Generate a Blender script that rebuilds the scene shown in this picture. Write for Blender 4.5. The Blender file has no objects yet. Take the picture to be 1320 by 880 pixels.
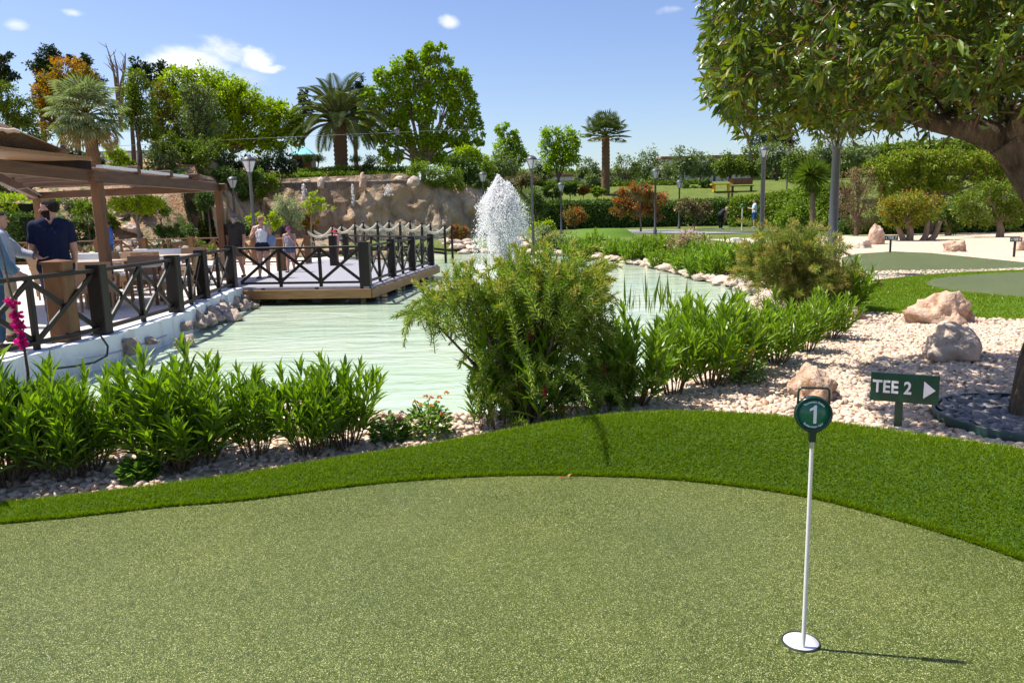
import bpy, bmesh, math, random
import numpy as np
from mathutils import Vector, Matrix, noise as mnoise

random.seed(7)
RNG = np.random.default_rng(11)
scene = bpy.context.scene
COL = scene.collection

# ------------------------------------------------------------------ camera
FPX, W0, H0 = 970.0, 1320.0, 880.0
EYE = 1.3
PITCH = math.atan(162 / FPX)
ROLL = math.atan(0.025)
_F = Vector((0, math.cos(PITCH), -math.sin(PITCH)))
_R0 = Vector((1, 0, 0)); _U0 = Vector((0, math.sin(PITCH), math.cos(PITCH)))
_R = math.cos(ROLL) * _R0 - math.sin(ROLL) * _U0
_U = math.sin(ROLL) * _R0 + math.cos(ROLL) * _U0
CAMP = Vector((0, 0, EYE))
cd = bpy.data.cameras.new('camera'); cam = bpy.data.objects.new('camera', cd); COL.objects.link(cam)
cam.matrix_world = Matrix(((_R.x, _U.x, -_F.x, 0), (_R.y, _U.y, -_F.y, 0), (_R.z, _U.z, -_F.z, EYE), (0, 0, 0, 1)))
cd.sensor_width = 36; cd.lens = 36 * FPX / W0; cd.clip_end = 3000; cd.clip_start = 0.05
scene.camera = cam

def ray(px, py):
    return _F + (px - W0 / 2) / FPX * _R + (H0 / 2 - py) / FPX * _U
def at(px, py, z=0.0):            # the point of height z that the photograph shows at a pixel
    d = ray(px, py); t = (z - EYE) / d.z
    return CAMP + d * t
def pt(px, py, Y):                # the point at world depth Y seen at a pixel
    d = ray(px, py); return CAMP + d * (Y / d.y)
def up(x, y, py):                 # height of the vertical through (x, y) at picture row py
    lo, hi = -5, 60
    for _ in range(50):
        m = (lo + hi) / 2
        v = Vector((x, y, m)) - CAMP
        yy = H0 / 2 - v.dot(_U) / v.dot(_F) * FPX if v.dot(_F) > 1e-3 else -1e9
        if yy > py: lo = m
        else: hi = m
    return (lo + hi) / 2

# ------------------------------------------------------------------ helpers: objects
def tag(o, label=None, cat=None, group=None, kind=None):
    if label: o['label'] = label
    if cat: o['category'] = cat
    if group: o['group'] = group
    if kind: o['kind'] = kind
    return o
def thing(name, label, cat, loc=(0, 0, 0), rz=0.0, group=None):
    o = bpy.data.objects.new(name, None); COL.objects.link(o)
    o.location = loc; o.rotation_euler = (0, 0, rz); o.empty_display_size = .1
    return tag(o, label, cat, group)
def copy_tree(o, parent=None):
    c = o.copy(); COL.objects.link(c); c.parent = parent
    for ch in KIDS.get(o.name, []):
        copy_tree(ch, c)
    return c
KIDS = {}
def link(name, me, mat, parent=None):
    o = bpy.data.objects.new(name, me); COL.objects.link(o)
    ms = mat if isinstance(mat, (list, tuple)) else [mat]
    for m in ms: me.materials.append(m)
    if parent is not None:
        o.parent = parent; KIDS.setdefault(parent.name, []).append(o)
    return o

class MB:                          # mesh builder
    def __init__(s): s.v = []; s.f = []; s.sm = []; s.mi = []
    def add(s, vs, fs, smooth=False, mi=0):
        b = len(s.v); s.v.extend([tuple(v) for v in vs])
        for f in fs:
            s.f.append([i + b for i in f]); s.sm.append(smooth); s.mi.append(mi)
        return s
    def beam(s, p0, p1, w, h, upv=(0, 0, 1), mi=0, ch=0.0):
        p0, p1 = Vector(p0), Vector(p1); d = (p1 - p0).normalized(); u = Vector(upv)
        r = d.cross(u)
        if r.length < 1e-5: r = d.cross(Vector((0, 1, 0)))
        r.normalize(); u = r.cross(d).normalized()
        c = min(w, h) * (ch if ch else .08)
        prof = [(-w/2+c, -h/2), (w/2-c, -h/2), (w/2, -h/2+c), (w/2, h/2-c), (w/2-c, h/2), (-w/2+c, h/2), (-w/2, h/2-c), (-w/2, -h/2+c)]
        vs = [p + r * a + u * b for p in (p0, p1) for a, b in prof]
        fs = [[i, (i+1) % 8, (i+1) % 8 + 8, i + 8] for i in range(8)] + [list(range(7, -1, -1)), list(range(8, 16))]
        return s.add(vs, fs, False, mi)
    def box(s, c, d, rz=0.0, mi=0):
        c = Vector(c); ca, sa = math.cos(rz), math.sin(rz)
        b = min(d) * .06; vs = []; x, y, z = [k / 2 for k in d]
        r = Vector((ca, sa, 0))
        return s.beam(c - r * x, c + r * x, 2 * y, 2 * z, (0, 0, 1), mi)
    def tube(s, pts, rad, seg=8, mi=0, cap=True, smooth=True):
        pts = [Vector(p) for p in pts]; n = len(pts)
        if not isinstance(rad, (list, tuple)): rad = [rad] * n
        ref = Vector((0.31, 0.11, .94)); vs = []
        for i, p in enumerate(pts):
            d = (pts[min(i+1, n-1)] - pts[max(i-1, 0)]).normalized()
            if i == 0:
                a = d.cross(ref)
                if a.length < .05: a = d.cross(Vector((1, 0, 0)))
            else:
                a = a - d * a.dot(d)
                if a.length < 1e-4: a = d.cross(ref)
            a.normalize(); b = d.cross(a)
            for k in range(seg):
                t = 2 * math.pi * k / seg
                vs.append(p + (a * math.cos(t) + b * math.sin(t)) * rad[i])
        fs = [[i*seg+k, i*seg+(k+1) % seg, (i+1)*seg+(k+1) % seg, (i+1)*seg+k] for i in range(n-1) for k in range(seg)]
        s.add(vs, fs, smooth, mi)
        if cap:
            s.add(vs[:seg], [list(range(seg))[::-1]], False, mi); s.add(vs[-seg:], [list(range(seg))], False, mi)
        return s
    def lathe(s, c, prof, seg=20, mi=0, smooth=True, axis=None):
        c = Vector(c); n = len(prof)
        ax = Vector(axis or (0, 0, 1)).normalized(); a = ax.orthogonal().normalized(); b = ax.cross(a)
        vs = [c + (a * math.cos(2*math.pi*k/seg) + b * math.sin(2*math.pi*k/seg)) * r + ax * z for r, z in prof for k in range(seg)]
        fs = [[i*seg+k, i*seg+(k+1) % seg, (i+1)*seg+(k+1) % seg, (i+1)*seg+k] for i in range(n-1) for k in range(seg)]
        s.add(vs, fs, smooth, mi)
        return s.add(vs[:seg], [list(range(seg))[::-1]], False, mi).add(vs[-seg:], [list(range(seg))], False, mi)
    def ell(s, c, r, seg=14, ring=9, mi=0, rot=None):
        c = Vector(c); vs = []
        for i in range(ring + 1):
            th = math.pi * i / ring
            for k in range(seg):
                p = Vector((r[0]*math.sin(th)*math.cos(2*math.pi*k/seg), r[1]*math.sin(th)*math.sin(2*math.pi*k/seg), r[2]*math.cos(th)))
                if rot is not None: p = rot @ p
                vs.append(c + p)
        fs = [[i*seg+k, (i+1)*seg+k, (i+1)*seg+(k+1) % seg, i*seg+(k+1) % seg] for i in range(ring) for k in range(seg)]
        return s.add(vs, fs, True, mi)
    def prism(s, poly, z0, z1, mi=0):
        n = len(poly)
        vs = [(p[0], p[1], z0) for p in poly] + [(p[0], p[1], z1) for p in poly]
        fs = [[i, (i+1) % n, (i+1) % n + n, i + n] for i in range(n)] + [list(range(n))[::-1], list(range(n, 2*n))]
        return s.add(vs, fs, False, mi)
    def mesh(s, name, off=(0, 0, 0)):
        me = bpy.data.meshes.new(name)
        o = Vector(off)
        me.from_pydata([(v[0]-o.x, v[1]-o.y, v[2]-o.z) for v in s.v], [], s.f)
        me.polygons.foreach_set('use_smooth', s.sm); me.polygons.foreach_set('material_index', s.mi)
        me.update(); return me
    def build(s, name, mat, parent=None, off=None):
        if off is None: off = parent.location if parent is not None else (0, 0, 0)
        return link(name, s.mesh(name, off), mat, parent)

def np_mesh(name, V, T, attrs=None, smooth=False):       # triangles from arrays
    me = bpy.data.meshes.new(name)
    V = np.ascontiguousarray(V, dtype=np.float32); T = np.ascontiguousarray(T, dtype=np.int32)
    me.vertices.add(len(V)); me.vertices.foreach_set('co', V.ravel())
    k = T.shape[1]
    me.loops.add(T.size); me.loops.foreach_set('vertex_index', T.ravel())
    me.polygons.add(len(T)); me.polygons.foreach_set('loop_start', np.arange(0, T.size, k, dtype=np.int32))
    me.polygons.foreach_set('loop_total', np.full(len(T), k, dtype=np.int32))
    me.polygons.foreach_set('use_smooth', np.full(len(T), smooth))
    for nm, a in (attrs or {}).items():
        at_ = me.attributes.new(nm, 'FLOAT', 'POINT'); at_.data.foreach_set('value', np.ascontiguousarray(a, dtype=np.float32))
    me.update(calc_edges=True); return me

# ------------------------------------------------------------------ leaves
LANCE = (np.array([(0,0,0),(0,.36,.01),(0,.7,-.02),(0,1,-.1),(-.46,.33,.05),(-.34,.68,.02),(.46,.33,.05),(.34,.68,.02)], float),
         np.array([(0,1,4),(0,6,1),(4,1,5),(1,2,5),(1,6,7),(1,7,2),(5,2,3),(2,7,3)]))
DIAM = (np.array([(0,0,0),(.5,.42,.05),(0,1,-.04),(-.5,.42,.05)], float), np.array([(0,1,2),(0,2,3)]))
BLADE = (np.array([(-.5,0,0),(.5,0,0),(0,1,.3)], float), np.array([(0,1,2)]))
HEX = (np.array([(0,0,0),(.42,.25,.05),(.5,.62,.04),(0,1,-.03),(-.5,.62,.04),(-.42,.25,.05)], float), np.array([(0,1,2),(0,2,3),(0,3,4),(0,4,5)]))
def unit(a): return a / np.maximum(np.linalg.norm(a, axis=-1, keepdims=True), 1e-9)
def rdir(n): return unit(RNG.normal(size=(n, 3)))
class LS:                           # leaf set: origins, directions, normals, lengths, widths, tint
    def __init__(s): s.P=[]; s.D=[]; s.N=[]; s.L=[]; s.W=[]; s.T=[]
    def add(s, P, D, N, L, W, T=0.0):
        n = len(P); s.P.append(np.asarray(P, float)); s.D.append(np.asarray(D, float)); s.N.append(np.asarray(N, float))
        s.L.append(np.broadcast_to(np.asarray(L, float), n)); s.W.append(np.broadcast_to(np.asarray(W, float), n)); s.T.append(np.broadcast_to(np.asarray(T, float), n))
    def mesh(s, name, tm=DIAM, off=(0, 0, 0)):
        P = np.concatenate(s.P) - np.array(off, float); D = unit(np.concatenate(s.D)); N = np.concatenate(s.N)
        L = np.concatenate(s.L); Wd = np.concatenate(s.W); T = np.concatenate(s.T)
        S = unit(np.cross(D, N)); Nn = np.cross(S, D)
        tv, tf = tm; n, k = len(P), len(tv)
        V = (P[:, None] + S[:, None] * (tv[None, :, 0:1] * Wd[:, None, None]) + D[:, None] * (tv[None, :, 1:2] * L[:, None, None]) + Nn[:, None] * (tv[None, :, 2:3] * L[:, None, None]))
        F = tf[None] + (np.arange(n) * k)[:, None, None]
        return np_mesh(name, V.reshape(-1, 3), F.reshape(-1, 3), {'rnd': np.repeat(RNG.random(n), k), 'tint': np.repeat(T, k)})

# ------------------------------------------------------------------ materials
def newmat(name):
    m = bpy.data.materials.new(name); m.use_nodes = True
    nt = m.node_tree; nt.nodes.clear()
    out = nt.nodes.new('ShaderNodeOutputMaterial')
    return m, nt, out
def nn(nt, typ, **kw):
    n = nt.nodes.new(typ)
    for k, v in kw.items():
        if k in n.inputs: n.inputs[k].default_value = v
        else: setattr(n, k, v)
    return n
def ramp(nt, fac, stops):
    r = nt.nodes.new('ShaderNodeValToRGB'); cr = r.color_ramp
    while len(cr.elements) < len(stops): cr.elements.new(.5)
    for e, (p, c) in zip(cr.elements, stops): e.position = p; e.color = (*c, 1)
    nt.links.new(fac, r.inputs['Fac']); return r.outputs['Color']
def mix(nt, fac, a, b, mode='MIX'):
    m = nt.nodes.new('ShaderNodeMix'); m.data_type = 'RGBA'; m.blend_type = mode
    for s, v in ((m.inputs[0], fac), (m.inputs[6], a), (m.inputs[7], b)):
        if hasattr(v, 'links') or hasattr(v, 'is_linked'): nt.links.new(v, s)
        elif isinstance(v, (int, float)): s.default_value = v
        else: s.default_value = (*v, 1)
    return m.outputs[2]
def noise_fac(nt, scale, detail=4, rough=.55, co=None, dist=0):
    n = nn(nt, 'ShaderNodeTexNoise'); n.inputs['Scale'].default_value = scale; n.inputs['Detail'].default_value = detail
    n.inputs['Roughness'].default_value = rough; n.inputs['Distortion'].default_value = dist
    if co is None:
        g = nn(nt, 'ShaderNodeTexCoord'); co = g.outputs['Object']
    nt.links.new(co, n.inputs['Vector']); return n.outputs['Fac']
def stretch(nt, sx, sy, sz, src='Object', rot=(0,0,0)):
    g = nn(nt, 'ShaderNodeTexCoord'); mp = nn(nt, 'ShaderNodeMapping'); mp.inputs['Scale'].default_value = (sx, sy, sz); mp.inputs['Rotation'].default_value = rot
    nt.links.new(g.outputs[src], mp.inputs['Vector']); return mp.outputs['Vector']
def surf(name, c1, c2=None, scale=8, rough=.6, spec=.4, bump=0, bscale=40, contrast=(.3, .7), c3=None, st=None, metal=0, coat=0, dist=.02):
    m, nt, out = newmat(name); p = nn(nt, 'ShaderNodeBsdfPrincipled')
    p.inputs['Roughness'].default_value = rough; p.inputs['Specular IOR Level'].default_value = spec; p.inputs['Metallic'].default_value = metal; p.inputs['Coat Weight'].default_value = coat
    co = stretch(nt, *st) if st else None
    if c2 is None: c2 = tuple(x * .75 for x in c1)
    f = noise_fac(nt, scale, 5, .6, co)
    st_ = [(contrast[0], c1), (contrast[1], c2)]
    if c3: st_ = [(contrast[0], c1), (sum(contrast)/2, c3), (contrast[1], c2)]
    nt.links.new(ramp(nt, f, st_), p.inputs['Base Color'])
    if bump:
        b = nn(nt, 'ShaderNodeBump'); b.inputs['Strength'].default_value = bump; b.inputs['Distance'].default_value = dist
        nt.links.new(noise_fac(nt, bscale, 5, .6, co), b.inputs['Height']); nt.links.new(b.outputs['Normal'], p.inputs['Normal'])
    nt.links.new(p.outputs['BSDF'], out.inputs['Surface']); return m
def leafmat(name, cols, tint=(.3, .2, .02), rough=.5, trans=.3, spec=.2, tcol=(1.25, 1.5, .5)):
    m, nt, out = newmat(name)
    a = nn(nt, 'ShaderNodeAttribute', attribute_name='rnd'); t = nn(nt, 'ShaderNodeAttribute', attribute_name='tint')
    n = len(cols); c = ramp(nt, a.outputs['Fac'], [((i + .5) / n, k) for i, k in enumerate(cols)])
    c = mix(nt, t.outputs['Fac'], c, tint)
    p = nn(nt, 'ShaderNodeBsdfPrincipled'); p.inputs['Roughness'].default_value = rough; p.inputs['Specular IOR Level'].default_value = spec
    nt.links.new(c, p.inputs['Base Color'])
    tr = nn(nt, 'ShaderNodeBsdfTranslucent'); nt.links.new(mix(nt, 1.0, c, tcol, 'MULTIPLY'), tr.inputs['Color'])
    mx = nn(nt, 'ShaderNodeMixShader'); mx.inputs[0].default_value = trans
    nt.links.new(p.outputs[0], mx.inputs[1]); nt.links.new(tr.outputs[0], mx.inputs[2]); nt.links.new(mx.outputs[0], out.inputs['Surface'])
    return m
M = {}
M['oleander'] = leafmat('oleander_leaf', [(0.125,0.213,0.010), (0.186,0.300,0.011), (0.251,0.364,0.018), (0.101,0.175,0.011)], rough=.36, trans=.36, spec=.5, tcol=(1.3,1.5,.4))
M['bottle'] = leafmat('bottlebrush_leaf', [(0.131,0.209,0.023), (0.216,0.325,0.035), (0.325,0.419,0.051), (0.108,0.179,0.029)], tint=(.48,.38,.1), rough=.4, trans=.3)
M['lant'] = leafmat('lantana_leaf', [(0.084,0.169,0.020), (0.140,0.260,0.030)], rough=.5)
M['gum'] = leafmat('gum_leaf', [(0.061,0.112,0.014), (0.103,0.161,0.016), (0.174,0.242,0.018), (0.072,0.108,0.022)], tint=(.26,.24,.015), rough=.36, trans=.34, spec=.5, tcol=(1.5,1.5,.3))
M['turf'] = leafmat('turf_blade', [(0.127,0.213,0.002), (0.213,0.295,0.004), (0.286,0.369,0.005), (0.108,0.177,0.003)], rough=.35, trans=.3, spec=.4, tcol=(1.2,1.4,.3))
M['tree_bright'] = leafmat('bright_leaf', [(0.197,0.275,0.003), (0.296,0.383,0.004), (0.394,0.466,0.006)], trans=.4)
M['tree_poplar'] = leafmat('poplar_leaf', [(0.163,0.265,0.007), (0.246,0.347,0.009), (0.358,0.468,0.013)], trans=.35, spec=.35)
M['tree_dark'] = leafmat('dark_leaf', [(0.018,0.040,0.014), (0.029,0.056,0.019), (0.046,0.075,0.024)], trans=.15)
M['tree_mid'] = leafmat('mid_leaf', [(0.084,0.128,0.010), (0.132,0.184,0.014), (0.190,0.247,0.018)], trans=.25)
M['tree_gold'] = leafmat('gold_leaf', [(0.140,0.143,0.012), (0.224,0.195,0.015), (0.098,0.130,0.015)], tint=(.5,.22,.01), trans=.3)
M['tree_olive'] = leafmat('olive_leaf', [(0.111,0.151,0.050), (0.164,0.215,0.072), (0.223,0.272,0.099)], trans=.2)
M['hedge'] = leafmat('hedge_leaf', [(0.109,0.169,0.011), (0.164,0.240,0.016), (0.218,0.297,0.023)], trans=.3)
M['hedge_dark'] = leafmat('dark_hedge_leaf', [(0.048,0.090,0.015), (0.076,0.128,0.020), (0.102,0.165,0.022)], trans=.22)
M['hedge_lime'] = leafmat('lime_leaf', [(0.212,0.290,0.007), (0.317,0.399,0.010), (0.397,0.435,0.014)], tint=(.42,.2,.015), trans=.4)
M['photinia'] = leafmat('red_shoot_leaf', [(0.112,0.130,0.022), (0.154,0.182,0.033), (0.420,0.091,0.028)], tint=(.42,.08,.03), trans=.3)
M['brownbush'] = leafmat('brown_leaf', [(0.160,0.120,0.053), (0.224,0.176,0.075), (0.112,0.112,0.045)], tint=(.5,.3,.22), trans=.2)
M['silver'] = leafmat('silver_leaf', [(.3,.33,.2), (.4,.42,.3), (.22,.28,.12)], tint=(.6,.55,.4), trans=.3)
M['fan'] = leafmat('fan_palm_leaf', [(0.122,0.163,0.065), (0.204,0.245,0.122), (0.275,0.306,0.178)], tint=(.3,.22,.09), trans=.25)
M['feather'] = leafmat('feather_palm_leaf', [(0.065,0.092,0.032), (0.101,0.132,0.043), (0.143,0.173,0.065)], tint=(.25,.2,.05), trans=.2)
M['yucca'] = leafmat('yucca_leaf', [(.12,.17,.02), (.17,.23,.03)], trans=.3)
M['pinkflower'] = leafmat('pink_petal', [(.6,.2,.2), (.7,.34,.3), (.75,.5,.45)], trans=.35, tcol=(1.1,1,1))
M['redflower'] = leafmat('red_stamen', [(.45,.03,.04), (.33,.02,.03), (.55,.07,.06)], trans=.3, tcol=(1.2,.8,.8))
M['magenta'] = leafmat('magenta_petal', [(.55,.01,.2), (.7,.03,.3), (.45,.005,.16)], trans=.4, tcol=(1.2,.8,1))
M['yellowflower'] = leafmat('yellow_petal', [(.75,.35,.05), (.7,.5,.1), (.8,.3,.2)], trans=.3, tcol=(1.1,1,.8))
M['whiteflower'] = leafmat('white_petal', [(.75,.68,.62), (.8,.6,.58)], trans=.3, tcol=(1,1,1))
M['dryleaf'] = surf('dry_leaf', (.35,.14,.03), (.2,.06,.02), 30)
M['bark'] = surf('rough_bark', (.2,.15,.11), (.07,.05,.035), 9, .85, .2, 1.0, 16, st=(2.2, 2.2, .7), dist=.05)
M['gumbark'] = surf('furrowed_gum_bark', (.23,.17,.12), (.055,.04,.03), 7, .9, .15, 1.0, 14, c3=(.13,.1,.07), st=(3,3,.9), dist=.06)
M['twigred'] = surf('reddish_twig', (.22,.08,.05), (.14,.06,.04), 20, .6, .3)
M['twig'] = surf('twig_bark', (.2,.13,.08), (.1,.065,.04), 25, .8, .2, .3, 60)
M['palebark'] = surf('pale_bark', (.3,.22,.15), (.16,.11,.07), 12, .85, .2, .6, 30, st=(2,2,.5))
M['palmbark'] = surf('palm_bark', (.26,.15,.085), (.13,.075,.04), 6, .85, .2, .9, 10, st=(1,1,5), dist=.08)
M['darkwood'] = surf('dark_stained_wood', (.014,.01,.008), (.026,.02,.016), 6, .45, .25, .25, 40, st=(1,1,.25), dist=.004)
M['brownwood'] = surf('brown_stained_wood', (.2,.088,.03), (.1,.043,.015), 5, .5, .4, .3, 30, st=(1,1,.3), dist=.005)
M['brownbeam'] = surf('brown_beam_wood', (.15,.07,.027), (.07,.032,.013), 3, .55, .4, .3, 18, st=(.6,.6,6), dist=.006)
M['tanboard'] = surf('tan_roof_board', (.3,.17,.07), (.2,.1,.04), 3, .55, .3, .3, 20, st=(.5,8,2), dist=.005)
M['fascia'] = surf('fascia_wood', (.36,.2,.085), (.22,.115,.05), 4, .6, .3, .3, 24, st=(.6,.6,6), dist=.005)
M['greydeck'] = None
M['whitewall'] = surf('white_render', (.74,.77,.78), (.5,.49,.44), 2.2, .75, .3, .25, 60, contrast=(.52,.8), st=(1.6,1.6,.5), dist=.004)
M['cream'] = surf('cream_paving', (.62,.56,.48), (.5,.45,.39), 5, .75, .3, .15, 30)
M['lampmetal'] = surf('grey_lamp_metal', (.075,.078,.09), (.06,.062,.07), 20, .45, .5)
M['lampglass'] = surf('lamp_glass', (.55,.56,.58), (.42,.43,.46), 6, .12, .8)
M['rope'] = surf('rope_fibre', (.62,.55,.45), (.42,.36,.29), 60, .9, .2, .5, 150)
M['rattan'] = surf('rattan_weave', (.42,.26,.14), (.22,.12,.06), 90, .6, .4, .8, 90, dist=.01)
M['cushion'] = surf('pale_cushion', (.68,.68,.68), (.6,.6,.6), 8, .85, .2, .2, 60)
M['tabletop'] = surf('pale_table_wood', (.62,.5,.38), (.5,.38,.27), 5, .5, .4, st=(1,8,1))
M['signgreen'] = surf('dark_green_paint', (.006,.05,.028), (.009,.06,.035), 18, .32, .5, .04, 90)
M['greenplastic'] = surf('green_plastic', (.004,.03,.022), (.006,.036,.026), 30, .22, .55)
M['discgreen'] = surf('green_enamel', (.008,.13,.075), (.01,.15,.085), 14, .28, .5)
M['white'] = surf('white_paint', (.8,.8,.82), (.74,.74,.77), 30, .45, .4)
M['polewhite'] = surf('white_fibreglass', (.78,.75,.7), (.7,.67,.62), 12, .35, .5)
M['ferrule'] = surf('grey_metal_ferrule', (.5,.5,.5), (.4,.4,.4), 40, .35, .5, metal=.6)
M['cup'] = surf('white_cup_plastic', (.85,.87,.9), (.8,.82,.86), 10, .35, .5)
M['rubber'] = surf('black_rubber', (.02,.022,.022), (.03,.03,.03), 20, .5, .4)
M['edging'] = surf('dark_green_edging', (.012,.04,.032), (.02,.05,.04), 20, .35, .5)
M['grey'] = surf('grey_plastic', (.4,.41,.42), (.3,.31,.32), 20, .6, .3)
M['turquoise'] = surf('turquoise_roof', (.05,.42,.5), (.08,.5,.55), 10, .5, .4)
M['yellowpaint'] = surf('yellow_paint', (.75,.42,.03), (.65,.34,.02), 10, .5, .4)
M['redroof'] = surf('rusty_tile', (.35,.2,.12), (.22,.12,.07), 6, .8, .2)
M['thatch'] = surf('thatch_straw', (.24,.17,.1), (.1,.07,.045), 30, .95, .1, 1, 60, dist=.05)
M['rock_pink'] = surf('pink_sandstone', (.5,.29,.17), (.3,.14,.07), 6, .85, .2, 1, 18, c3=(.58,.42,.31), dist=.04)
M['rock_grey'] = surf('grey_limestone', (.48,.37,.28), (.26,.19,.14), 6, .85, .2, .8, 22, c3=(.55,.44,.35), dist=.03)
M['rock_pale'] = surf('pale_limestone', (.62,.49,.37), (.42,.3,.2), 4, .85, .2, .9, 14, c3=(.62,.5,.4), dist=.05)
M['rock_wet'] = surf('brown_shore_stone', (.27,.2,.14), (.11,.08,.06), 6, .6, .4, .7, 20, c3=(.4,.32,.25), dist=.03)

def pebmat(name, stops, rough=.55):
    m, nt, out = newmat(name); a = nn(nt, 'ShaderNodeAttribute', attribute_name='rnd')
    c = ramp(nt, a.outputs['Fac'], stops)
    c = mix(nt, .25, c, mix(nt, noise_fac(nt, 60, 4), (.25,.2,.17), (.8,.72,.65)))
    p = nn(nt, 'ShaderNodeBsdfPrincipled', Roughness=rough); nt.links.new(c, p.inputs['Base Color']); nt.links.new(p.outputs[0], out.inputs['Surface']); return m
M['pebble'] = pebmat('cream_pebble', [(0,(.58,.42,.27)), (.2,(.66,.52,.37)), (.4,(.55,.36,.22)), (.55,(.68,.56,.43)), (.7,(.46,.31,.2)), (.82,(.3,.23,.18)), (.92,(.55,.31,.15)), (1,(.72,.62,.5))])
M['brownpebble'] = pebmat('brown_pebble', [(0,(.5,.33,.19)), (.25,(.58,.42,.27)), (.5,(.4,.24,.13)), (.7,(.62,.5,.37)), (.85,(.26,.18,.12)), (1,(.55,.3,.14))])
M['darkpebble'] = pebmat('slate_pebble', [(0,(.03,.036,.05)), (.5,(.05,.06,.08)), (.9,(.08,.09,.11)), (1,(.2,.17,.15))], .5)

def deckmat():
    m, nt, out = newmat('grey_deck_board'); p = nn(nt, 'ShaderNodeBsdfPrincipled', Roughness=.6)
    g = nn(nt, 'ShaderNodeTexCoord'); s = nn(nt, 'ShaderNodeSeparateXYZ'); nt.links.new(g.outputs['Object'], s.inputs[0])
    mu = nn(nt, 'ShaderNodeMath', operation='MULTIPLY'); nt.links.new(s.outputs['Y'], mu.inputs[0]); mu.inputs[1].default_value = 6.9
    fr = nn(nt, 'ShaderNodeMath', operation='FRACT'); nt.links.new(mu.outputs[0], fr.inputs[0])
    gap = nn(nt, 'ShaderNodeMath', operation='LESS_THAN'); nt.links.new(fr.outputs[0], gap.inputs[0]); gap.inputs[1].default_value = .07
    c = ramp(nt, noise_fac(nt, 4, 5, .6, stretch(nt, .5, 7, 1)), [(.3, (.25,.245,.27)), (.7, (.36,.35,.37))])
    nt.links.new(mix(nt, gap.outputs[0], c, (.03,.03,.03)), p.inputs['Base Color']); nt.links.new(p.outputs[0], out.inputs['Surface']); return m
M['greydeck'] = deckmat()

def puttmat():
    m, nt, out = newmat('putting_turf'); p = nn(nt, 'ShaderNodeBsdfPrincipled', Roughness=.5); p.inputs['Specular IOR Level'].default_value = .25
    g = nn(nt, 'ShaderNodeTexCoord')
    v = nn(nt, 'ShaderNodeTexVoronoi', feature='F1'); v.inputs['Scale'].default_value = 460; nt.links.new(g.outputs['Object'], v.inputs['Vector'])
    s = nn(nt, 'ShaderNodeSeparateColor'); nt.links.new(v.outputs['Color'], s.inputs[0])
    c = ramp(nt, s.outputs[0], [(0,(.008,.016,.003)), (.35,(.042,.06,.01)), (.7,(.098,.12,.024)), (.88,(.175,.19,.055)), (1,(.6,.6,.34))])
    big = noise_fac(nt, 1.3, 3)
    c = mix(nt, .5, c, ramp(nt, big, [(.3,(.3,.37,.28)), (.7,(.66,.64,.48))]), 'SOFT_LIGHT')
    mid = noise_fac(nt, 45, 3)
    c = mix(nt, .6, c, ramp(nt, mid, [(.3,(.32,.34,.3)), (.7,(.68,.68,.6))]), 'SOFT_LIGHT')
    nt.links.new(c, p.inputs['Base Color'])
    b = nn(nt, 'ShaderNodeBump'); b.inputs['Strength'].default_value = .7; b.inputs['Distance'].default_value = .004
    nt.links.new(s.outputs[1], b.inputs['Height']); nt.links.new(b.outputs['Normal'], p.inputs['Normal'])
    nt.links.new(p.outputs[0], out.inputs['Surface']); return m
M['putt'] = puttmat()
M['turfbase'] = surf('turf_backing', (.032,.075,.004), (.05,.1,.006), 60, .7, .2, .5, 200, dist=.01)
M['turffar'] = surf('mown_turf', (.07,.14,.006), (.1,.18,.01), 30, .7, .2, .6, 150, c3=(.085,.16,.008), dist=.02)
M['lawn'] = surf('lawn_grass', (.1,.13,.022), (.17,.18,.045), 1.1, .8, .2, 1, 14, c3=(.12,.165,.025), dist=.1)
M['soil'] = surf('dry_soil', (.34,.2,.11), (.08,.11,.03), .8, .9, .15, 1, 6, contrast=(.4,.58), c3=(.4,.27,.17), dist=.15)
M['gravel'] = None
def gravelmat():
    m, nt, out = newmat('gravel_bed'); p = nn(nt, 'ShaderNodeBsdfPrincipled', Roughness=.75)
    g = nn(nt, 'ShaderNodeTexCoord'); v = nn(nt, 'ShaderNodeTexVoronoi', feature='F1'); v.inputs['Scale'].default_value = 20; nt.links.new(g.outputs['Object'], v.inputs['Vector'])
    s = nn(nt, 'ShaderNodeSeparateColor'); nt.links.new(v.outputs['Color'], s.inputs[0])
    c = ramp(nt, s.outputs[0], [(0,(.5,.34,.22)), (.4,(.6,.46,.32)), (.8,(.66,.54,.41)), (1,(.38,.27,.18))])
    nt.links.new(c, p.inputs['Base Color'])
    b = nn(nt, 'ShaderNodeBump'); b.inputs['Strength'].default_value = .9; b.inputs['Distance'].default_value = .03; b.invert = True
    nt.links.new(v.outputs['Distance'], b.inputs['Height']); nt.links.new(b.outputs['Normal'], p.inputs['Normal'])
    nt.links.new(p.outputs[0], out.inputs['Surface']); return m
M['gravel'] = gravelmat()
M['pondbed'] = surf('pond_bed', (.3,.3,.2), (.4,.38,.27), 3, .9, .1)
M['asphalt'] = surf('grey_asphalt', (.2,.2,.21), (.26,.26,.26), 8, .85, .2)
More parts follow.
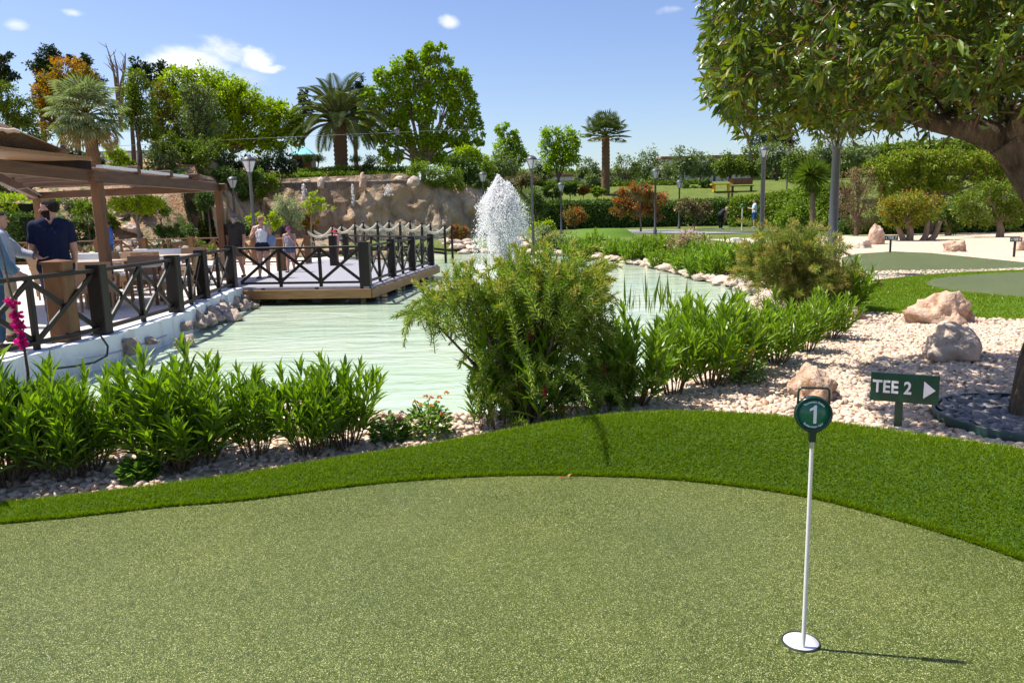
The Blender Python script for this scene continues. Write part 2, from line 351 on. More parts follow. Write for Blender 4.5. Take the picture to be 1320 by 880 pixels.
def cliffmat():
    m, nt, out = newmat('sculpted_cliff_rock'); p = nn(nt, 'ShaderNodeBsdfPrincipled', Roughness=.85); p.inputs['Specular IOR Level'].default_value = .15
    c = ramp(nt, noise_fac(nt, .5, 6, .62, dist=.6), [(.3,(.31,.21,.13)), (.5,(.46,.33,.21)), (.7,(.56,.44,.31))])
    streak = noise_fac(nt, 1.8, 4, .6, stretch(nt, 1, 1, .1))
    c = mix(nt, ramp(nt, streak, [(.5,(0,0,0)), (.68,(.65,.65,.65))]), c, (.17,.11,.065))
    g = nn(nt, 'ShaderNodeTexCoord'); v = nn(nt, 'ShaderNodeTexVoronoi', feature='DISTANCE_TO_EDGE'); v.inputs['Scale'].default_value = .42
    nz = nn(nt, 'ShaderNodeTexNoise'); nz.inputs['Scale'].default_value = .9; nz.inputs['Detail'].default_value = 4; nt.links.new(g.outputs['Object'], nz.inputs['Vector'])
    ad = nn(nt, 'ShaderNodeVectorMath', operation='MULTIPLY_ADD'); nt.links.new(nz.outputs['Color'], ad.inputs[0]); ad.inputs[1].default_value = (1.3, 1.3, 1.3); nt.links.new(g.outputs['Object'], ad.inputs[2]); mp = nn(nt, 'ShaderNodeMapping'); mp.inputs['Scale'].default_value = (1, 1, .42); nt.links.new(ad.outputs[0], mp.inputs['Vector']); nt.links.new(mp.outputs[0], v.inputs['Vector'])
    crack = ramp(nt, v.outputs['Distance'], [(0,(.35,.35,.35)), (.12,(1,1,1))]); c = mix(nt, .5, c, crack, 'MULTIPLY')
    nt.links.new(c, p.inputs['Base Color'])
    b = nn(nt, 'ShaderNodeBump'); b.inputs['Strength'].default_value = 1; b.inputs['Distance'].default_value = .25
    nt.links.new(noise_fac(nt, 1.6, 6, .6, dist=1), b.inputs['Height'])
    b2 = nn(nt, 'ShaderNodeBump'); b2.inputs['Strength'].default_value = .7; b2.inputs['Distance'].default_value = .25; nt.links.new(crack, b2.inputs['Height']); nt.links.new(b.outputs['Normal'], b2.inputs['Normal'])
    nt.links.new(b2.outputs['Normal'], p.inputs['Normal']); nt.links.new(p.outputs[0], out.inputs['Surface']); return m
M['cliff'] = cliffmat()
def watermat():
    m, nt, out = newmat('pond_water'); p = nn(nt, 'ShaderNodeBsdfPrincipled', Roughness=.06); p.inputs['IOR'].default_value = 1.33
    c = ramp(nt, noise_fac(nt, .35, 4, .5, stretch(nt, .6, 1, 1)), [(.3,(.37,.49,.35)), (.7,(.5,.57,.43))])
    nt.links.new(c, p.inputs['Base Color'])
    n1 = noise_fac(nt, 1.5, 4, .55, stretch(nt, .38, 1.3, 1, rot=(0, 0, .12)), .6); n2 = noise_fac(nt, 5, 3, .5, stretch(nt, .6, 1.1, 1, rot=(0, 0, -.25)), .5)
    ad = nn(nt, 'ShaderNodeMath', operation='MULTIPLY_ADD'); nt.links.new(n2, ad.inputs[0]); ad.inputs[1].default_value = .12; nt.links.new(n1, ad.inputs[2])
    b = nn(nt, 'ShaderNodeBump'); b.inputs['Strength'].default_value = .65; b.inputs['Distance'].default_value = .1
    nt.links.new(ad.outputs[0], b.inputs['Height']); nt.links.new(b.outputs['Normal'], p.inputs['Normal'])
    nt.links.new(p.outputs[0], out.inputs['Surface']); return m
M['water'] = watermat()
def spraymat():
    m, nt, out = newmat('white_spray'); d = nn(nt, 'ShaderNodeBsdfPrincipled', Roughness=.35); d.inputs['Base Color'].default_value = (.98, .98, .98, 1)
    t = nn(nt, 'ShaderNodeBsdfTranslucent'); t.inputs['Color'].default_value = (.98, .98, .98, 1)
    mx = nn(nt, 'ShaderNodeMixShader'); mx.inputs[0].default_value = .6
    nt.links.new(d.outputs[0], mx.inputs[1]); nt.links.new(t.outputs[0], mx.inputs[2]); nt.links.new(mx.outputs[0], out.inputs['Surface']); return m
M['spray'] = spraymat()
def cloth(name, c, rough=.85): return surf(name, c, tuple(x * .85 for x in c), 14, rough, .15, .15, 60, dist=.01)
M['skin'] = surf('fair_skin', (.5,.28,.2), (.44,.24,.17), 12, .5, .35)  # plain skin tone with faint random variation
# ------------------------------------------------------------------ light and sky
G0 = at(1032, 828, 0); S0 = at(1227, 845.5, 0)
FLAGTOP = up(G0.x, G0.y, 500)
SUN = (G0 + Vector((0, 0, FLAGTOP)) - S0).normalized()        # towards the sun
ELEV = math.asin(SUN.z); AZ = math.atan2(SUN.x, SUN.y)
print('SUN elev', math.degrees(ELEV), 'az', math.degrees(AZ), 'flag', FLAGTOP, 'hole', G0)
sl = bpy.data.lights.new('sun', 'SUN'); sl.energy = 5.0; sl.angle = math.radians(.53); sl.color = (1, .95, .87)
so = bpy.data.objects.new('sun', sl); COL.objects.link(so); so.rotation_euler = (-SUN).to_track_quat('-Z', 'Y').to_euler()
so.location = (0, 0, 40)
world = bpy.data.worlds.new('World'); scene.world = world; world.use_nodes = True
nt = world.node_tree; nt.nodes.clear()
wo = nt.nodes.new('ShaderNodeOutputWorld'); bg = nt.nodes.new('ShaderNodeBackground'); bg.inputs['Strength'].default_value = .1
sky = nt.nodes.new('ShaderNodeTexSky'); sky.sky_type = 'NISHITA'; sky.sun_disc = False
sky.sun_elevation = ELEV; sky.sun_rotation = AZ; sky.air_density = 1.0; sky.dust_density = 1.2; sky.ozone_density = 2.2; sky.altitude = 50
gen = nt.nodes.new('ShaderNodeTexCoord')
def cloud_mask(px, py, wx, wy, amp, thr, nscale, seed, soft=.35):
    d = ray(px, py).normalized(); r = d.cross(Vector((0, 0, 1))).normalized(); u = r.cross(d)
    outs = []
    for ax, w in ((r, wx), (u, wy)):
        dp = nn(nt, 'ShaderNodeVectorMath', operation='DOT_PRODUCT'); nt.links.new(gen.outputs['Generated'], dp.inputs[0]); dp.inputs[1].default_value = ax
        q = nn(nt, 'ShaderNodeMath', operation='DIVIDE'); nt.links.new(dp.outputs['Value'], q.inputs[0]); q.inputs[1].default_value = w / FPX
        sq = nn(nt, 'ShaderNodeMath', operation='MULTIPLY'); nt.links.new(q.outputs[0], sq.inputs[0]); nt.links.new(q.outputs[0], sq.inputs[1]); outs.append(sq.outputs[0])
    sm = nn(nt, 'ShaderNodeMath', operation='ADD'); nt.links.new(outs[0], sm.inputs[0]); nt.links.new(outs[1], sm.inputs[1])
    sub = nn(nt, 'ShaderNodeMath', operation='SUBTRACT'); sub.inputs[0].default_value = 1; nt.links.new(sm.outputs[0], sub.inputs[1])
    mp = nn(nt, 'ShaderNodeMapping'); mp.inputs['Location'].default_value = (seed, seed * 1.7, 0); mp.inputs['Scale'].default_value = (1, 1, 1.9)
    nt.links.new(gen.outputs['Generated'], mp.inputs['Vector'])
    nf = noise_fac(nt, nscale, 7, .6, mp.outputs['Vector'], .4)
    c = nn(nt, 'ShaderNodeMath', operation='MULTIPLY_ADD'); nt.links.new(nf, c.inputs[0]); c.inputs[1].default_value = amp; nt.links.new(sub.outputs[0], c.inputs[2])
    mr = nn(nt, 'ShaderNodeMapRange', interpolation_type='SMOOTHSTEP'); nt.links.new(c.outputs[0], mr.inputs['Value'])
    mr.inputs['From Min'].default_value = thr; mr.inputs['From Max'].default_value = thr + soft
    fr = nn(nt, 'ShaderNodeVectorMath', operation='DOT_PRODUCT'); nt.links.new(gen.outputs['Generated'], fr.inputs[0]); fr.inputs[1].default_value = d
    gt = nn(nt, 'ShaderNodeMath', operation='GREATER_THAN'); nt.links.new(fr.outputs['Value'], gt.inputs[0]); gt.inputs[1].default_value = 0
    ml = nn(nt, 'ShaderNodeMath', operation='MULTIPLY'); nt.links.new(mr.outputs[0], ml.inputs[0]); nt.links.new(gt.outputs[0], ml.inputs[1])
    return ml.outputs[0]
CL = [(236, 84, 70, 26, 2.4, 1.6, 10, 1.3, .8), (292, 62, 48, 26, 2.6, 1.75, 12, 4.1, .9), (330, 76, 34, 18, 2.6, 1.75, 13, 2.2, .9), (290, 100, 80, 24, 2.4, 1.7, 9, 7.7, 1.3), (345, 88, 26, 9, 2.4, 1.7, 14, 3.7, .6),
      (577, 28, 24, 13, 2.2, 1.75, 14, 3.1, .8), (865, 12, 46, 12, 2.2, 1.7, 12, 5.3, .8), (98, 16, 22, 8, 2.2, 1.7, 14, 9.1, .7), (20, 32, 20, 12, 2.2, 1.7, 13, 6.4, .8),
      (420, 60, 260, 60, 1.6, 1.75, 5, 8.2, 2.2), (720, 55, 60, 14, 2, 1.7, 9, 8.9, 1.6), (100, 60, 200, 40, 1.6, 1.75, 6, 2.9, 2.4)]
acc = None
for c in CL:
    m_ = cloud_mask(*c)
    if acc is None: acc = m_
    else:
        mx = nn(nt, 'ShaderNodeMath', operation='MAXIMUM'); nt.links.new(acc, mx.inputs[0]); nt.links.new(m_, mx.inputs[1]); acc = mx.outputs[0]
hs = nn(nt, 'ShaderNodeHueSaturation'); hs.inputs['Hue'].default_value = .515; hs.inputs['Saturation'].default_value = 1.12; hs.inputs['Value'].default_value = 1.12
nt.links.new(sky.outputs[0], hs.inputs['Color'])
nt.links.new(mix(nt, acc, hs.outputs['Color'], (7.2, 7.4, 7.8)), bg.inputs['Color']); nt.links.new(bg.outputs[0], wo.inputs['Surface'])
scene.view_settings.view_transform = 'Standard'; scene.view_settings.look = 'None'; scene.view_settings.exposure = 0.65; scene.view_settings.gamma = 1
scene.cycles.max_bounces = 8; scene.cycles.transparent_max_bounces = 8; scene.cycles.diffuse_bounces = 4; scene.cycles.glossy_bounces = 3; scene.cycles.transmission_bounces = 4
scene.cycles.use_denoising = True

# ------------------------------------------------------------------ pond outline and terrain
ZW = -0.6
POND = [(-5.4, 8.6)] + [tuple(at(a, b, ZW).xy) for a, b in [(80,508),(150,535),(330,548),(500,540),(600,560),(700,550),(790,505),(860,455),(920,410),(972,380),(940,369),(895,357),(850,346),(800,337),(750,331),(690,327),(620,326),(570,329)]] + \
       [(-6.5, 37), (-9.5, 34.5), (-9.5, 30), (-6.3, 29), (-6.3, 18), (-6.0, 15), (-5.5, 12.6), (-5.4, 10)]
PN = np.array(POND)
def sdist(X, Y):
    P = np.stack([X.ravel(), Y.ravel()], 1); best = np.full(len(P), 1e9); inside = np.zeros(len(P), bool)
    for i in range(len(PN)):
        a, b = PN[i], PN[(i + 1) % len(PN)]; ab = b - a
        t = np.clip(((P - a) @ ab) / (ab @ ab), 0, 1); q = a + t[:, None] * ab
        best = np.minimum(best, np.hypot(*(P - q).T))
        c = (a[1] > P[:, 1]) != (b[1] > P[:, 1])
        with np.errstate(divide='ignore', invalid='ignore'):
            xi = (b[0] - a[0]) * (P[:, 1] - a[1]) / (b[1] - a[1] + 1e-12) + a[0]
        inside ^= c & (P[:, 0] < xi)
    return np.where(inside, -best, best).reshape(X.shape)
def sst(a, b, x): t = np.clip((x - a) / (b - a), 0, 1); return t * t * (3 - 2 * t)
def mnz(a, b): return np.sin(a * 2.1 + 1.3 * np.sin(b * 1.7)) * np.sin(b * 2.3 + 1.1 * np.sin(a * 1.9))
def ZG(X, Y):
    X = np.asarray(X, float); Y = np.asarray(Y, float)
    s = sdist(X, Y)
    near = 1 - sst(3, 9, Y); right = sst(-1, 4, X)
    z = np.interp(Y, [-50, 20, 45, 60], [0, 0, .1, .15]) * right
    z = z - .45 * (1 - right) * sst(6.5, 9, Y) * (1 - sst(34, 40, Y)) - .1 * (1 - right) * sst(38, 42, Y)   # low ground under the terrace
    xs = [-90, -17.2, -16.3, -2.3, -1.2, 4, 90]
    y0 = np.interp(X, xs, [32, 33, 50.6, 52.6, 54, 61, 61]); w = np.interp(X, xs, [13, 12, .5, .5, 7, 20, 20]); h = np.interp(X, xs, [4.8, 4.8, 3.85, 3.75, 4.0, 4.2, 4.2])
    z = z + (h - z) * sst(0, 1, (Y - y0) / w)
    z = z + np.interp(Y, [80, 140, 400], [0, 2.5, 6])
    wdt = np.where((Y < 9) & (X > -5), 1.7, 1.1); wdt = wdt + 3.2 * sst(13.5, 17, Y) * sst(0, 3, X)
    z = z + (mnz(X * .45, Y * .45) * .5 + mnz(X * 1.3, Y * 1.3) * .18) * sst(31.5, 34, Y) * (1 - sst(-11, -8, X))
    k = sst(0, 1, s / wdt)
    z = np.where(s > 0, ZW - .06 + (z - ZW + .06) * k, ZW - .06 - .8 * sst(0, 1.6, -s))
    und = .02 * np.sin(X * 1.3 + Y * .7) * np.sin(Y * 1.1 - X * .4) * sst(9, 14, Y)
    return z + und
def zg(x, y): return float(ZG(np.array([x]), np.array([y]))[0])

n = 340
u = np.linspace(-1, 1, n); kx = 6.6; gx = 700 * np.sinh(kx * u) / math.sinh(kx); ky = 6.2
gy = 14 + 900 * np.sinh(ky * u) / math.sinh(ky)
GX, GY = np.meshgrid(gx, gy); GZ = ZG(GX, GY)
V = np.stack([GX, GY, GZ], -1).reshape(-1, 3)
ii = (np.arange(n - 1)[:, None] * n + np.arange(n - 1)[None]).ravel()
Q = np.stack([ii, ii + 1, ii + n + 1, ii + n], 1)
me = np_mesh('ground', V, Q, smooth=True)
cx = V[Q].mean(1); s_ = sdist(cx[:, 0], cx[:, 1])
mi = np.zeros(len(Q), int)                                   # 0 gravel 1 soil 2 lawn 3 pond bed
x_, y_ = cx[:, 0], cx[:, 1]
mi[(y_ > 26)] = 2
mi[(x_ < -3) & (y_ > 7)] = 1
mi[(x_ > -16.3) & (x_ < 3) & (y_ > 38) & (y_ < 51)] = 2
mi[(x_ < 4) & (y_ > 51.5)] = 2; mi[(x_ < -9) & (y_ > 7)] = 1
mi[(x_ > 9) & (y_ > 20) & (y_ < 34)] = 0
mi[s_ < .05] = 3
g_ = link('ground', me, [M['gravel'], M['soil'], M['lawn'], M['pondbed']]); me.polygons.foreach_set('material_index', mi.astype(np.int32)); tag(g_, kind='structure')
wp = [(-12, 6)] + [(6.5, 6), (9, 16), (8, 30), (2, 42), (-14, 42), (-14, 6)]
wm = MB(); wm.add([(a, b, ZW) for a, b in wp[1:]], [list(range(len(wp) - 1))]); tag(wm.build('pond_water', M['water']), kind='structure')

# ------------------------------------------------------------------ putting green and turf mound
BASE = [(-700,735),(-300,700),(0,677),(109,667),(218,654),(300,649),(417,633),(491,624),(573,618),(660,614),(730,614),(850,618),(940,627),(1048,643),(1156,672),(1242,698),(1320,725),(1450,780),(1600,860)]
CREST = [(-700,700),(-300,668),(0,650),(109,638),(218,624.5),(300,614),(420,593.6),(540,576),(660,554),(760,537),(850,530),(950,532),(1035,540),(1100,549),(1200,563),(1320,580),(1450,605),(1600,640)]
CZ = [(-700,.03),(0,.035),(109,.04),(330,.055),(540,.09),(660,.14),(760,.215),(850,.235),(1035,.25),(1320,.3),(1600,.32)]
def lin(tab, x): return float(np.interp(x, [a for a, b in tab], [b for a, b in tab]))
cols, rows = 140, 15
MV = []
for i in range(cols):
    x = -700 + 2300 * i / (cols - 1)
    b = at(x, sum(lin(BASE, x + d) for d in (-30, 0, 30)) / 3, 0); cz = sum(lin(CZ, x + d) for d in (-80, 0, 80)) / 3; c = at(x, sum(lin(CREST, x + d) for d in (-40, 0, 40)) / 3, cz)
    dirn = (c - b); dirn.z = 0
    for j in range(rows):
        t = j / (rows - 4)
        if t <= 1:
            z = cz * math.sin(t * math.pi / 2) ** 1.15 + .004
            p = b + dirn * t; MV.append((p.x, p.y, z))
        else:
            k = (t - 1) * (rows - 4) / 3
            p = c + dirn.normalized() * (k * (.15 + cz)); MV.append((p.x, p.y, cz * (1 - k) ** 1.2 + .004 - .08 * k))
MV = np.array(MV)
ii = (np.arange(cols - 1)[:, None] * rows + np.arange(rows - 1)[None]).ravel()
MQ = np.stack([ii, ii + rows, ii + rows + 1, ii + 1], 1)
tag(link('turf_mound', np_mesh('turf_mound', MV, MQ, smooth=True), M['turfbase']), kind='structure')
pg = MB(); edge = [MV[i * rows + 1] for i in range(cols)]
pg.add([(p[0], p[1], .006) for p in edge] + [(6, -3, .006), (-9, -3, .006)], [list(range(cols + 2))[::-1]])
o = pg.build('putting_green', M['putt']); tag(o, kind='structure')
if o.data.polygons[0].normal.z < 0: o.data.flip_normals()
# hole through the green: cut by a small lip ring (the cup sits in it)
def blades_on(name, V, Q, dens, L, W, seed, lim=None, mat='turf', jag=.35):
    tri = np.concatenate([Q[:, [0, 1, 2]], Q[:, [0, 2, 3]]]); A = V[tri]
    nrm = np.cross(A[:, 1] - A[:, 0], A[:, 2] - A[:, 0]); ar = np.linalg.norm(nrm, axis=1) / 2; nrm = nrm / np.maximum(ar[:, None] * 2, 1e-12)
    nrm[nrm[:, 2] < 0] *= -1
    if lim is not None: ar = ar * lim(A.mean(1))
    N = int(ar.sum() * dens); idx = RNG.choice(len(tri), N, p=ar / ar.sum())
    r1, r2 = RNG.random(N), RNG.random(N); fl = r1 + r2 > 1; r1[fl], r2[fl] = 1 - r1[fl], 1 - r2[fl]
    P = A[idx, 0] + r1[:, None] * (A[idx, 1] - A[idx, 0]) + r2[:, None] * (A[idx, 2] - A[idx, 0])
    pn = np.array([mnoise.noise(Vector(p) * 9) for p in P[:: max(1, 1)]]) if N < 400000 else np.zeros(N)
    D = unit(nrm[idx] + rdir(N) * .55 + np.array([.12, -.05, 0]) + np.stack([pn, -pn, pn * 0], 1) * .5)
    s = LS(); s.add(P - nrm[idx] * .003, D, rdir(N), L * (1 - jag + 2 * jag * RNG.random(N)), W)
    return tag(link(name, s.mesh(name, BLADE), M[mat]), 'short green artificial turf blades covering the mound', 'turf', kind='stuff')
def viswin(c):       # only where it could be seen from about here
    px = c[:, 0] / np.maximum(c[:, 1], .2) * FPX + 660
    return ((px > -500) & (px < 1750) & (c[:, 1] > .8)).astype(float)
blades_on('turf_grass', MV, MQ, 62000, .02, .0035, 1, viswin)

ed = MV.reshape(cols, rows, 3)[:, 0]; n = 16000; tpos = RNG.random(n) * (cols - 1); i_ = tpos.astype(int); f_ = (tpos - i_)[:, None]; ii2 = np.minimum(i_ + 1, cols - 1)
Pf = ed[i_] * (1 - f_) + ed[ii2] * f_; back = MV.reshape(cols, rows, 3)[:, 1]; inw = unit(back[i_] - ed[i_]); Pf = Pf + inw * (RNG.random(n)[:, None] * .02) + [0, 0, .004]
s = LS(); s.add(Pf, unit(-inw * .5 + [0, 0, 1] + rdir(n) * .45), rdir(n), RNG.uniform(.014, .028, n), .004); tag(link('turf_fringe_grass', s.mesh('turf_fringe_grass', BLADE), M['turf']), 'ragged fringe of turf blades along the edge of the green', 'turf', kind='stuff')
# ------------------------------------------------------------------ hole, flag, fallen leaf
HC = at(1032, 829.5, 0); HC.z = 0
cup = thing('golf_cup', 'white round hole cup set flush in the putting green turf', 'hole cup', HC)
k = MB(); k.lathe(HC, [(.001, -.006), (.0525, -.006), (.054, -.004), (.054, .0085), (.0565, .009)], 40, axis=(0, 0, 1))
k2 = MB(); k2.lathe(HC, [(.0001, .0072), (.0515, .0072), (.0515, .0085), (.0001, .0088)], 40); k2.build('cup_plate', M['cup'], cup)
ring = MB(); ring.lathe(HC, [(.0518, .0065), (.0518, .0115), (.0555, .0105), (.0565, .0062)], 40); ring.build('cup_rim', M['rubber'], cup)
fl = thing('flag_marker', 'white putting pole topped by a round dark green disc with a number and handle', 'hole marker', (HC.x - .004, HC.y - .03, 0))
px0, py0 = fl.location.x, fl.location.y
zt = up(px0, py0, 500); zp = up(px0, py0, 567); zf = up(px0, py0, 577)
lean = Vector((.004, 0, 0))
pm = MB(); pm.tube([(px0, py0, .0085), (px0, py0, zf)], [.0062, .0055], 14); pm.build('pole', M['polewhite'], fl)
pm = MB(); pm.tube([(px0, py0, zf), (px0, py0, zp + .01)], .0066, 14); pm.build('ferrule', M['ferrule'], fl)
yaw = math.radians(-10); fr = Vector((math.cos(yaw), math.sin(yaw), 0)); fn = Vector((math.sin(yaw), -math.cos(yaw), 0))
zc = up(px0, py0, 533); RD = (up(px0, py0, 510.5) - up(px0, py0, 556)) / 2
cD = Vector((px0, py0, zc))
hs_ = MB(); hs_.lathe(cD, [(RD*.9, -.009), (RD, -.005), (RD, .007), (RD*.97, .0105), (RD*.88, .0105), (RD*.86, .006), (.0005, .006)], 48, axis=fn)
hs_.build('housing', M['greenplastic'], fl)
nk = MB()
prof = [(zp - .004, .0085), (zp + .02, .009), (zc - RD * 1.02, .0125), (zc - RD * .93, .022), (zc - RD * .8, .03)]
vs = []
for z, w in prof:
    for a, b in ((-1, -1), (1, -1), (1, 1), (-1, 1)):
        vs.append(Vector((px0, py0, z)) + fr * (w * a) + fn * (.0085 * b))
fs = [[i*4+j, i*4+(j+1) % 4, i*4+4+(j+1) % 4, i*4+4+j] for i in range(len(prof)-1) for j in range(4)] + [[3, 2, 1, 0], [16, 17, 18, 19]]
nk.add(vs, fs); nk.build('neck', M['greenplastic'], fl)
hd = MB(); hw = RD * .82; zt2 = zt
ctl = [(-hw, zc + RD * .55), (-hw * .99, zt2 - .012), (-hw * .93, zt2 - .004), (-hw * .8, zt2), (hw * .8, zt2), (hw * .93, zt2 - .004), (hw * .99, zt2 - .012), (hw, zc + RD * .55)]
hd.tube([Vector((px0, py0, z)) + fr * a for a, z in ctl], .0034, 10); hd.build('handle', M['greenplastic'], fl)
fc = MB(); fc.lathe(cD + fn * .006, [(RD * .85, 0), (RD * .85, .0012), (.0005, .0014)], 48, axis=fn)
face = fc.build('disc_face', M['discgreen'], fl)

def text_mesh(name, s, size, org, right, upv, mat, parent, bold=0.0, depth=.0008, spacing=1.0, align='CENTER', sx=1.0):
    cu = bpy.data.curves.new(name, 'FONT'); cu.body = s; cu.size = size; cu.extrude = depth; cu.offset = bold; cu.align_x = align; cu.align_y = 'CENTER'; cu.space_character = spacing
    t = bpy.data.objects.new(name, cu); COL.objects.link(t)
    dg = bpy.context.evaluated_depsgraph_get(); me = bpy.data.meshes.new_from_object(t.evaluated_get(dg))
    bpy.data.objects.remove(t); bpy.data.curves.remove(cu)
    right = Vector(right).normalized(); upv = Vector(upv).normalized(); nv = right.cross(upv)
    off = parent.location if parent is not None and parent.parent is None else (parent.parent.location if parent is not None else Vector())
    for v in me.vertices:
        c = v.co.copy(); v.co = Vector(org) + right * (c.x * sx) + upv * c.y + nv * c.z - Vector(off)
    return link(name, me, mat, parent)
def part_child(o, face):   # children of a part: the part sits at its thing's origin
    o.parent = face
ZV = Vector((0, 0, 1))
nm_ = MB(); hN = RD * 1.02; o_ = cD + fn * .0079
def NP(x, z, d=0): return o_ + fr * (x * hN) + ZV * (z * hN) + fn * d
one = [(.03, -.5), (.19, -.5), (.19, .5), (.07, .5), (.0, .4), (-.17, .31), (-.17, .17), (.03, .26)]
nm_.add([NP(x - .04, z) for x, z in one] + [NP(x - .04, z, .0008) for x, z in one], [[8 + i for i in range(8)]] + [[i, (i + 1) % 8, (i + 1) % 8 + 8, i + 8] for i in range(8)])
link('number', nm_.mesh('number', fl.location), M['white'], face)
def arc_text(name, s, rad, a0, a1, size, inward):
    for i, ch in enumerate(s):
        if ch == ' ': continue
        a = math.radians(a0 + (a1 - a0) * i / (len(s) - 1)); rdv = fr * math.cos(a) + ZV * math.sin(a)
        yield ch, cD + fn * .0082 + rdv * rad, rdv
def arc_mesh(name, s, rad, a0, a1, size, inward):
    V, F = [], []
    cu_off = Vector(fl.location)
    for ch, p, rdv in arc_text(name, s, rad, a0, a1, size, inward):
        upv = -rdv if inward else rdv; right = upv.cross(fn) * -1 if False else (upv.cross(fn)).normalized() * 1
        if right.dot(fr) < 0 : right = -right
        cu = bpy.data.curves.new('c', 'FONT'); cu.body = ch; cu.size = size; cu.extrude = .0004; cu.offset = .00012; cu.align_x = 'CENTER'; cu.align_y = 'CENTER'
        t = bpy.data.objects.new('c', cu); COL.objects.link(t)
        me = bpy.data.meshes.new_from_object(t.evaluated_get(bpy.context.evaluated_depsgraph_get()))
        b = len(V); V += [tuple(p + right * v.co.x + upv * v.co.y + fn * v.co.z - cu_off) for v in me.vertices]; F += [[i + b for i in q.vertices] for q in me.polygons]
        bpy.data.objects.remove(t); bpy.data.curves.remove(cu); bpy.data.meshes.remove(me)
    me = bpy.data.meshes.new(name); me.from_pydata(V, [], F); me.update(); link(name, me, M['white'], face)
arc_mesh('lettering', 'Tournament Greens', RD * .7, 132, 42, RD * .17, False)
arc_mesh('lettering', 'Professional Golf', RD * .7, 228, 312, RD * .17, True)
lf = at(728, 615.5, .012); s = LS(); s.add([lf, lf + Vector((.012, .004, .004))], [(-.9, -.3, .35), (.8, .3, .5)], [(0, -.5, 1), (.2, -.4, 1)], [.035, .028], [.018, .013])
tag(link('fallen_leaf', s.mesh('fallen_leaf', LANCE), M['dryleaf']), 'curled dry brown leaf lying at the edge of the putting green', 'leaf')

# ------------------------------------------------------------------ gravel: pebbles as geometry
def ico(sub):
    bm = bmesh.new(); bmesh.ops.create_icosphere(bm, subdivisions=sub, radius=1)
    v = np.array([q.co[:] for q in bm.verts]); f = np.array([[q.index for q in p.verts] for p in bm.faces]); bm.free(); return v, f
IC1, IC2, IC3, IC4 = ico(1), ico(2), ico(3), ico(4)
def pebbles(name, X, Y, Z, size, mat, label, cat, ic=IC2, flat=.62, sink=.25):
    n = len(X); tv, tf = ic
    base = []
    for q in range(8):
        sd = q * 13.7; base.append(np.array([v * (1 + .28 * mnoise.noise(Vector(v * 1.1) + Vector((sd, 0, 0)))) for v in tv]))
    base = np.array(base); w = RNG.integers(0, 8, n)
    S = np.stack([size * RNG.uniform(.75, 1.35, n), size * RNG.uniform(.6, .95, n), size * RNG.uniform(.75, 1.1, n) * flat], 1) / 2
    a = RNG.uniform(0, 6.28, n); tx = RNG.normal(0, .28, n); ty = RNG.normal(0, .28, n)
    B = base[w] * S[:, None, :]
    ca, sa = np.cos(a)[:, None], np.sin(a)[:, None]
    x, y, z = B[..., 0], B[..., 1], B[..., 2]
    z = z + x * tx[:, None] + y * ty[:, None]
    Vx = x * ca - y * sa + X[:, None]; Vy = x * sa + y * ca + Y[:, None]; Vz = z + (Z + S[:, 2] * (1 - 2 * sink))[:, None]
    V = np.stack([Vx, Vy, Vz], -1).reshape(-1, 3); F = (tf[None] + (np.arange(n) * len(tv))[:, None, None]).reshape(-1, 3)
    return tag(link(name, np_mesh(name, V, F, {'rnd': np.repeat(RNG.random(n), len(tv))}, True), M[mat]), label, cat, kind='stuff')
PIT = at(1330, 541, .02); PIT.z = 0; PR = .52
def crest_y(x):   # how far the mound reaches at x
    c = MV.reshape(cols, rows, 3)[:, rows - 3]; o_ = np.argsort(c[:, 0]); return np.interp(x, c[o_, 0], c[o_, 1])
def mound2(X, Y):
    e1 = np.hypot((X - 8.9) / 5.1, (Y - 10.6) / 2.95); e2 = np.hypot((X - 8.6) / 2.9, (Y - 9.9) / 2.3)
    a = np.clip(1.0 - e1, 0, None); b = np.clip(e2 - 1.0, 0, None)
    return e1, e2, .2 * sst(0, 1, a / (a + b * .55 + 1e-6))
def scatter(n, x0, x1, y0, y1):
    X = RNG.uniform(x0, x1, n); Y = RNG.uniform(y0, y1, n)
    e1, _, _ = mound2(X, Y)
    ok = (Y > crest_y(X) - .02) & (sdist(X, Y) > .12) & (e1 > .985) & (np.hypot(X - PIT.x, Y - PIT.y) > PR + .02) & (X / Y * FPX + 660 < 1560) & (X / Y * FPX + 660 > -260)
    return X[ok], Y[ok]
X, Y = scatter(30000, .4, 8, 3.2, 8.2); pebbles('gravel_pebbles', X, Y, ZG(X, Y), .052, 'pebble', 'rounded cream and pink pebbles spread over the gravel bed', 'gravel', IC2)
X, Y = scatter(13000, -5.5, .4, 2.6, 7.6); pebbles('shrub_bed_pebbles', X, Y, ZG(X, Y), .05, 'brownpebble', 'loose brown and cream pebbles lying between the shrubs and the turf', 'gravel', IC1)
X, Y = scatter(26000, 1.0, 13, 8.2, 15); X, Y = X[(X > 3.2) | (Y < 10)], Y[(X > 3.2) | (Y < 10)]; pebbles('far_gravel_pebbles', X, Y, ZG(X, Y), .06, 'pebble', 'pale pebbles of the gravel bed further back beside the second mound', 'gravel', IC1)

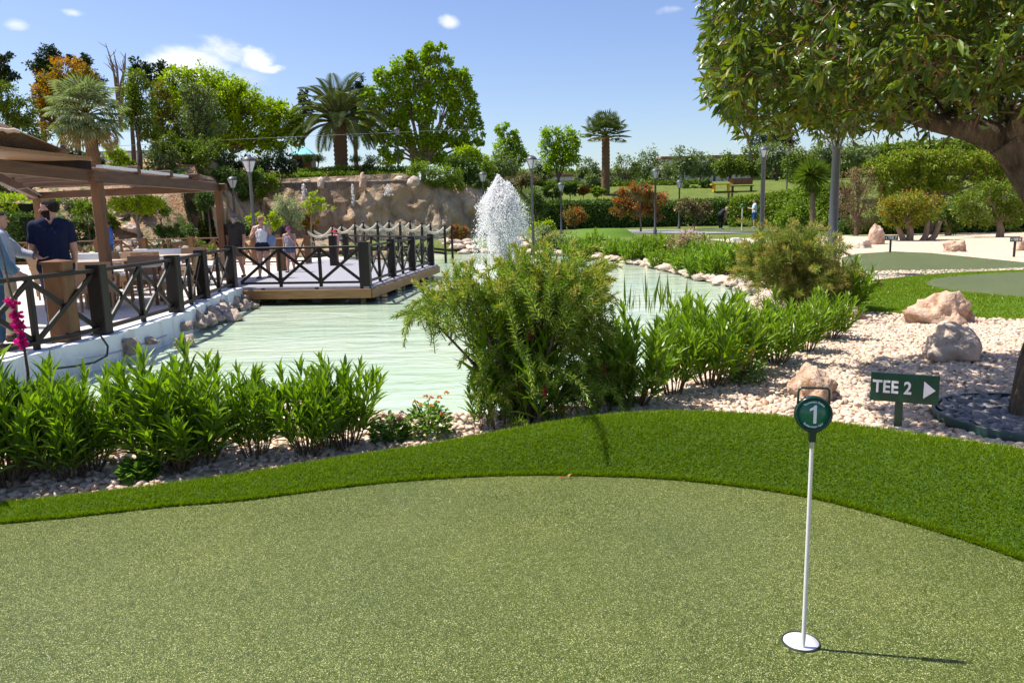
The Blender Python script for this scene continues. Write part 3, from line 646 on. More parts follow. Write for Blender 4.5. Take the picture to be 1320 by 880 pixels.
# tree pit with slate pebbles
n = 620; a = RNG.uniform(0, 6.28, n); r = PR * np.sqrt(RNG.random(n)) * .95
X = PIT.x + r * np.cos(a); Y = PIT.y + r * np.sin(a)
pebbles('slate_pebbles', X, Y, np.full(n, .015) + RNG.random(n) * .02, .085, 'darkpebble', 'dark slate pebbles filling the ring round the leaning tree', 'gravel', IC2, .45)
e = MB(); pr = [(PR + .004, -.03), (PR + .006, .055), (PR + .001, .062), (PR - .006, .062), (PR - .011, .055), (PR - .011, -.03)]
e.lathe(PIT, pr, 64); e.f = e.f[:-2]; e.sm = e.sm[:-2]; e.mi = e.mi[:-2]
tag(e.build('tree_ring_edging', M['edging']), 'dark green plastic edging ring around the leaning tree', 'garden edging')

# second mound with its raised inner green, and the flat far green behind it
n1 = 150; gx = np.linspace(3.2, 14.4, n1); gy = np.linspace(7.3, 14, 110); X, Y = np.meshgrid(gx, gy); e1, e2, z = mound2(X, Y)
V = np.stack([X, Y, np.where(e1 < 1.02, z - .02 * (e2 < .985) + .004, -.1)], -1).reshape(-1, 3)
ii = (np.arange(109)[:, None] * n1 + np.arange(n1 - 1)[None]).ravel(); Q = np.stack([ii, ii + 1, ii + n1 + 1, ii + n1], 1)
Q = Q[(e1.ravel()[Q] < 1.05).all(1)]
me = np_mesh('second_turf_mound', V, Q, smooth=True); c2 = V[Q].mean(1); e2c = np.hypot((c2[:, 0] - 8.6) / 2.9, (c2[:, 1] - 9.9) / 2.3)
tag(link('second_turf_mound', me, [M['turffar']]), kind='structure')
blades_on('second_mound_grass', V, Q[e2c > .99], 9000, .022, .009, 2, viswin)
g = MB(); g.add([(8.6 + 2.88 * math.cos(t), 9.9 + 2.28 * math.sin(t), .196) for t in np.linspace(0, 2 * math.pi, 80)[:-1]], [list(range(79))]); tag(g.build('raised_putting_green', M['putt']), kind='structure')
g = MB(); g.add([tuple(at(a, b, .02)) for a, b in [(1085,332),(1105,327),(1150,324),(1200,326),(1260,332),(1320,338),(1480,342),(1500,362),(1320,362),(1200,360),(1085,359)]], [list(range(11))[::-1]]); tag(g.build('flat_putting_green', M['putt']), kind='structure')
g = MB(); far = [(1085,360),(1200,362),(1500,366),(1500,374),(1200,376),(1080,366)]; g.add([tuple(at(a, b, .012)) for a, b in far], [list(range(6))[::-1]]); tag(g.build('turf_apron', M['turffar']), kind='structure')

# ------------------------------------------------------------------ rocks
def rockmesh(name, dims, seed, rough=.35, ic=IC4, flatb=True):
    tv, tf = ic; V = []
    for v in tv:
        p = Vector(v) * 1.0 + Vector((seed * 3.1, seed, 0))
        h = mnoise.fractal(p * 1.1, .9, 2.1, 4) * rough; rd = mnoise.ridged_multi_fractal(p * 1.6, 1, 2, 3, 1, 2) * .13
        cel = mnoise.noise(p * 3.7) * .07 + mnoise.noise(p * 8) * .035
        q = Vector(v) * (1 + h + rd + cel - .1)
        V.append((q.x * dims[0] / 2, q.y * dims[1] / 2, max(q.z, -.35) * dims[2] * .72))
    return np_mesh(name, np.array(V), tf, smooth=True)
def rock(name, p, dims, seed, mat, label, rough=.6, rz=0):
    o = link(name, rockmesh(name, dims, seed, rough), M[mat]); o.location = (p.x, p.y, p.z + dims[2] * .15); o.rotation_euler = (0, 0, rz)
    return tag(o, label, 'rock', 'landscape boulders on the gravel')
rock('boulder', at(1217, 416, 0), (.66, .42, .33), 1, 'rock_pink', 'large pinkish brown boulder at the foot of the second turf mound')
rock('boulder', at(1226, 462, 0), (.56, .4, .3), 5, 'rock_grey', 'greyish boulder half in tree shade behind the green arrow sign', rz=.6)
rock('boulder', at(1049, 512, 0), (.36, .26, .24), 9, 'rock_pink', 'reddish boulder behind the round hole marker', rz=1.1)
rock('boulder', at(1101, 412, 0), (.26, .2, .16), 12, 'rock_pink', 'small pink rock between the end of the shrubs and the mound')
rock('boulder', at(1111, 320, 0), (.5, .4, .3), 14, 'rock_pale', 'small pale rock left of the pointed stone')
rock('boulder', pt(1128, 316, 26), (.55, .4, .75), 15, 'rock_pink', 'pointed upright pink stone near the yellow shrub', .25)
rock('boulder', at(1229, 325, 0), (.6, .4, .32), 17, 'rock_pink', 'low orange rock on the far gravel right of the yellow shrub')
rock('boulder', at(1320, 322, 0), (.5, .4, .45), 19, 'rock_pink', 'orange rock beside the small sign at the far right edge')

# ------------------------------------------------------------------ signs
SP = at(1157, 551, .02); SP.z = 0
sg = thing('direction_sign', 'dark green rectangular sign reading TEE 2 with white arrow in the gravel', 'sign', SP, group='green tee signs')
yw = math.radians(-28); sr = Vector((math.cos(yw), math.sin(yw), 0)); sn = Vector((math.sin(yw), -math.cos(yw), 0))
zt_, zb_ = up(SP.x, SP.y, 481.5), up(SP.x, SP.y, 518); zm = (zt_ + zb_) / 2; hh = zt_ - zb_
wd = 85.5 / FPX * (SP - CAMP).dot(_F) / math.cos(yw) * .8
cS = Vector((SP.x, SP.y, zm)) + sr * (.022)
p = MB(); p.beam(cS - sr * wd / 2, cS + sr * wd / 2, .016, hh); p.build('panel', M['signgreen'], sg)
p = MB(); p.beam(Vector((SP.x, SP.y, -.1)) - sn * .02, Vector((SP.x, SP.y, zm)) - sn * .02, .042, .02, sn); p.build('post', M['signgreen'], sg)
fo = cS + sn * .0085
text_mesh('lettering', 'TEE 2', hh * .6, fo - sr * wd * .18 , sr, ZV, M['white'], sg, bold=hh * .016, depth=.002, spacing=1.06, sx=.8)
p = MB(); tri = [(.27, -.27 * hh / wd * 1.0), (.27, .0), (.0, .0)]
a0 = fo + sr * wd * .28; t1, t2, t3 = a0 - ZV * hh * .3, a0 + ZV * hh * .3, a0 + sr * wd * .17
p.add([t1, t3, t2, t1 + sn * .003, t3 + sn * .003, t2 + sn * .003], [[2, 1, 0], [3, 4, 5], [0, 1, 4, 3], [1, 2, 5, 4], [2, 0, 3, 5]]); p.build('arrow', M['white'], sg)
def small_sign(px, py, Y0, wpx, txt, label, arrow):
    b = at(px, py, .02); s_ = thing('direction_sign', label, 'sign', (b.x, b.y, 0), group='green tee signs')
    w = wpx / FPX * b.y; h = w * .36; z1 = .42
    p = MB(); p.beam((b.x - w/2, b.y, z1), (b.x + w/2, b.y, z1), .02, h); p.build('panel', M['signgreen'], s_)
    p = MB(); p.beam((b.x, b.y + .03, -.1), (b.x, b.y + .03, z1), .05, .03, (0, 1, 0)); p.build('post', M['rubber'], s_)
    text_mesh('lettering', txt, h * .78, (b.x + w * .06, b.y - .012, z1), (1, 0, 0), ZV, M['white'], s_, bold=h * .03, depth=.002)
    p = MB(); a = Vector((b.x - w * .36, b.y - .012, z1)); p.add([a, a + Vector((-w*.1, 0, 0)) , a + Vector((0, 0, h*.28)), a + Vector((0, 0, -h*.28))], [[1, 3, 2]]); p.build('arrow', M['white'], s_)
small_sign(1148, 325, 26, 17, 'TEE 7', 'small green sign with arrow under the yellow shrub on far gravel', True)
small_sign(1308, 330, 22, 15, 'TEE 8', 'small green sign partly behind an orange rock at far right', True)
# ------------------------------------------------------------------ restaurant terrace and its white wall
ZD = -0.2
RB = {k: at(a, b, ZD + .04) for k, (a, b) in {'A': (133, 428), 'B': (228, 400), 'C': (263, 383), 'D': (300, 369)}.items()}
for k in RB: RB[k] = Vector((RB[k].x, RB[k].y, ZD))
RB['E'] = Vector((RB['A'].x - .33, RB['A'].y - 2.45, ZD)); RB['Z'] = RB['E'] + Vector((-1.0, -2.2, 0))
order = ['Z', 'E', 'A', 'B', 'C', 'D']
edge = [RB[k] + Vector((.17, -.02, 0)) for k in order]
edge[-1] = RB['D'] + Vector((.12, .0, 0))
poly = [(p.x, p.y) for p in edge] + [(RB['D'].x + .1, 25.5), (RB['D'].x + .1, 31.6), (-40, 31.6), (-40, 4)]
t = MB(); t.prism(poly, -.9, ZD); o = t.build('terrace_floor', M['cream']); tag(o, kind='structure')
wl = thing('retaining_wall', 'white rendered wall below the dark terrace railing along the pond', 'wall', (edge[2].x, edge[2].y, -.9))
w = MB()
for a, b in zip(edge[:-1], edge[1:]):
    d = (b - a).normalized(); nrm = Vector((d.y, -d.x, 0))
    o_ = nrm * .03
    w.add([a + o_ - Vector((0,0,.75)), b + o_ - Vector((0,0,.75)), b + o_ + Vector((0,0,.012)), a + o_ + Vector((0,0,.012)), a - nrm*.3 - Vector((0,0,.75)), b - nrm*.3 - Vector((0,0,.75)), b - nrm*.3 + Vector((0,0,.012)), a - nrm*.3 + Vector((0,0,.012))],
          [[0,1,2,3],[3,2,6,7],[5,4,7,6],[1,5,6,2],[4,0,3,7]])
w.build('wall_face', M['whitewall'], wl)
w = MB(); q = at(290, 385, -.45); w.box((RB['D'].x + .1, RB['D'].y - .9, -.42), (.55, 1.3, .5), .1); w.build('wall_block', M['whitewall'], wl)
h = MB(); hp = [at(118, 431, ZD + .02), at(130, 433, ZD - .03), at(139, 446, -.3), at(138, 458, -.42), at(122, 468, -.55), at(95, 473, -.58), at(70, 476, -.6)]
hp = [Vector((p.x, p.y, p.z)) for p in hp]; hx = []
nrmw = Vector(((edge[3] - edge[2]).y, -(edge[3] - edge[2]).x, 0)).normalized()
for a, b in [(118, 431), (130, 433), (139, 446), (138, 458), (122, 467), (95, 472), (70, 475)]:
    d = ray(a, b); t_ = nrmw.dot(edge[2] + nrmw * .055 - CAMP) / nrmw.dot(d); hx.append(CAMP + d * t_)
h.tube(hx, .014, 8); tag(h.build('garden_hose', M['rubber']), 'black hose hanging in a loop down the white wall', 'hose')
gp = MB(); gx_ = []
for a, b in [(100, 462), (120, 460), (150, 454), (185, 443), (215, 432)]:
    d = ray(a, b); t_ = nrmw.dot(edge[2] + nrmw * .045 - CAMP) / nrmw.dot(d); gx_.append(CAMP + d * t_)
gp.tube(gx_, .008, 6); tag(gp.build('cable_conduit', M['grey']), 'thin pale conduit running low along the white wall', 'cable')

RH = .98
class Rail:
    def __init__(s, name, label, origin, postw=.19, group=None):
        s.t = thing(name, label, 'railing', origin, group=group); s.pw = postw; s.m = M['darkwood']
    def post(s, p, h=RH, w=None, mat=None):
        w = w or s.pw; m = MB(); m.beam(p - Vector((0,0,.05)), p + Vector((0,0,h)), w, w, (0, 1, 0), ch=.06); m.build('post', mat or s.m, s.t)
    def bay(s, p, q, nx=2, z0=.1, z1=.9, mid=True, rw=.1, bw=.065):
        d = (q - p).normalized(); a = p + d * s.pw * .45; b = q - d * s.pw * .45; Z = Vector((0, 0, 1)); sd = Vector((d.y, -d.x, 0))
        m = MB(); m.beam(a + Z * z1, b + Z * z1, rw, .05); m.build('top_rail', s.m, s.t)
        m = MB(); m.beam(a + Z * z0, b + Z * z0, .07, .05); m.build('bottom_rail', s.m, s.t)
        for i in range(nx):
            u = a + (b - a) * i / nx; v = a + (b - a) * (i + 1) / nx
            m = MB(); m.beam(u + Z * (z0 + .02) + sd * .018, v + Z * (z1 - .03) + sd * .018, .03, bw, sd.cross((v-u).normalized())); m.build('brace', s.m, s.t)
            m = MB(); m.beam(u + Z * (z1 - .03) - sd * .018, v + Z * (z0 + .02) - sd * .018, .03, bw, sd.cross((v-u).normalized())); m.build('brace', s.m, s.t)
            if i: m = MB(); m.beam(u + Z * -.0, u + Z * (z1 - .025), .065, .065, sd); m.build('baluster', s.m, s.t)
r = Rail('wooden_railing', 'dark brown cross braced railing on top of the white terrace wall', RB['A'], .2)
for k in order: r.post(RB[k], RH)
for a, b in zip(order[:-1], order[1:]): r.bay(RB[a], RB[b])

# deck over the pond
dF = at(472, 369, ZD); dG = at(556, 342, ZD); dB = at(431, 342.5, ZD); dC = at(447, 334.5, ZD)
dD = RB['D'] + Vector((.1, -.05, 0))
dH = Vector((dC.x - .2, dC.y + 1, ZD))
dk = thing('pond_deck', 'grey board deck with brown edge beams standing on piles in the pond', 'deck', (dF.x, dF.y, ZD - .3))
cor = [dD + Vector((-.25, -.12, 0)), dF + Vector((.14, -.14, 0)), dG + Vector((.2, .2, 0)), dC + Vector((-.1, .3, 0)), Vector((RB['D'].x - .9, dC.y + .3, ZD)), ]
m = MB(); m.prism([(p.x, p.y) for p in cor], ZD - .05, ZD + .008); m.build('board_floor', M['greydeck'], dk)
def ins(p, k=.0): return p
for a, b in zip(cor[:-1], cor[1:]):
    d = (b - a).normalized(); sd = Vector((d.y, -d.x, 0)) * -.02
    m = MB(); m.beam(a - Vector((0,0,.145)) - sd * 1.5, b - Vector((0,0,.145)) - sd * 1.5, .05, .2); m.build('edge_beam', M['fascia'], dk)
for a, b, n_ in ((cor[0], cor[1], 4), (cor[1], cor[2], 4)):
    for i in range(n_):
        q = a + (b - a) * ((i + .45) / n_); d = (b - a).normalized(); q = q + Vector((-d.y, d.x, 0)) * .25
        m = MB(); m.beam((q.x, q.y, -1.3), (q.x, q.y, ZD - .1), .24, .24, (0, 1, 0)); m.build('pile', M['darkwood'], dk)
        m = MB()
r = Rail('wooden_railing', 'dark brown cross braced railing around the deck over the pond', dF, .22)
pD = RB['D'] + Vector((.05, .12, 0)); pF = dF
r.bay(RB['D'] + Vector((.12, .0, 0)), dF, 3); r.post(dF, 1.0, .24)
side = [dF, at(506, 357, ZD), at(532, 349, ZD), dG]
for a, b in zip(side[:-1], side[1:]): r.bay(a, b, 2); r.post(b, .98, .2)
r.post(dC, .98, .2); r.post(dB, 1.0, .24); r.bay(dG, dC, 3)

# thick brown gate posts at the terrace
for a, b, hgt, lb in ((81, 447, 1.08, 'thick square brown post with pointed cap beside the man in navy'), (364, 349, 1.0, 'short brown wooden post behind the woman in the white top')):
    p = at(a, b, ZD); 
    if a == 81: p = Vector(((81-660)/970*10.05, 9.85, ZD)); p.x = pt(81, 400, 9.85).x + .0
    g = thing('wooden_post', lb, 'post', p)
    m = MB(); m.beam(p, p + Vector((0,0,hgt - .05)), .27, .27, (0, 1, 0)); m.build('shaft', M['brownwood'], g)
    m = MB(); z = hgt - .05; q = .15; m.add([p + Vector((x, y, z)) for x, y in ((-q,-q),(q,-q),(q,q),(-q,q))] + [p + Vector((x, y, z + .03)) for x, y in ((-q,-q),(q,-q),(q,q),(-q,q))] + [p + Vector((0, 0, z + .06))], [[3,2,1,0],[0,1,5,4],[1,2,6,5],[2,3,7,6],[3,0,4,7],[4,5,8],[5,6,8],[6,7,8],[7,4,8]]); m.build('cap', M['brownwood'], g)

# brown railing along the back of the terrace
r = Rail('wooden_railing', 'brown cross braced railing along the far side of the terrace', (-12, 30.8, ZD), .2); r.m = M['brownwood']
bx = [Vector((x, 30.8, ZD)) for x in (-20.5, -18.6, -16.7, -14.8, -12.9, -11.0, -9.4)]
for p in bx: r.post(p, .98)
for a, b in zip(bx[:-1], bx[1:]): r.bay(a, b, 2)
r = Rail('wooden_railing', 'second brown railing running behind the walkers towards the rope bridge', (-8, 27.5, ZD), .2); r.m = M['brownwood']
bx = [at(a, b, ZD) for a, b in ((300, 341), (330, 341.5), (364, 341), (398, 339))]
for p in bx[:2] + bx[3:]: r.post(p, .98)
for a, b in zip(bx[:-1], bx[1:]): r.bay(a, b, 2)

# pergola
P1 = at(143, 396, ZD); P2 = at(291, 358, ZD); HB = 2.15
zb = [up(P1.x, P1.y, 237), up(P2.x, P2.y, 248)]
pL = pt(-60, 219, 11.6); P0 = Vector((pL.x, pL.y, ZD)); zL = pL.z
PR3 = Vector((pt(53, 300, 22).x, 22, ZD))
pgl = thing('pergola', 'brown timber pergola with board roof over the restaurant terrace tables', 'pergola', (P1.x, P1.y, ZD))
BT = zb[0]
print('pergola z', zb, zL, P1, P2)
HZ = BT
tops = {}
for nm, p in (('a', P0), ('b', P1), ('c', P2), ('d', PR3)):
    z = {'a': zL, 'b': zb[0], 'c': zb[1], 'd': zb[1] - .05}[nm]
    m = MB(); m.beam(p, Vector((p.x, p.y, z + .02)), .165, .165, (0, 1, 0), ch=.05); m.build('post', M['brownwood'], pgl); tops[nm] = Vector((p.x, p.y, z + .13))
def pbeam(a, b, w=.12, h=.25, over=.3, mat='brownbeam', nm='beam', dz=0):
    d = (b - a).normalized(); m = MB(); m.beam(a - d * over + Vector((0,0,dz)), b + d * over + Vector((0,0,dz)), w, h); return m.build(nm, M[mat], pgl)
pbeam(tops['a'], tops['b'], .12, .21, .15); pbeam(tops['b'], tops['c'], .12, .22, .2); pbeam(tops['d'], tops['c'], .12, .2, .25, dz=-.004); pbeam(tops['a'] + Vector((-2, 4, 0)), tops['d'], .12, .2, .2)
for i in range(1, 4):
    a = tops['b'] + (tops['c'] - tops['b']) * i / 4; b = tops['a'] + Vector((-2, 4, 0)) + (tops['d'] - tops['a'] - Vector((-2, 4, 0))) * i / 4
    pbeam(a, b, .08, .16, .1, nm='rafter', dz=.2)
# two overlapping board roofs
def slab(pts, th, mat, nm):
    m = MB(); n_ = len(pts); m.add([p for p in pts] + [p + Vector((0,0,th)) for p in pts], [[i, (i+1) % n_, (i+1) % n_ + n_, i + n_] for i in range(n_)] + [list(range(n_))[::-1], list(range(n_, 2*n_))]); return m.build(nm, M[mat], pgl)
r1 = [pt(-70, 185, 11.2), pt(118, 206, 13.7), pt(119, 207.5, 16.0), pt(-70, 211, 13.6)]
slab(r1, .05, 'tanboard', 'roof_panel')
m = MB(); m.beam(pt(10, 212, 13.4), pt(117, 214.5, 14.3), .08, .2); m.build('roof_shade_strip', M['darkwood'], pgl)  # dark strip standing in for the shade inside the roof
ps = tops['b'] + Vector((.0, .15, .19)); pe = tops['b'] + (tops['c'] - tops['b']) * .66 + Vector((0, 0, .19))
m = MB(); m.beam(ps, pe, .12, .05); m.build('white_sheet', M['white'], pgl)
r2 = [tops['b'] + Vector((-.1, .3, .16)), tops['c'] + Vector((-.1, .2, .16)), tops['d'] + Vector((.2, 0, .2)), tops['b'] + Vector((-1.0, 6, .25))]
slab(r2, .04, 'brownbeam', 'roof_panel')
# thatched roof corner behind the pergola
th = thing('thatched_roof', 'corner of a thatched roof rising above the pergola at left', 'roof', pt(-10, 200, 12.5))
m = MB(); q = [pt(-90, 152, 12), pt(27, 171, 12.6), pt(27, 171, 12.6) + Vector((-1.2, 3.5, .0)), pt(-90, 120, 15)]; q2 = [pt(-90, 180, 12.1), pt(19, 189, 12.75), pt(19, 189, 12.75) + Vector((-1.2, 3.2, 0)), pt(-90, 170, 15)]
m.add(q + q2, [[0,1,2,3],[7,6,5,4],[0,4,5,1],[1,5,6,2],[2,6,7,3],[3,7,4,0]]); m.build('thatch', M['thatch'], th)
m = MB(); ridge = [q[0] + (q[1] - q[0]) * i / 14 + Vector((random.uniform(-.02,.02), 0, random.uniform(-.015,.03))) for i in range(15)]; m.tube(ridge, [random.uniform(.02, .045) for _ in ridge], 7); m.build('thatch_edge', M['rock_pale'], th)

# tables and rattan chairs
def chair_proto():
    t = thing('rattan_armchair', 'rattan armchair with a pale cushion at a terrace table', 'armchair', (0, 0, 0), group='rattan armchairs on the terrace')
    m = MB(); m.box((0, 0, .38), (.56, .54, .1)); m.build('seat', M['rattan'], t)
    m = MB(); m.box((0, -.01, .46), (.5, .48, .07)); m.build('cushion', M['cushion'], t)
    m = MB(); m.add([(-.28,.24,.4),(.28,.24,.4),(.3,.34,.88),(-.3,.34,.88),(-.28,.29,.4),(.28,.29,.4),(.3,.39,.88),(-.3,.39,.88)], [[0,1,2,3],[5,4,7,6],[3,2,6,7],[0,3,7,4],[1,5,6,2]]); m.build('backrest', M['rattan'], t)
    for sx in (-1, 1):
        m = MB(); m.tube([(sx*.3,.32,.62),(sx*.31,0,.64),(sx*.3,-.26,.62),(sx*.28,-.27,.38)], .028, 8); m.build('armrest', M['rattan'], t)
        for sy in (-.24, .25):
            m = MB(); m.tube([(sx*.25,sy,0),(sx*.26,sy,.36)], .022, 8); m.build('leg', M['rattan'], t)
    return t
def table(p, rz, lb, top='tabletop', L=1.3, Wd=.8):
    t = thing('dining_table', lb, 'table', p, rz, 'terrace dining tables')
    m = MB(); m.box((0, 0, .735), (L, Wd, .04)); link('tabletop', m.mesh('tabletop'), M[top], t)
    for x in (-1, 1):
        for y in (-1, 1):
            m = MB(); m.beam((x*(L/2-.06), y*(Wd/2-.06), 0), (x*(L/2-.06), y*(Wd/2-.06), .715), .06, .06, (0, 1, 0)); link('leg', m.mesh('leg'), M['brownwood'], t)
tabs = [(pt(158, 345, 14.3), .3, 'pale topped table nearest the terrace railing'), (pt(118, 345, 16.6), -.1, 'pale topped table further back by the left pergola post'), (pt(222, 345, 18.6), .15, 'pale topped table towards the right pergola post')]
cp = None; k = 0
clab = ['rattan armchair seen from behind on the near side of the nearest table', 'rattan armchair with its back to the pond beside the nearest table', 'rattan armchair on the far side of the nearest table', 'rattan armchair at the left end of the nearest table',
        'rattan armchair in front of the table by the left pergola post', 'rattan armchair beside the table by the left pergola post', 'rattan armchair behind the table by the left pergola post', 'rattan armchair just left of the left pergola post',
        'rattan armchair in front of the table near the right pergola post', 'rattan armchair right of the table near the right pergola post', 'rattan armchair behind the table near the right pergola post', 'rattan armchair left of the table near the right pergola post']
for p, rz, lb in tabs:
    p = Vector((p.x, p.y, ZD)); table(p, rz, lb)
    for dx, dy, a in ((-.3, -.72, math.pi), (.95, -.05, -1.57), (.25, .75, 0), (-.98, .1, 1.57)):
        c = cp if (cp and k == 0) else None
        if cp is None: cp = chair_proto(); c = cp
        else: c = copy_tree(cp)
        c.location = p + Vector((dx * math.cos(rz) - dy * math.sin(rz), dx * math.sin(rz) + dy * math.cos(rz), 0)); c.rotation_euler = (0, 0, a + rz + random.uniform(-.15, .15)); c['label'] = clab[k]; k += 1
for a, b, Yd, lb in ((205, 330, 20.5, 'white sofa with pale cushions below the far railing, left of the pergola corner'), (118, 335, 18.4, 'white sofa with pale cushions behind the left pergola post')):
    q = pt(a, b, Yd); s_ = thing('garden_sofa', lb, 'sofa', (q.x, q.y, ZD), group='white sofas on the terrace')
    def lk(nm, c, d, mt):
        m = MB(); m.box(c, d); link(nm, m.mesh(nm), M[mt], s_)
    lk('base', (0, 0, .2), (1.7, .8, .3), 'rattan'); lk('seat_cushion', (0, -.05, .42), (1.6, .7, .14), 'cushion'); lk('backrest', (0, .34, .62), (1.65, .16, .45), 'cushion')
    lk('armrest', (-.86, 0, .42), (.14, .78, .5), 'rattan'); lk('armrest', (.86, 0, .42), (.14, .78, .5), 'rattan')

# ------------------------------------------------------------------ fountain
FB = at(648, 346, ZW); FT = up(FB.x, FB.y, 234) - ZW
ft = thing('fountain', 'tall white plume of water spraying up from the middle of the pond', 'fountain', (FB.x, FB.y, ZW))
def drops(name, P, sz, el, mat, parent, dirs=None):
    tv, tf = ico(1) if False else (np.array([(1,0,0),(-1,0,0),(0,1,0),(0,-1,0),(0,0,1),(0,0,-1)], float), np.array([(0,2,4),(2,1,4),(1,3,4),(3,0,4),(2,0,5),(1,2,5),(3,1,5),(0,3,5)]))
    n = len(P); S = np.stack([sz, sz, sz * el], 1)
    V = (tv[None] * S[:, None] + P[:, None]).reshape(-1, 3); F = (tf[None] + (np.arange(n) * 6)[:, None, None]).reshape(-1, 3)
    return link(name, np_mesh(name, V, F, smooth=True), M[mat], parent)
def radius_at(tz):   # outline of the plume, 0 at the water, 1 at the top
    return np.interp(tz, [0, .08, .2, .4, .6, .75, .88, .96, 1], [.8, .92, 1.0, 1.02, .92, .72, .48, .3, .08])
n = 85000; tz = RNG.beta(1.5, 1.05, n); rr = radius_at(tz) * RNG.random(n) ** .8 * (1 + RNG.normal(0, .07, n)); a = RNG.uniform(0, 6.28, n)
cl = np.array([mnoise.noise(Vector((math.cos(q) * r_ * 3.5, math.sin(q) * r_ * 3.5, z_ * 2.2))) for q, r_, z_ in zip(a, rr, tz)])
keep = (cl * 1.1 + .02 + 1.05 * (tz - .42) > RNG.normal(0, .2, n)); tz, rr, a, cl = tz[keep], rr[keep], a[keep], cl[keep]; n = len(tz)
wv = np.array([1 + .3 * mnoise.noise(Vector((math.cos(q) * 1.6, math.sin(q) * 1.6, z_ * 3.2))) + .12 * mnoise.noise(Vector((math.cos(q) * 6, math.sin(q) * 6, z_ * 9))) for q, z_ in zip(a, tz)]); rr = rr * wv
P = np.stack([rr * np.cos(a), rr * np.sin(a), tz * FT * (1 + RNG.normal(0, .012, n)) + np.maximum(0, cl) * .35 * tz], 1)
drops('spray', P, np.exp(RNG.normal(math.log(.0068), .55, n)).clip(.004, .05), RNG.uniform(1, 2.2, n), 'spray', ft)
n = 60000; tz = RNG.random(n) ** .6; ww = np.interp(tz, [0, .3, .6, .85, .97, 1], [.14, .3, .54, .4, .22, .06]); a = RNG.uniform(0, 6.28, n); rr = ww * np.sqrt(RNG.random(n))
P = np.stack([rr * np.cos(a) + .22 * (1 - tz) - .05 , rr * np.sin(a), tz * FT * .99], 1)
drops('water_jet', P, np.exp(RNG.normal(math.log(.015), .4, n)), RNG.uniform(1.2, 3, n), 'spray', ft)
n = 1800; a = RNG.uniform(0, 6.28, n); rr = np.abs(RNG.normal(.5, .35, n)) * 1.2; P = np.stack([rr * np.cos(a), rr * np.sin(a), np.abs(RNG.normal(0, .07, n))], 1)
drops('splash', P, RNG.uniform(.01, .035, n), RNG.uniform(.8, 1.8, n), 'spray', ft)
m = MB(); m.lathe((FB.x, FB.y, ZW), [(.05, -.4), (.05, .03), (.03, .06)], 12); m.build('nozzle', M['lampmetal'], ft)

# ------------------------------------------------------------------ cliff with ledge and trickles
CL = [Vector((pt(246, 300, 39).x, 39, 0)), Vector((pt(296, 300, 45).x, 45, 0)), Vector((pt(336, 300, 50.1).x, 50.1, 0)), Vector((pt(440, 300, 50.6).x, 50.6, 0)), Vector((pt(545, 300, 51.4).x, 51.4, 0)), Vector((pt(616, 300, 52.4).x, 52.4, 0)), Vector((pt(630, 300, 54.5).x, 54.5, 0))]
def pathpt(path, t):
    ls = [(b - a).length for a, b in zip(path[:-1], path[1:])]; tot = sum(ls); d = t * tot
    for (a, b), l in zip(zip(path[:-1], path[1:]), ls):
        if d <= l: return a + (b - a) * (d / l), (b - a).normalized()
        d -= l
    return path[-1], (path[-1] - path[-2]).normalized()
nu, nv = 220, 40; V = []
for i in range(nu):
    p, d = pathpt(CL, i / (nu - 1)); nrm = Vector((d.y, -d.x, 0))
    ztop = np.interp(p.x, [-17, -16.2, -7, -5.6, -4, -1.5], [3.3, 4.0, 4.25, 3.7, 3.4, 3.2])
    for j in range(nv):
        v = j / (nv - 1); z = -.7 + (ztop + .7) * v
        q = Vector((p.x * .9, z * .8, p.y * .3)); dd = mnoise.fractal(q * .55, 1, 2, 5) * .42 + mnoise.ridged_multi_fractal(q * .7 + Vector((5, 1, 2)), 1, 2, 3, 1, 2) * .3
        bul = 1.5 * (1 - v)
        V.append(p + nrm * (dd * (.35 + .65 * math.sin(math.pi * min(v, .999))) + bul) + Vector((0, 0, z)))
ii = (np.arange(nu - 1)[:, None] * nv + np.arange(nv - 1)[None]).ravel(); Q = np.stack([ii, ii + nv, ii + nv + 1, ii + 1], 1)
clf = thing('rock_cliff', 'brown sculpted artificial rock wall behind the rope bridge', 'rock wall', CL[3])
link('rock_face', np_mesh('rock_face', np.array([tuple(v - CL[3]) for v in V]), Q, smooth=True), M['cliff'], clf)
LZ = up(CL[3].x, CL[3].y, 233.5); led = [CL[2] + Vector((.1, -.1, 0)), CL[3] + Vector((0, -.25, 0)), CL[4] + Vector((-.9, -.3, 0))]
m = MB()
for a, b in zip(led[:-1], led[1:]): m.beam(a + Vector((0, .05, LZ - .42)), b + Vector((0, .05, LZ - .42)), .6, .82)
M['wetledge'] = surf('wet_stained_ledge', (.3,.24,.18), (.07,.055,.045), 1.1, .5, .4, 1, 5, st=(1,1,.25), c3=(.18,.14,.11), dist=.15)
lw = m.build('stone_ledge', M['wetledge'], clf)
for k_, (px, w_, h_, mt) in enumerate(((414, .4, .75, 'rock_grey'), (468, .5, .95, 'rock_pink'), (515, .7, .26, 'rock_pale'), (533, .8, .6, 'rock_grey'), (395, .5, .2, 'rock_pale'), (440, .6, .22, 'rock_pale'))):
    b = pt(px, 240, 49.95); b.z = LZ - (.3 if h_ > .5 else .02)
    o = link('ledge_stone', rockmesh('ledge_stone', (w_, .5, h_), 30 + k_, .3, IC3), M[mt]); o.location = b; tag(o, ['grey upright stone at the left part of the ledge', 'tall tan stone standing in the middle of the ledge', 'flat pale stone near the right end of the ledge', 'grey rock at the right end of the ledge', 'small pale stone at the left end of the ledge', 'low pale stone left of the tall tan one'][k_] + ' above the waterfall wall', 'rock', 'stones on the waterfall ledge')
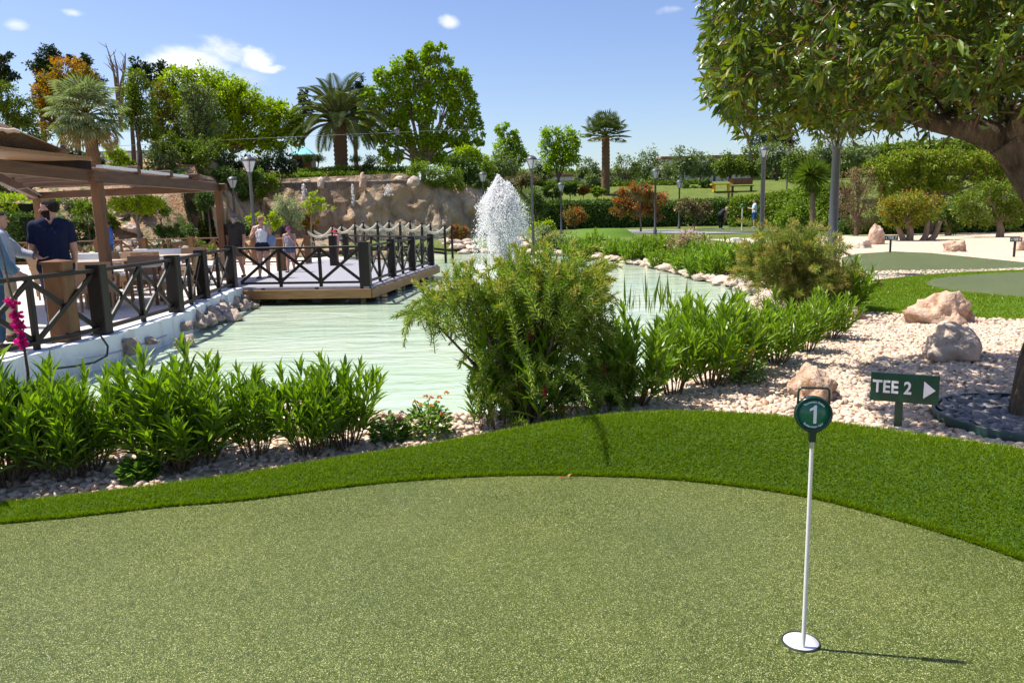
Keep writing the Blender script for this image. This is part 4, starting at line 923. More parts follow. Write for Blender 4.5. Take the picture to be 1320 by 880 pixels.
def trickle(px, py0, py1, n, w, lb):
    a = pt(px, py0, 49.6); b = pt(px, py1, 48.9); tz = RNG.random(n); P = np.stack([a.x + RNG.normal(0, w, n) * (.4 + tz), a.y + RNG.normal(0, .06, n), a.z + (b.z - a.z) * tz], 1)
    o = drops('waterfall', P, RNG.uniform(.008, .022, n), RNG.uniform(2, 7, n), 'spray', None); tag(o, lb, 'waterfall', 'trickling waterfalls on the rock wall')
trickle(391, 238, 270, 420, .11, 'widest white waterfall trickle at the left of the rock wall')
trickle(454, 238, 266, 200, .05, 'thin waterfall trickle left of the tall tan stone')
trickle(500, 238, 252, 120, .14, 'short drip curtain under the right part of the ledge')

# ------------------------------------------------------------------ rope bridge
def bridge_row(pxs, Yd, lb, arch):
    rb = thing('rope_bridge', lb, 'bridge', (pt(500, 320, Yd).x, Yd, ZD), group='rope bridge sides')
    tp = []
    for i, px in enumerate(pxs):
        u_ = i / (len(pxs) - 1); p = pt(px, 318, Yd + u_ * 1.0); z0 = ZD + .25 * math.sin(math.pi * u_) * arch - .1; z1 = z0 + 1.25
        m = MB(); m.tube([(p.x, p.y, ZD - .8), (p.x, p.y, z1)], .055, 8); m.build('post', M['darkwood'], rb); tp.append(Vector((p.x, p.y, z1)))
    for a, b in zip(tp[:-1], tp[1:]):
        m = MB(); L = (b - a).length
        ctl = [a + (b - a) * t - Vector((0, 0, .06 + .34 * 4 * t * (1 - t) * min(1, L / 1.1))) for t in np.linspace(0, 1, 11)]
        m.tube(ctl, .05, 7); m.build('rope', M['rope'], rb)
        m = MB()
        ctl2 = [q - Vector((0, 0, .3)) * (1 - .2 * math.sin(math.pi * i_ / 10)) for i_, q in enumerate(ctl)]; m.tube(ctl2, .011, 5)
        for i_ in range(1, 10, 2): m.tube([ctl[i_], ctl[i_] + (ctl2[min(i_+1, 10)] - ctl[i_])], .007, 4); m.tube([ctl[i_], ctl2[i_-1] - Vector((0,0,.25))], .007, 4)
        m.build('rope_net', M['rope'], rb)
        m = MB(); m.beam(a - Vector((0, 0, 1.15)), b - Vector((0, 0, 1.15)), .08, .1); m.build('side_beam', M['darkwood'], rb)
bridge_row([397, 430, 459, 488, 517, 545, 574], 31, 'near side of the rope bridge with sagging white ropes between dark posts', 1.0)
bridge_row([405, 442, 470, 503, 530, 556, 583], 33.4, 'far side of the rope bridge with sagging white ropes between dark posts', 1.0)

# ------------------------------------------------------------------ street lamps
def lamp(px, pyt, Yd, lb, pr=.06, Hl=.62, wide=.23, z0=None):
    T = pt(px, pyt, Yd); b = zg(T.x, Yd) if z0 is None else z0
    l = thing('street_lamp', lb, 'street lamp', (T.x, Yd, b), group='grey lantern lamps')
    zt = T.z; m = MB(); m.lathe((T.x, Yd, b), [(pr*1.7, -.2), (pr*1.7, .25), (pr*1.05, .3), (pr, 1.2), (pr*.85, zt - b - Hl), (pr*1.3, zt - b - Hl + .02), (pr*1.3, zt - b - Hl + .07)], 14); m.build('pole', M['lampmetal'], l)
    m = MB(); m.lathe((T.x, Yd, zt - Hl), [(wide*.42, .06), (wide*1.0, Hl*.68), (wide*.95, Hl*.7)], 8, smooth=False); m.build('lantern_glass', M['lampglass'], l)
    m = MB(); m.lathe((T.x, Yd, zt - Hl), [(wide*1.08, Hl*.67), (wide*1.06, Hl*.74), (wide*.75, Hl*.88), (wide*.2, Hl*.98), (.01, Hl)], 12); m.build('lamp_cap', M['lampmetal'], l)
    m = MB()
    for k_ in range(4):
        an = k_ * math.pi / 2 + .4; m.tube([(T.x + math.cos(an)*wide*.43, Yd + math.sin(an)*wide*.43, zt - Hl + .06), (T.x + math.cos(an)*wide*1.03, Yd + math.sin(an)*wide*1.03, zt - Hl*.32)], .012, 5)
    m.build('lantern_frame', M['lampmetal'], l)
lamp(320, 200.5, 27, 'tall lantern lamp behind the woman in the white top', z0=ZD)
lamp(299, 227, 38, 'smaller lantern lamp behind the man with the cap', z0=-.2)
lamp(622, 221, 44, 'lantern lamp just left of the fountain plume')
lamp(685, 200, 33, 'tall lantern lamp just right of the fountain plume')
lamp(723, 234.5, 47, 'small lantern lamp in front of the round clipped bush')
lamp(845, 216.5, 42, 'lantern lamp behind the red leaved shrub')
lamp(876, 231.5, 52, 'small lantern lamp right of the red leaved shrub')
lamp(511, 164, 57.5, 'lantern lamp on the hilltop in front of the big poplar')
lamp(985, 188, 22, 'slim lamp post rising behind the right golfer into the hanging leaves', .07, .4, .14)
lamp(1080, 158, 14.5, 'thick grey lamp post rising into the hanging gum leaves', .085, .5, .2)
lamp(1016, 192, 68, 'far thin lamp on the lawn slope left of the thick post')

# ------------------------------------------------------------------ paths, hilltop buildings, cables
m = MB(); pth = [at(760, 300, .12), at(860, 300.5, .12), at(900, 301, .12), at(1040, 298, .12), at(1040, 294, .12), at(900, 296.5, .12), at(850, 296.5, .12), at(760, 297, .12)]
V = [Vector((p.x, p.y, zg(p.x, p.y) + .03)) for p in pth]; m.add(V, [list(range(8))]); o = m.build('garden_path', M['asphalt']); tag(o, kind='structure')
gc = pt(985, 305, 47); g2 = MB(); g2.add([(gc.x - .5 + 4.2 * math.cos(t), 45 + 5.5 * math.sin(t), 0) for t in np.linspace(0, 6.283, 41)[:-1]], [list(range(40))]); g2.v = [(x, y, zg(x, y) + .05) for x, y, z in g2.v]; tag(g2.build('golf_green', M['putt']), kind='structure')
mc = at(776, 306, .05); n1 = 60; X, Y = np.meshgrid(np.linspace(-2.2, 2.6, n1), np.linspace(-3.2, 3.2, 40)); e = np.hypot(X / 2.2, Y / 3.1); Z = .45 * sst(0, 1, (1 - e) * 2.2) - .05
V = np.stack([X + mc.x, Y + mc.y + 1, Z + zg(mc.x, mc.y)], -1).reshape(-1, 3); ii = (np.arange(39)[:, None] * n1 + np.arange(n1 - 1)[None]).ravel()
tag(link('small_turf_mound', np_mesh('small_turf_mound', V, np.stack([ii, ii + 1, ii + n1 + 1, ii + n1], 1), smooth=True), M['turffar']), kind='structure')
def hut(px, pyb, pyt, Yd, w, lb, roofm, name, cat):
    b = pt(px, pyb, Yd); t = pt(px, pyt, Yd); H = t.z - b.z; h = thing(name, lb, cat, (b.x, Yd, b.z - .5))
    m = MB(); m.box((b.x, Yd, b.z + H * .22), (w, w, H * .75 + 0)); m.build('wall', M['brownwood'], h)
    m = MB(); z = b.z + H * .6; q = w * .62; m.add([(b.x - q, Yd - q, z), (b.x + q, Yd - q, z), (b.x + q, Yd + q, z), (b.x - q, Yd + q, z), (b.x, Yd, t.z)], [[0,1,4],[1,2,4],[2,3,4],[3,0,4],[3,2,1,0]]); m.build('roof', M[roofm], h)
    m = MB(); m.box((b.x - w * .1, Yd - w / 2 - .03, b.z + H * .22), (w * .3, .06, H * .4)); m.build('opening', M['darkwood'], h)
    m = MB(); m.beam((b.x - w * .75, Yd - q, z - .06), (b.x + w * .75, Yd - q, z - .06), .08, .12); m.build('eaves_board', M['grey'], h)
hut(393, 219, 188, 58, 1.4, 'brown wooden playhouse with a turquoise pointed roof on the hilltop', 'turquoise', 'playhouse', 'playhouse')
hut(331, 219, 203, 57, 1.3, 'low brown wooden hut left of the turquoise roofed playhouse', 'brownwood', 'wooden_hut', 'hut')
for nm, a, b, Yd, dims, mt, lb in (('boundary_wall', 190, 211, 60, (9, .3, 2.2), 'whitewall', 'low white wall between the tree trunks on the left hill'), ('white_building', 690, 240, 105, (24, 5, 3), 'cream', 'long low white building behind the trees right of the fountain'), ('white_building', 912, 218, 110, (14, 6, 3.6), 'cream', 'cream building far behind the olive trees'), ('white_building', 975, 222, 125, (20, 6, 3.6), 'whitewall', 'pale building far beyond the lawn behind the hanging leaves')):
    p = pt(a, b, Yd); t = thing(nm, lb, 'building' if 'build' in nm else 'wall', (p.x, Yd, p.z - dims[2]))
    m = MB(); m.box((p.x, Yd, p.z - dims[2] * .1), (dims[0], dims[1], dims[2])); m.build('wall', M[mt], t)
    if 'build' in nm:
        m = MB(); m.box((p.x, Yd, p.z + dims[2] * .4 + .12), (dims[0] + .6, dims[1] + .6, .25)); m.build('roof', M['redroof'], t)
        for k_ in range(5):
            m = MB(); m.box((p.x - dims[0] * (.4 - .2 * k_), Yd - dims[1] / 2 - .02, p.z - .1), (1.2, .06, 1.2)); m.build('window', M['rubber'], t)
    else:
        m = MB(); m.box((p.x, Yd, p.z + dims[2] * .4 + .06), (dims[0] + .1, .42, .12)); m.build('coping', M['grey'], t)
# bench and yellow frame on the lawn slope
b = pt(947, 243, 74); bn = thing('park_bench', 'brown slatted bench at the top of the far lawn slope', 'bench', (b.x + .6, 74, zg(b.x + .6, 74)))
z = zg(b.x, 74); m = MB(); m.box((b.x + .7, 74, z + .5), (2.2, .5, .08)); m.build('seat', M['darkwood'], bn); m = MB(); m.box((b.x + .7, 74.25, z + .95), (2.2, .08, .6)); m.build('backrest', M['brownwood'], bn)
for sx in (-.9, .9): m = MB(); m.box((b.x + .7 + sx, 74, z + .23), (.1, .45, .46)); m.build('leg', M['darkwood'], bn)
yb = thing('yellow_table', 'low yellow table beside the bench on the far lawn slope', 'table', (b.x - 1.6, 74, z)); m = MB(); m.box((b.x - 1.3, 74, z + .72), (2.0, .8, .12)); m.build('tabletop', M['yellowpaint'], yb)
for sx in (-.7, .7): m = MB(); m.box((b.x - 1.3 + sx, 74, z + .33), (.18, .5, .66)); m.build('leg', M['yellowpaint'], yb)
for k_, px in enumerate((939, 943.5)):
    p = pt(px, 256, 61); m = MB(); m.beam((p.x, 61, zg(p.x, 61) - .2), (p.x, 61, pt(px, 249, 61).z), .16, .16, (0, 1, 0)); tag(m.build('wooden_bollard', M['brownwood']), ('left' if not k_ else 'right') + ' one of two brown timber stubs above the hedge on the lawn edge', 'bollard')
for k_, (pts_, lb) in enumerate((([(20, 184, 40), (140, 189, 42), (300, 180, 47), (470, 172.5, 52), (600, 167, 57)], 'thin pale cable strung across the hilltop trees'), ([(-20, 222, 12), (14, 246, 12.4), (35, 242, 13), (53, 252, 14)], 'thin light cord hanging under the pergola beam'))):
    m = MB(); m.tube([pt(*p) for p in pts_], .011 if k_ == 0 else .009, 5); tag(m.build('cable', M['grey']), lb, 'cable')
# ------------------------------------------------------------------ shrubs near the camera
def leafy_stem(ls, tw, base, d0, L, nw, whorl, leafL, leafW, ang, start=.25, droop=0.0, rad=.006, up_=.3, tipt=None):
    n = 9; p = Vector(base); d = Vector(d0).normalized(); pts = [p.copy()]
    wob = Vector(rdir(1)[0]) * .25
    for i in range(n):
        d = (d + Vector((0, 0, up_ / n - droop * i / n)) + wob / n).normalized(); p = p + d * (L / n); pts.append(p.copy())
    tw.tube(pts, [rad * (1 - .75 * i / n) for i in range(n + 1)], 5, cap=False)
    P, D, N, LL = [], [], [], []
    a0 = random.uniform(0, 6.28)
    for j in range(nw):
        t = start + (1 - start) * (j + random.uniform(-.25, .25)) / max(nw - 1, 1); t = min(max(t, 0), 1); f = t * n; i = min(int(f), n - 1); q = pts[i].lerp(pts[i + 1], f - i); ax = (pts[i + 1] - pts[i]).normalized()
        r = ax.orthogonal().normalized(); b = ax.cross(r)
        for w in range(whorl):
            a = a0 + j * 1.05 + w * 2 * math.pi / whorl + random.uniform(-.25, .25); an = ang * (1.25 - .7 * t) + random.gauss(0, .15)
            out = r * math.cos(a) + b * math.sin(a)
            P.append(q); D.append(ax * math.cos(an) + out * math.sin(an)); N.append(ax * math.sin(an) - out * math.cos(an) + Vector(rdir(1)[0]) * .25); LL.append(random.uniform(.75, 1.15) * (1 - .35 * max(0, t - .85) / .15))
    k = len(P); LL = np.array(LL)
    ls.add([tuple(x) for x in P], [tuple(x) for x in D], [tuple(x) for x in N], LL * leafL, leafW * (.8 + .4 * RNG.random(k)), 0 if tipt is None else tipt(k))
    return pts
def oleander_proto(seed, H=.7, ns=26, spread=.55, name='oleander_shrub', mat='oleander', leafL=.2, leafW=.032):
    random.seed(seed); t = thing(name, '-', 'shrub', (0, 0, 0)); ls = LS(); tw = MB(); 
    for i in range(ns):
        a = 2.4 * i + random.uniform(-.4, .4); q = math.sqrt((i + .5) / ns); b = Vector((math.cos(a), math.sin(a), 0))
        L = H * random.uniform(.72, 1.08) * (1.05 - .25 * q)
        leafy_stem(ls, tw, b * (.09 * q), Vector((b.x * spread * q, b.y * spread * q, 1)), L, int(6 + L * 6), 3, leafL, leafW, .7, .26, 0, .007, .35)
    link('foliage', ls.mesh('foliage', LANCE), M[mat], t); link('foliage_stems', tw.mesh('foliage_stems'), M['twig'], t)
    return t
OP = [oleander_proto(s, ns=n_, spread=sp) for s, n_, sp in ((1, 19, .6), (2, 22, .8), (3, 16, .5), (4, 20, .7))]
OS = [oleander_proto(s_, ns=4, spread=.25) for s_ in (11, 12, 13)]
used = set()
def place(protos, i, p, sc, rz, label, group, zs=1.0, name=None):
    pr = protos[i % len(protos)]
    o = pr if pr.name not in used else copy_tree(pr); used.add(pr.name)
    o.location = p; o.rotation_euler = (0, 0, rz); o.scale = (sc, sc, sc * zs); o['label'] = label; o['group'] = group; return o
def on(px, py, z=-.02):
    p = at(px, py, z); p.z = zg(p.x, p.y); return p
def oleander(i, px, pyb, pyt, label, group, wide=1.0):
    p = on(px, pyb); h = up(p.x, p.y, pyt) - p.z
    return place(OP, i, p, h / .74 * wide, random.uniform(0, 6.28), label, group, 1 / wide)
GL = 'oleander shrubs along the near shore'
for i, (px, pb, ptp, lb, w_) in enumerate([
    (-75, 640, 455, 'oleander shrub partly cut off at the far left of the near row', 1.0), (10, 628, 462, 'tall oleander shrub at the left edge below the magenta flower stem', 1.0), (62, 612, 474, 'oleander shrub at the left in front of the white wall foot', .95),
    (118, 612, 478, 'oleander shrub in front of the hose on the white wall', .9), (205, 606, 462, 'broad oleander shrub left of the middle in the near row', 1.05), (262, 600, 450, 'tallest oleander shrub of the near left row against the water', 1.05), (330, 594, 478, 'small oleander shrub between the tallest one and the right end of the left row', .9),
    (398, 590, 470, 'oleander shrub second from the right end of the near left row', .95), (446, 582, 462, 'oleander shrub at the right end of the near left row', .95)]):
    oleander(i, px, pb, ptp, lb, GL, w_)
for i, (px, pb, ptp, lb) in enumerate([(-30, 622, 470, 'oleander clump behind the left end of the near row'), (38, 606, 492, 'lower oleander clump filling the left of the near row'), (92, 622, 505, 'short oleander clump at the front of the near row, below the hose'), (232, 612, 500, 'short oleander clump in front between the broad and the tallest shrub'), (420, 580, 476, 'oleander clump between the last two shrubs of the near left row')]): oleander(i + 2, px, pb, ptp, lb, GL, random.uniform(.85, 1.1))
GR = 'oleander shrubs right of the bottlebrush'
for i, (px, pb, ptp, lb) in enumerate([(818, 528, 402, 'oleander shrub directly right of the bottlebrush bush'), (868, 512, 408, 'oleander shrub with reeds behind it, right of the bottlebrush bush'), (915, 502, 375, 'tallest oleander shrub of the group by the gravel slope'),
    (960, 486, 392, 'pale green oleander shrub in the middle of the gravel edge group'), (1000, 474, 380, 'oleander shrub left of the pale gravel bend'), (1038, 458, 384, 'oleander shrub in front of the reddish bush'), (1070, 440, 372, 'oleander shrub at the right end of the gravel edge group'), (905, 470, 385, 'oleander shrub standing behind the others near the water'), (1090, 405, 335, 'small oleander shrub with long pale leaves beside the second mound')]):
    oleander(i + 1, px, pb, ptp, lb, GR, 1.0)
for q, (px, pyt, Yd, lb) in enumerate([(648, 375, 4.5, 'oleander shoot with long leaves growing up through the left of the bottlebrush'), (700, 415, 4.45, 'oleander shoot with broad leaves in front of the middle of the bottlebrush'), (622, 478, 4.5, 'small oleander shoot at the left foot of the bottlebrush')]):
    p = pt(px, 500, Yd); p.z = -.02; h = up(p.x, p.y, pyt) - p.z; place(OS, q, p, h / .74, random.uniform(0, 6.28), lb, 'oleander shoots in the bottlebrush', 1.0)
# bottlebrush bushes
M['bottletan'] = leafmat('tan_bottlebrush_leaf', [(.17,.23,.035), (.25,.3,.06), (.32,.33,.09), (.13,.18,.04)], tint=(.5,.36,.14), trans=.3)
def bottlebrush(px, pyb, lobes, label, nst, mat='bottle', seed=5, z=-.03, leafL=.05, leafW=.009, tipprob=.6, flowers=14, fc='redflower', Yd=None):
    random.seed(seed); B = on(px, pyb, z); t = thing('bottlebrush_bush', label, 'shrub', B); ls = LS(); tw = MB(); depth = B.y; fl_ = []
    for (lx, ly, lr, wt) in lobes:
        c = pt(lx, ly, depth); lo = B + Vector(((c.x - B.x) * .5, (c.y - B.y) * .5 + random.gauss(0, .1), max(c.z - B.z, .1) * .6)); k_ = depth / FPX
        for q in range(2): e = c + Vector((random.gauss(0, lr * k_ * .6), random.gauss(0, .15), random.gauss(0, lr * k_ * .3))); tw.tube([B + Vector((random.uniform(-.06, .06), random.uniform(-.06, .06), 0)), lo, lo.lerp(e, .6) + Vector((0, 0, .04)), e], [.013, .009, .006, .003], 6, cap=False)
        for i in range(int(nst * wt)):
            tgt = pt(lx + random.gauss(0, lr), ly + random.gauss(0, lr * .7), depth + random.gauss(0, .24))
            v = (tgt - lo); v.z *= .6; dr = v.normalized() * .75 + Vector((0, 0, .32 if ly < 400 else .05)) + Vector(rdir(1)[0]) * .62; dr.normalize(); L = random.uniform(.22, .48)
            pts = leafy_stem(ls, tw, tgt - dr * L * .8, dr + Vector((0, 0, .3)), L, int(8 + L * 55), 3, leafL, leafW, .95, .05, .1 + (.15 if ly < 400 else .7) * random.random(), .003, 0, lambda k: np.where(np.arange(k) > k * .66, (RNG.random(k) < (tipprob if ly < 395 else tipprob * .3)) * RNG.uniform(.4, 1, k), 0.0))
            if random.random() < .4 and ly > 380: fl_.append((pts[-4], (pts[-3] - pts[-5]).normalized()))
            elif mat == 'bottle' and Yd: fl_.append((pts[-4], (pts[-3] - pts[-5]).normalized()))
    link('foliage', ls.mesh('foliage', DIAM, B), M[mat], t); tw.build('stems', M['twig'], t)
    random.shuffle(fl_)
    for q, ax in fl_[:flowers]:
        f = LS(); n = 150; tt = RNG.random(n); r = unit(np.cross(rdir(n), np.array(ax))); f.add(np.array(q) - np.array((0,0,1)) * .07 * tt[:, None], r + np.array((0, 0, -.2)), rdir(n), .019, .0028); link('flower', f.mesh('flower', DIAM, B), M[fc], t)
    return t
bottlebrush(672, 548, [(700, 365, 34, 1.0), (650, 375, 30, .9), (600, 372, 20, .55), (560, 384, 14, .36), (530, 400, 9, .16), (745, 370, 24, .75), (773, 368, 10, .3), (640, 430, 28, .8), (700, 430, 34, .9), (760, 425, 22, .55), (640, 490, 20, .6), (690, 500, 26, .6), (765, 485, 26, .65), (620, 480, 9, .25), (725, 345, 26, .5), (668, 342, 14, .3)], 'large bottlebrush bush with red brushes and yellow tips in front of the fountain', 62, flowers=30)
bottlebrush(790, 524, [(790, 470, 18, .8), (805, 490, 14, .6), (760, 500, 16, .6)], 'low dark bottlebrush bush between the large one and the oleanders', 40, seed=8, tipprob=.1, flowers=6)
bottlebrush(1030, 408, [(1008, 322, 24, .9), (1045, 325, 26, 1.1), (985, 345, 22, .8), (1062, 355, 24, .9), (1020, 360, 24, .9), (1088, 360, 14, .4), (965, 340, 10, .3), (1030, 308, 14, .4), (1055, 385, 22, .6)], 'large reddish tipped bottlebrush bush in front of the grey lamp post', 52, mat='bottletan', seed=9, leafL=.085, leafW=.012, tipprob=.6, flowers=0)
# lantana with small flower heads
def lantana(px, pyb, w, h, label, fm, nf=10, seed=3, n=420, leaf=.038):
    random.seed(seed); B = on(px, pyb); t = thing('lantana_plant', label, 'flowering plant', B, group='lantana plants'); k = B.y / FPX; ls = LS()
    a = RNG.uniform(0, 6.28, n); r = np.sqrt(RNG.random(n)); z = RNG.random(n)
    P = np.stack([B.x + w/2*k*r*np.cos(a), B.y + w/2*k*r*np.sin(a), B.z + h*k*z*(1-.4*r)], 1); out = np.stack([np.cos(a), np.sin(a), RNG.uniform(-.2, .9, n)], 1); ls.add(P, out + rdir(n) * .5, rdir(n) * .5 + [0,0,1], leaf, leaf * .6)
    link('foliage', ls.mesh('foliage', HEX, B), M['lant'], t)
    tw = MB()
    for i in range(9):
        b = Vector((random.uniform(-.4, .4) * w * k, random.uniform(-.4, .4) * w * k, h * k * random.uniform(.6, 1))); tw.tube([B, B + b * .5 + Vector((0, 0, .03)), B + b], [.006, .004, .003], 5)
    tw.build('stems', M['twig'], t)
    for i in range(nf):
        q = B + Vector((random.uniform(-.5, .5) * w * k, random.uniform(-.5, .3) * w * k, h * k * random.uniform(.65, 1.1))); f = LS(); m_ = 26; d = rdir(m_); d[:, 2] = np.abs(d[:, 2]); f.add(np.array(q) + d * .008, d, rdir(m_), .012, .011); link('flower_head', f.mesh('flower_head', HEX, B), M[fm], t)
lantana(552, 566, 60, 50, 'yellow flowering lantana beside the left foot of the bottlebrush bush', 'yellowflower', 9, 3)
lantana(502, 572, 46, 36, 'pink flowering lantana right of the near left oleanders', 'pinkflower', 8, 4)
lantana(955, 497, 60, 42, 'yellow lantana under the gravel edge oleanders', 'yellowflower', 8, 6)
lantana(785, 452, 28, 75, 'pink lantana standing up behind the bottlebrush bush', 'pinkflower', 6, 7)
lantana(180, 622, 40, 30, 'small low green plant on the pebbles below the oleanders', 'yellowflower', 0, 8, 260, .05)
# magenta stem at the left
B = on(38, 600); st = thing('flower_stem', 'tall bare stem with a cluster of magenta blossoms in front of the terrace railing', 'flower', B)
Yb = B.y; ctl = [B] + [pt(a, b, Yb) for a, b in ((36, 480), (30, 440), (22, 405), (12, 370), (6, 342), (2, 325), (-4, 300))]; m = MB(); m.tube(ctl, [.009, .008, .007, .006, .006, .005, .004, .003], 7); m.build('stem', M['twig'], st)
for cx_, cy_, r_, n in ((17, 392, 5, 30), (20, 408, 7, 50), (24, 420, 7, 50), (28, 436, 6, 40), (31, 444, 5, 20), (11, 388, 3, 8)):
    c_ = np.array(pt(cx_ , cy_, Yb)); f = LS(); f.add(c_ + RNG.normal(0, r_ * .42 / FPX * Yb, (n, 3)), rdir(n), rdir(n), .026, .022); link('blossom', f.mesh('blossom', HEX, B), M['magenta'], st)
# reeds
B = on(852, 400, -.5); B.z = -.55; rd = tag(None or thing('reed_clump', 'clump of thin green reeds standing in the water behind the oleanders', 'reeds', B)); ls = LS(); n = 36
ls.add(np.array(B) + RNG.normal(0, 1, (n, 3)) * [.36, .3, 0], np.array([0, 0, 1]) + RNG.normal(0, .12, (n, 3)), rdir(n), RNG.uniform(.35, .85, n), .005); link('reed_foliage', ls.mesh('reed_foliage', DIAM, B), M['hedge'], rd)
B = on(868, 356, -.3); rd = thing('reed_clump', 'small tuft of reeds growing from the stones of the right bank', 'reeds', B); ls = LS(); n = 60
ls.add(np.array(B) + RNG.normal(0, 1, (n, 3)) * [.2, .2, 0], np.array([0, 0, 1]) + RNG.normal(0, .3, (n, 3)), rdir(n), RNG.uniform(.3, .8, n), .014); link('reed_foliage', ls.mesh('reed_foliage', DIAM, B), M['hedge'], rd)

# ------------------------------------------------------------------ stones of the pond edge
SM = [rockmesh('stone', (1, .8, .62), 50 + i, .75, IC3) for i in range(9)]
def stone(i, p, s, mat, label, group, name='shore_stone', cat='stone', fl=1.0):
    me = SM[i % 9].copy(); o = link(name, me, M[mat]); o.location = p; o.scale = (s * random.uniform(.8, 1.3), s, s * fl * random.uniform(.8, 1.15)); o.rotation_euler = (random.uniform(-.25, .25), random.uniform(-.25, .25), random.uniform(0, 6.28)); return tag(o, label, cat, group)
random.seed(21); k = 0
rb = [Vector((*at(a, b, ZW).xy, 0)) for a, b in [(972,380),(940,369),(895,357),(850,346),(800,337),(750,331),(690,327),(620,326),(578,328)]]
tot = sum((b - a).length for a, b in zip(rb[:-1], rb[1:]))
dcur = 0
while dcur < tot:
    p, d = pathpt(rb, dcur / tot); nrm = Vector((d.y, -d.x, 0)); sc = .22 + .009 * p.y
    for row in range(5):
        off = -.06 + row * .33 * (1 + p.y * .01) + random.uniform(-.08, .08); q = p + (nrm if nrm.x > 0 or p.y > 30 and nrm.y > 0 else -nrm) * off
        q.z = max(zg(q.x, q.y), ZW) + .02 + (.05 if row == 0 else 0)
        if random.random() < .95: stone(k, q + d * random.uniform(-.15, .15), sc * random.uniform(.75, 1.4), 'rock_pale', 'pale pinkish limestone block in the rough edging of the far and right pond bank', 'limestone edging of the right and far bank', fl=.6); k += 1
    dcur += sc * 1.2
wb = [edge[i] for i in range(2, 6)]; random.seed(5)
for i in range(46):
    p, d = pathpt(wb, (random.random() ** .7 * .62 + .38) if i % 5 else random.random()); nrm = Vector((d.y, -d.x, 0)); o_ = abs(random.gauss(.12, .22)) + .04
    stone(i, Vector((p.x, p.y, ZW + .04 + max(0, .3 - o_) * .5)) + nrm * o_, random.uniform(.16, .36), 'rock_wet' if random.random() < .6 else 'rock_pale', 'rough brownish stone piled along the foot of the white terrace wall', 'stones at the foot of the white wall')
for i, (px, py) in enumerate([(505, 540), (525, 541), (480, 542), (560, 545), (610, 552), (640, 545), (660, 540), (700, 535), (740, 525), (460, 545), (430, 548), (175, 560), (220, 556)]):
    p = on(px, py, -.5); stone(i, p, random.uniform(.16, .3), 'rock_pale', 'flat pale stone on the near water edge behind the shrubs', 'stones on the near water edge', fl=.6)

# ------------------------------------------------------------------ generic crowns and trees
def cloud(ls, c, r, n, L, W, clumps=None, shell=.5, tint=0.0, sig=.2, droop=.15, top=0.0):
    c = np.array(c, float); r = np.array(r, float); K = clumps or max(6, n // 55)
    d = rdir(K); rr = shell + (1 - shell) * RNG.random(K) ** .6; C = c + d * r * rr[:, None]
    idx = RNG.integers(0, K, n); sg = sig * r.mean() * RNG.uniform(.6, 1.3, K)
    P = C[idx] + RNG.normal(0, 1, (n, 3)) * sg[idx, None]
    out = unit((P - C[idx]) / np.maximum(sg[idx, None], 1e-6)) + d[idx] * .5
    D = unit(out + rdir(n) * .8 + [0, 0, -droop]); N = unit(d[idx] * .6 + [0, 0, .7] + rdir(n) * .8)
    T = (RNG.random(n) < tint * np.clip(.4 + .8 * (P[:, 2] - c[2]) / r[2] + top, 0, 1.5)).astype(float) if tint else 0.0
    ls.add(P, D, N, L * RNG.uniform(.7, 1.3, n), W * RNG.uniform(.7, 1.3, n), T); return C
def tree(name, label, cat, px, Yd, blobs, mat, n, leafpx=2.6, pyb=None, tr=.14, tint=0.0, group=None, bark='bark', asp=.62, dz=.75, shell=.5, sig=.175, tm=DIAM, fork=.5, tw_=True, base=None, droop=.15, clf=55):
    k = Yd / FPX; c0 = [pt(b[0], b[1], Yd + (b[4] if len(b) > 4 else 0)) for b in blobs]
    bx = pt(px, pyb or 260, Yd); z0 = zg(bx.x, Yd) if pyb is None else bx.z
    B = Vector((bx.x, Yd, z0)); t = thing(name, label, cat, B, group=group); ls = LS(); tm_ = MB()
    area = sum(b[2] * b[3] for b in blobs); Cs = []
    for b, c in zip(blobs, c0):
        m = max(60, int(n * b[2] * b[3] / area)); r = (b[2] * k, (b[2] + b[3]) / 2 * k * dz, b[3] * k)
        Cs.append((c, cloud(ls, c, r, m, leafpx * k * 1.29, leafpx * k * 1.29 * asp, max(5, m // clf), shell, tint, sig, droop)))
    link('crown', ls.mesh('crown', tm, B), M[mat], t)
    if tw_:
        cz = sum((c for c, _ in Cs), Vector()) / len(Cs); lo = min(c.z for c, _ in Cs); F = Vector((B.x * (1 - fork * .6) + cz.x * fork * .6, B.y, z0 + max(.2, (lo - z0)) * .75))
        tm_.tube([B - Vector((0, 0, .3)), B.lerp(F, .5) + Vector((tr * .4, 0, 0)), F], [tr * 1.25, tr, tr * .8], 9)
        for c, C in Cs:
            tm_.tube([F, F.lerp(c, .5) + Vector((0, 0, .1)), c], [tr * .6, tr * .4, tr * .15], 6)
            for q in C[:: max(1, len(C) // 7)]: tm_.tube([F.lerp(c, .6), Vector(q)], [tr * .22, tr * .05], 4)
        tm_.build('trunk', M[bark], t)
    return t
def bush(name, label, cat, px, pyb, w, h, mat, n, leafpx=2.2, Yd=None, tint=0.0, group=None, z=0.0, flat=.55, asp=.62, blobs=None):
    if Yd is None: Yd = at(px, pyb, z).y
    bl = blobs or [(px, pyb - h * .5, w * .5, h * .52), (px - w * .22, pyb - h * .42, w * .3, h * .42), (px + w * .22, pyb - h * .45, w * .3, h * .42)]
    return tree(name, label, cat, px, Yd, bl, mat, n, leafpx, None, .03 * h / 20 * Yd / 30, tint, group, 'twig', asp, shell=.3)
GT = 'trees on the left hill'
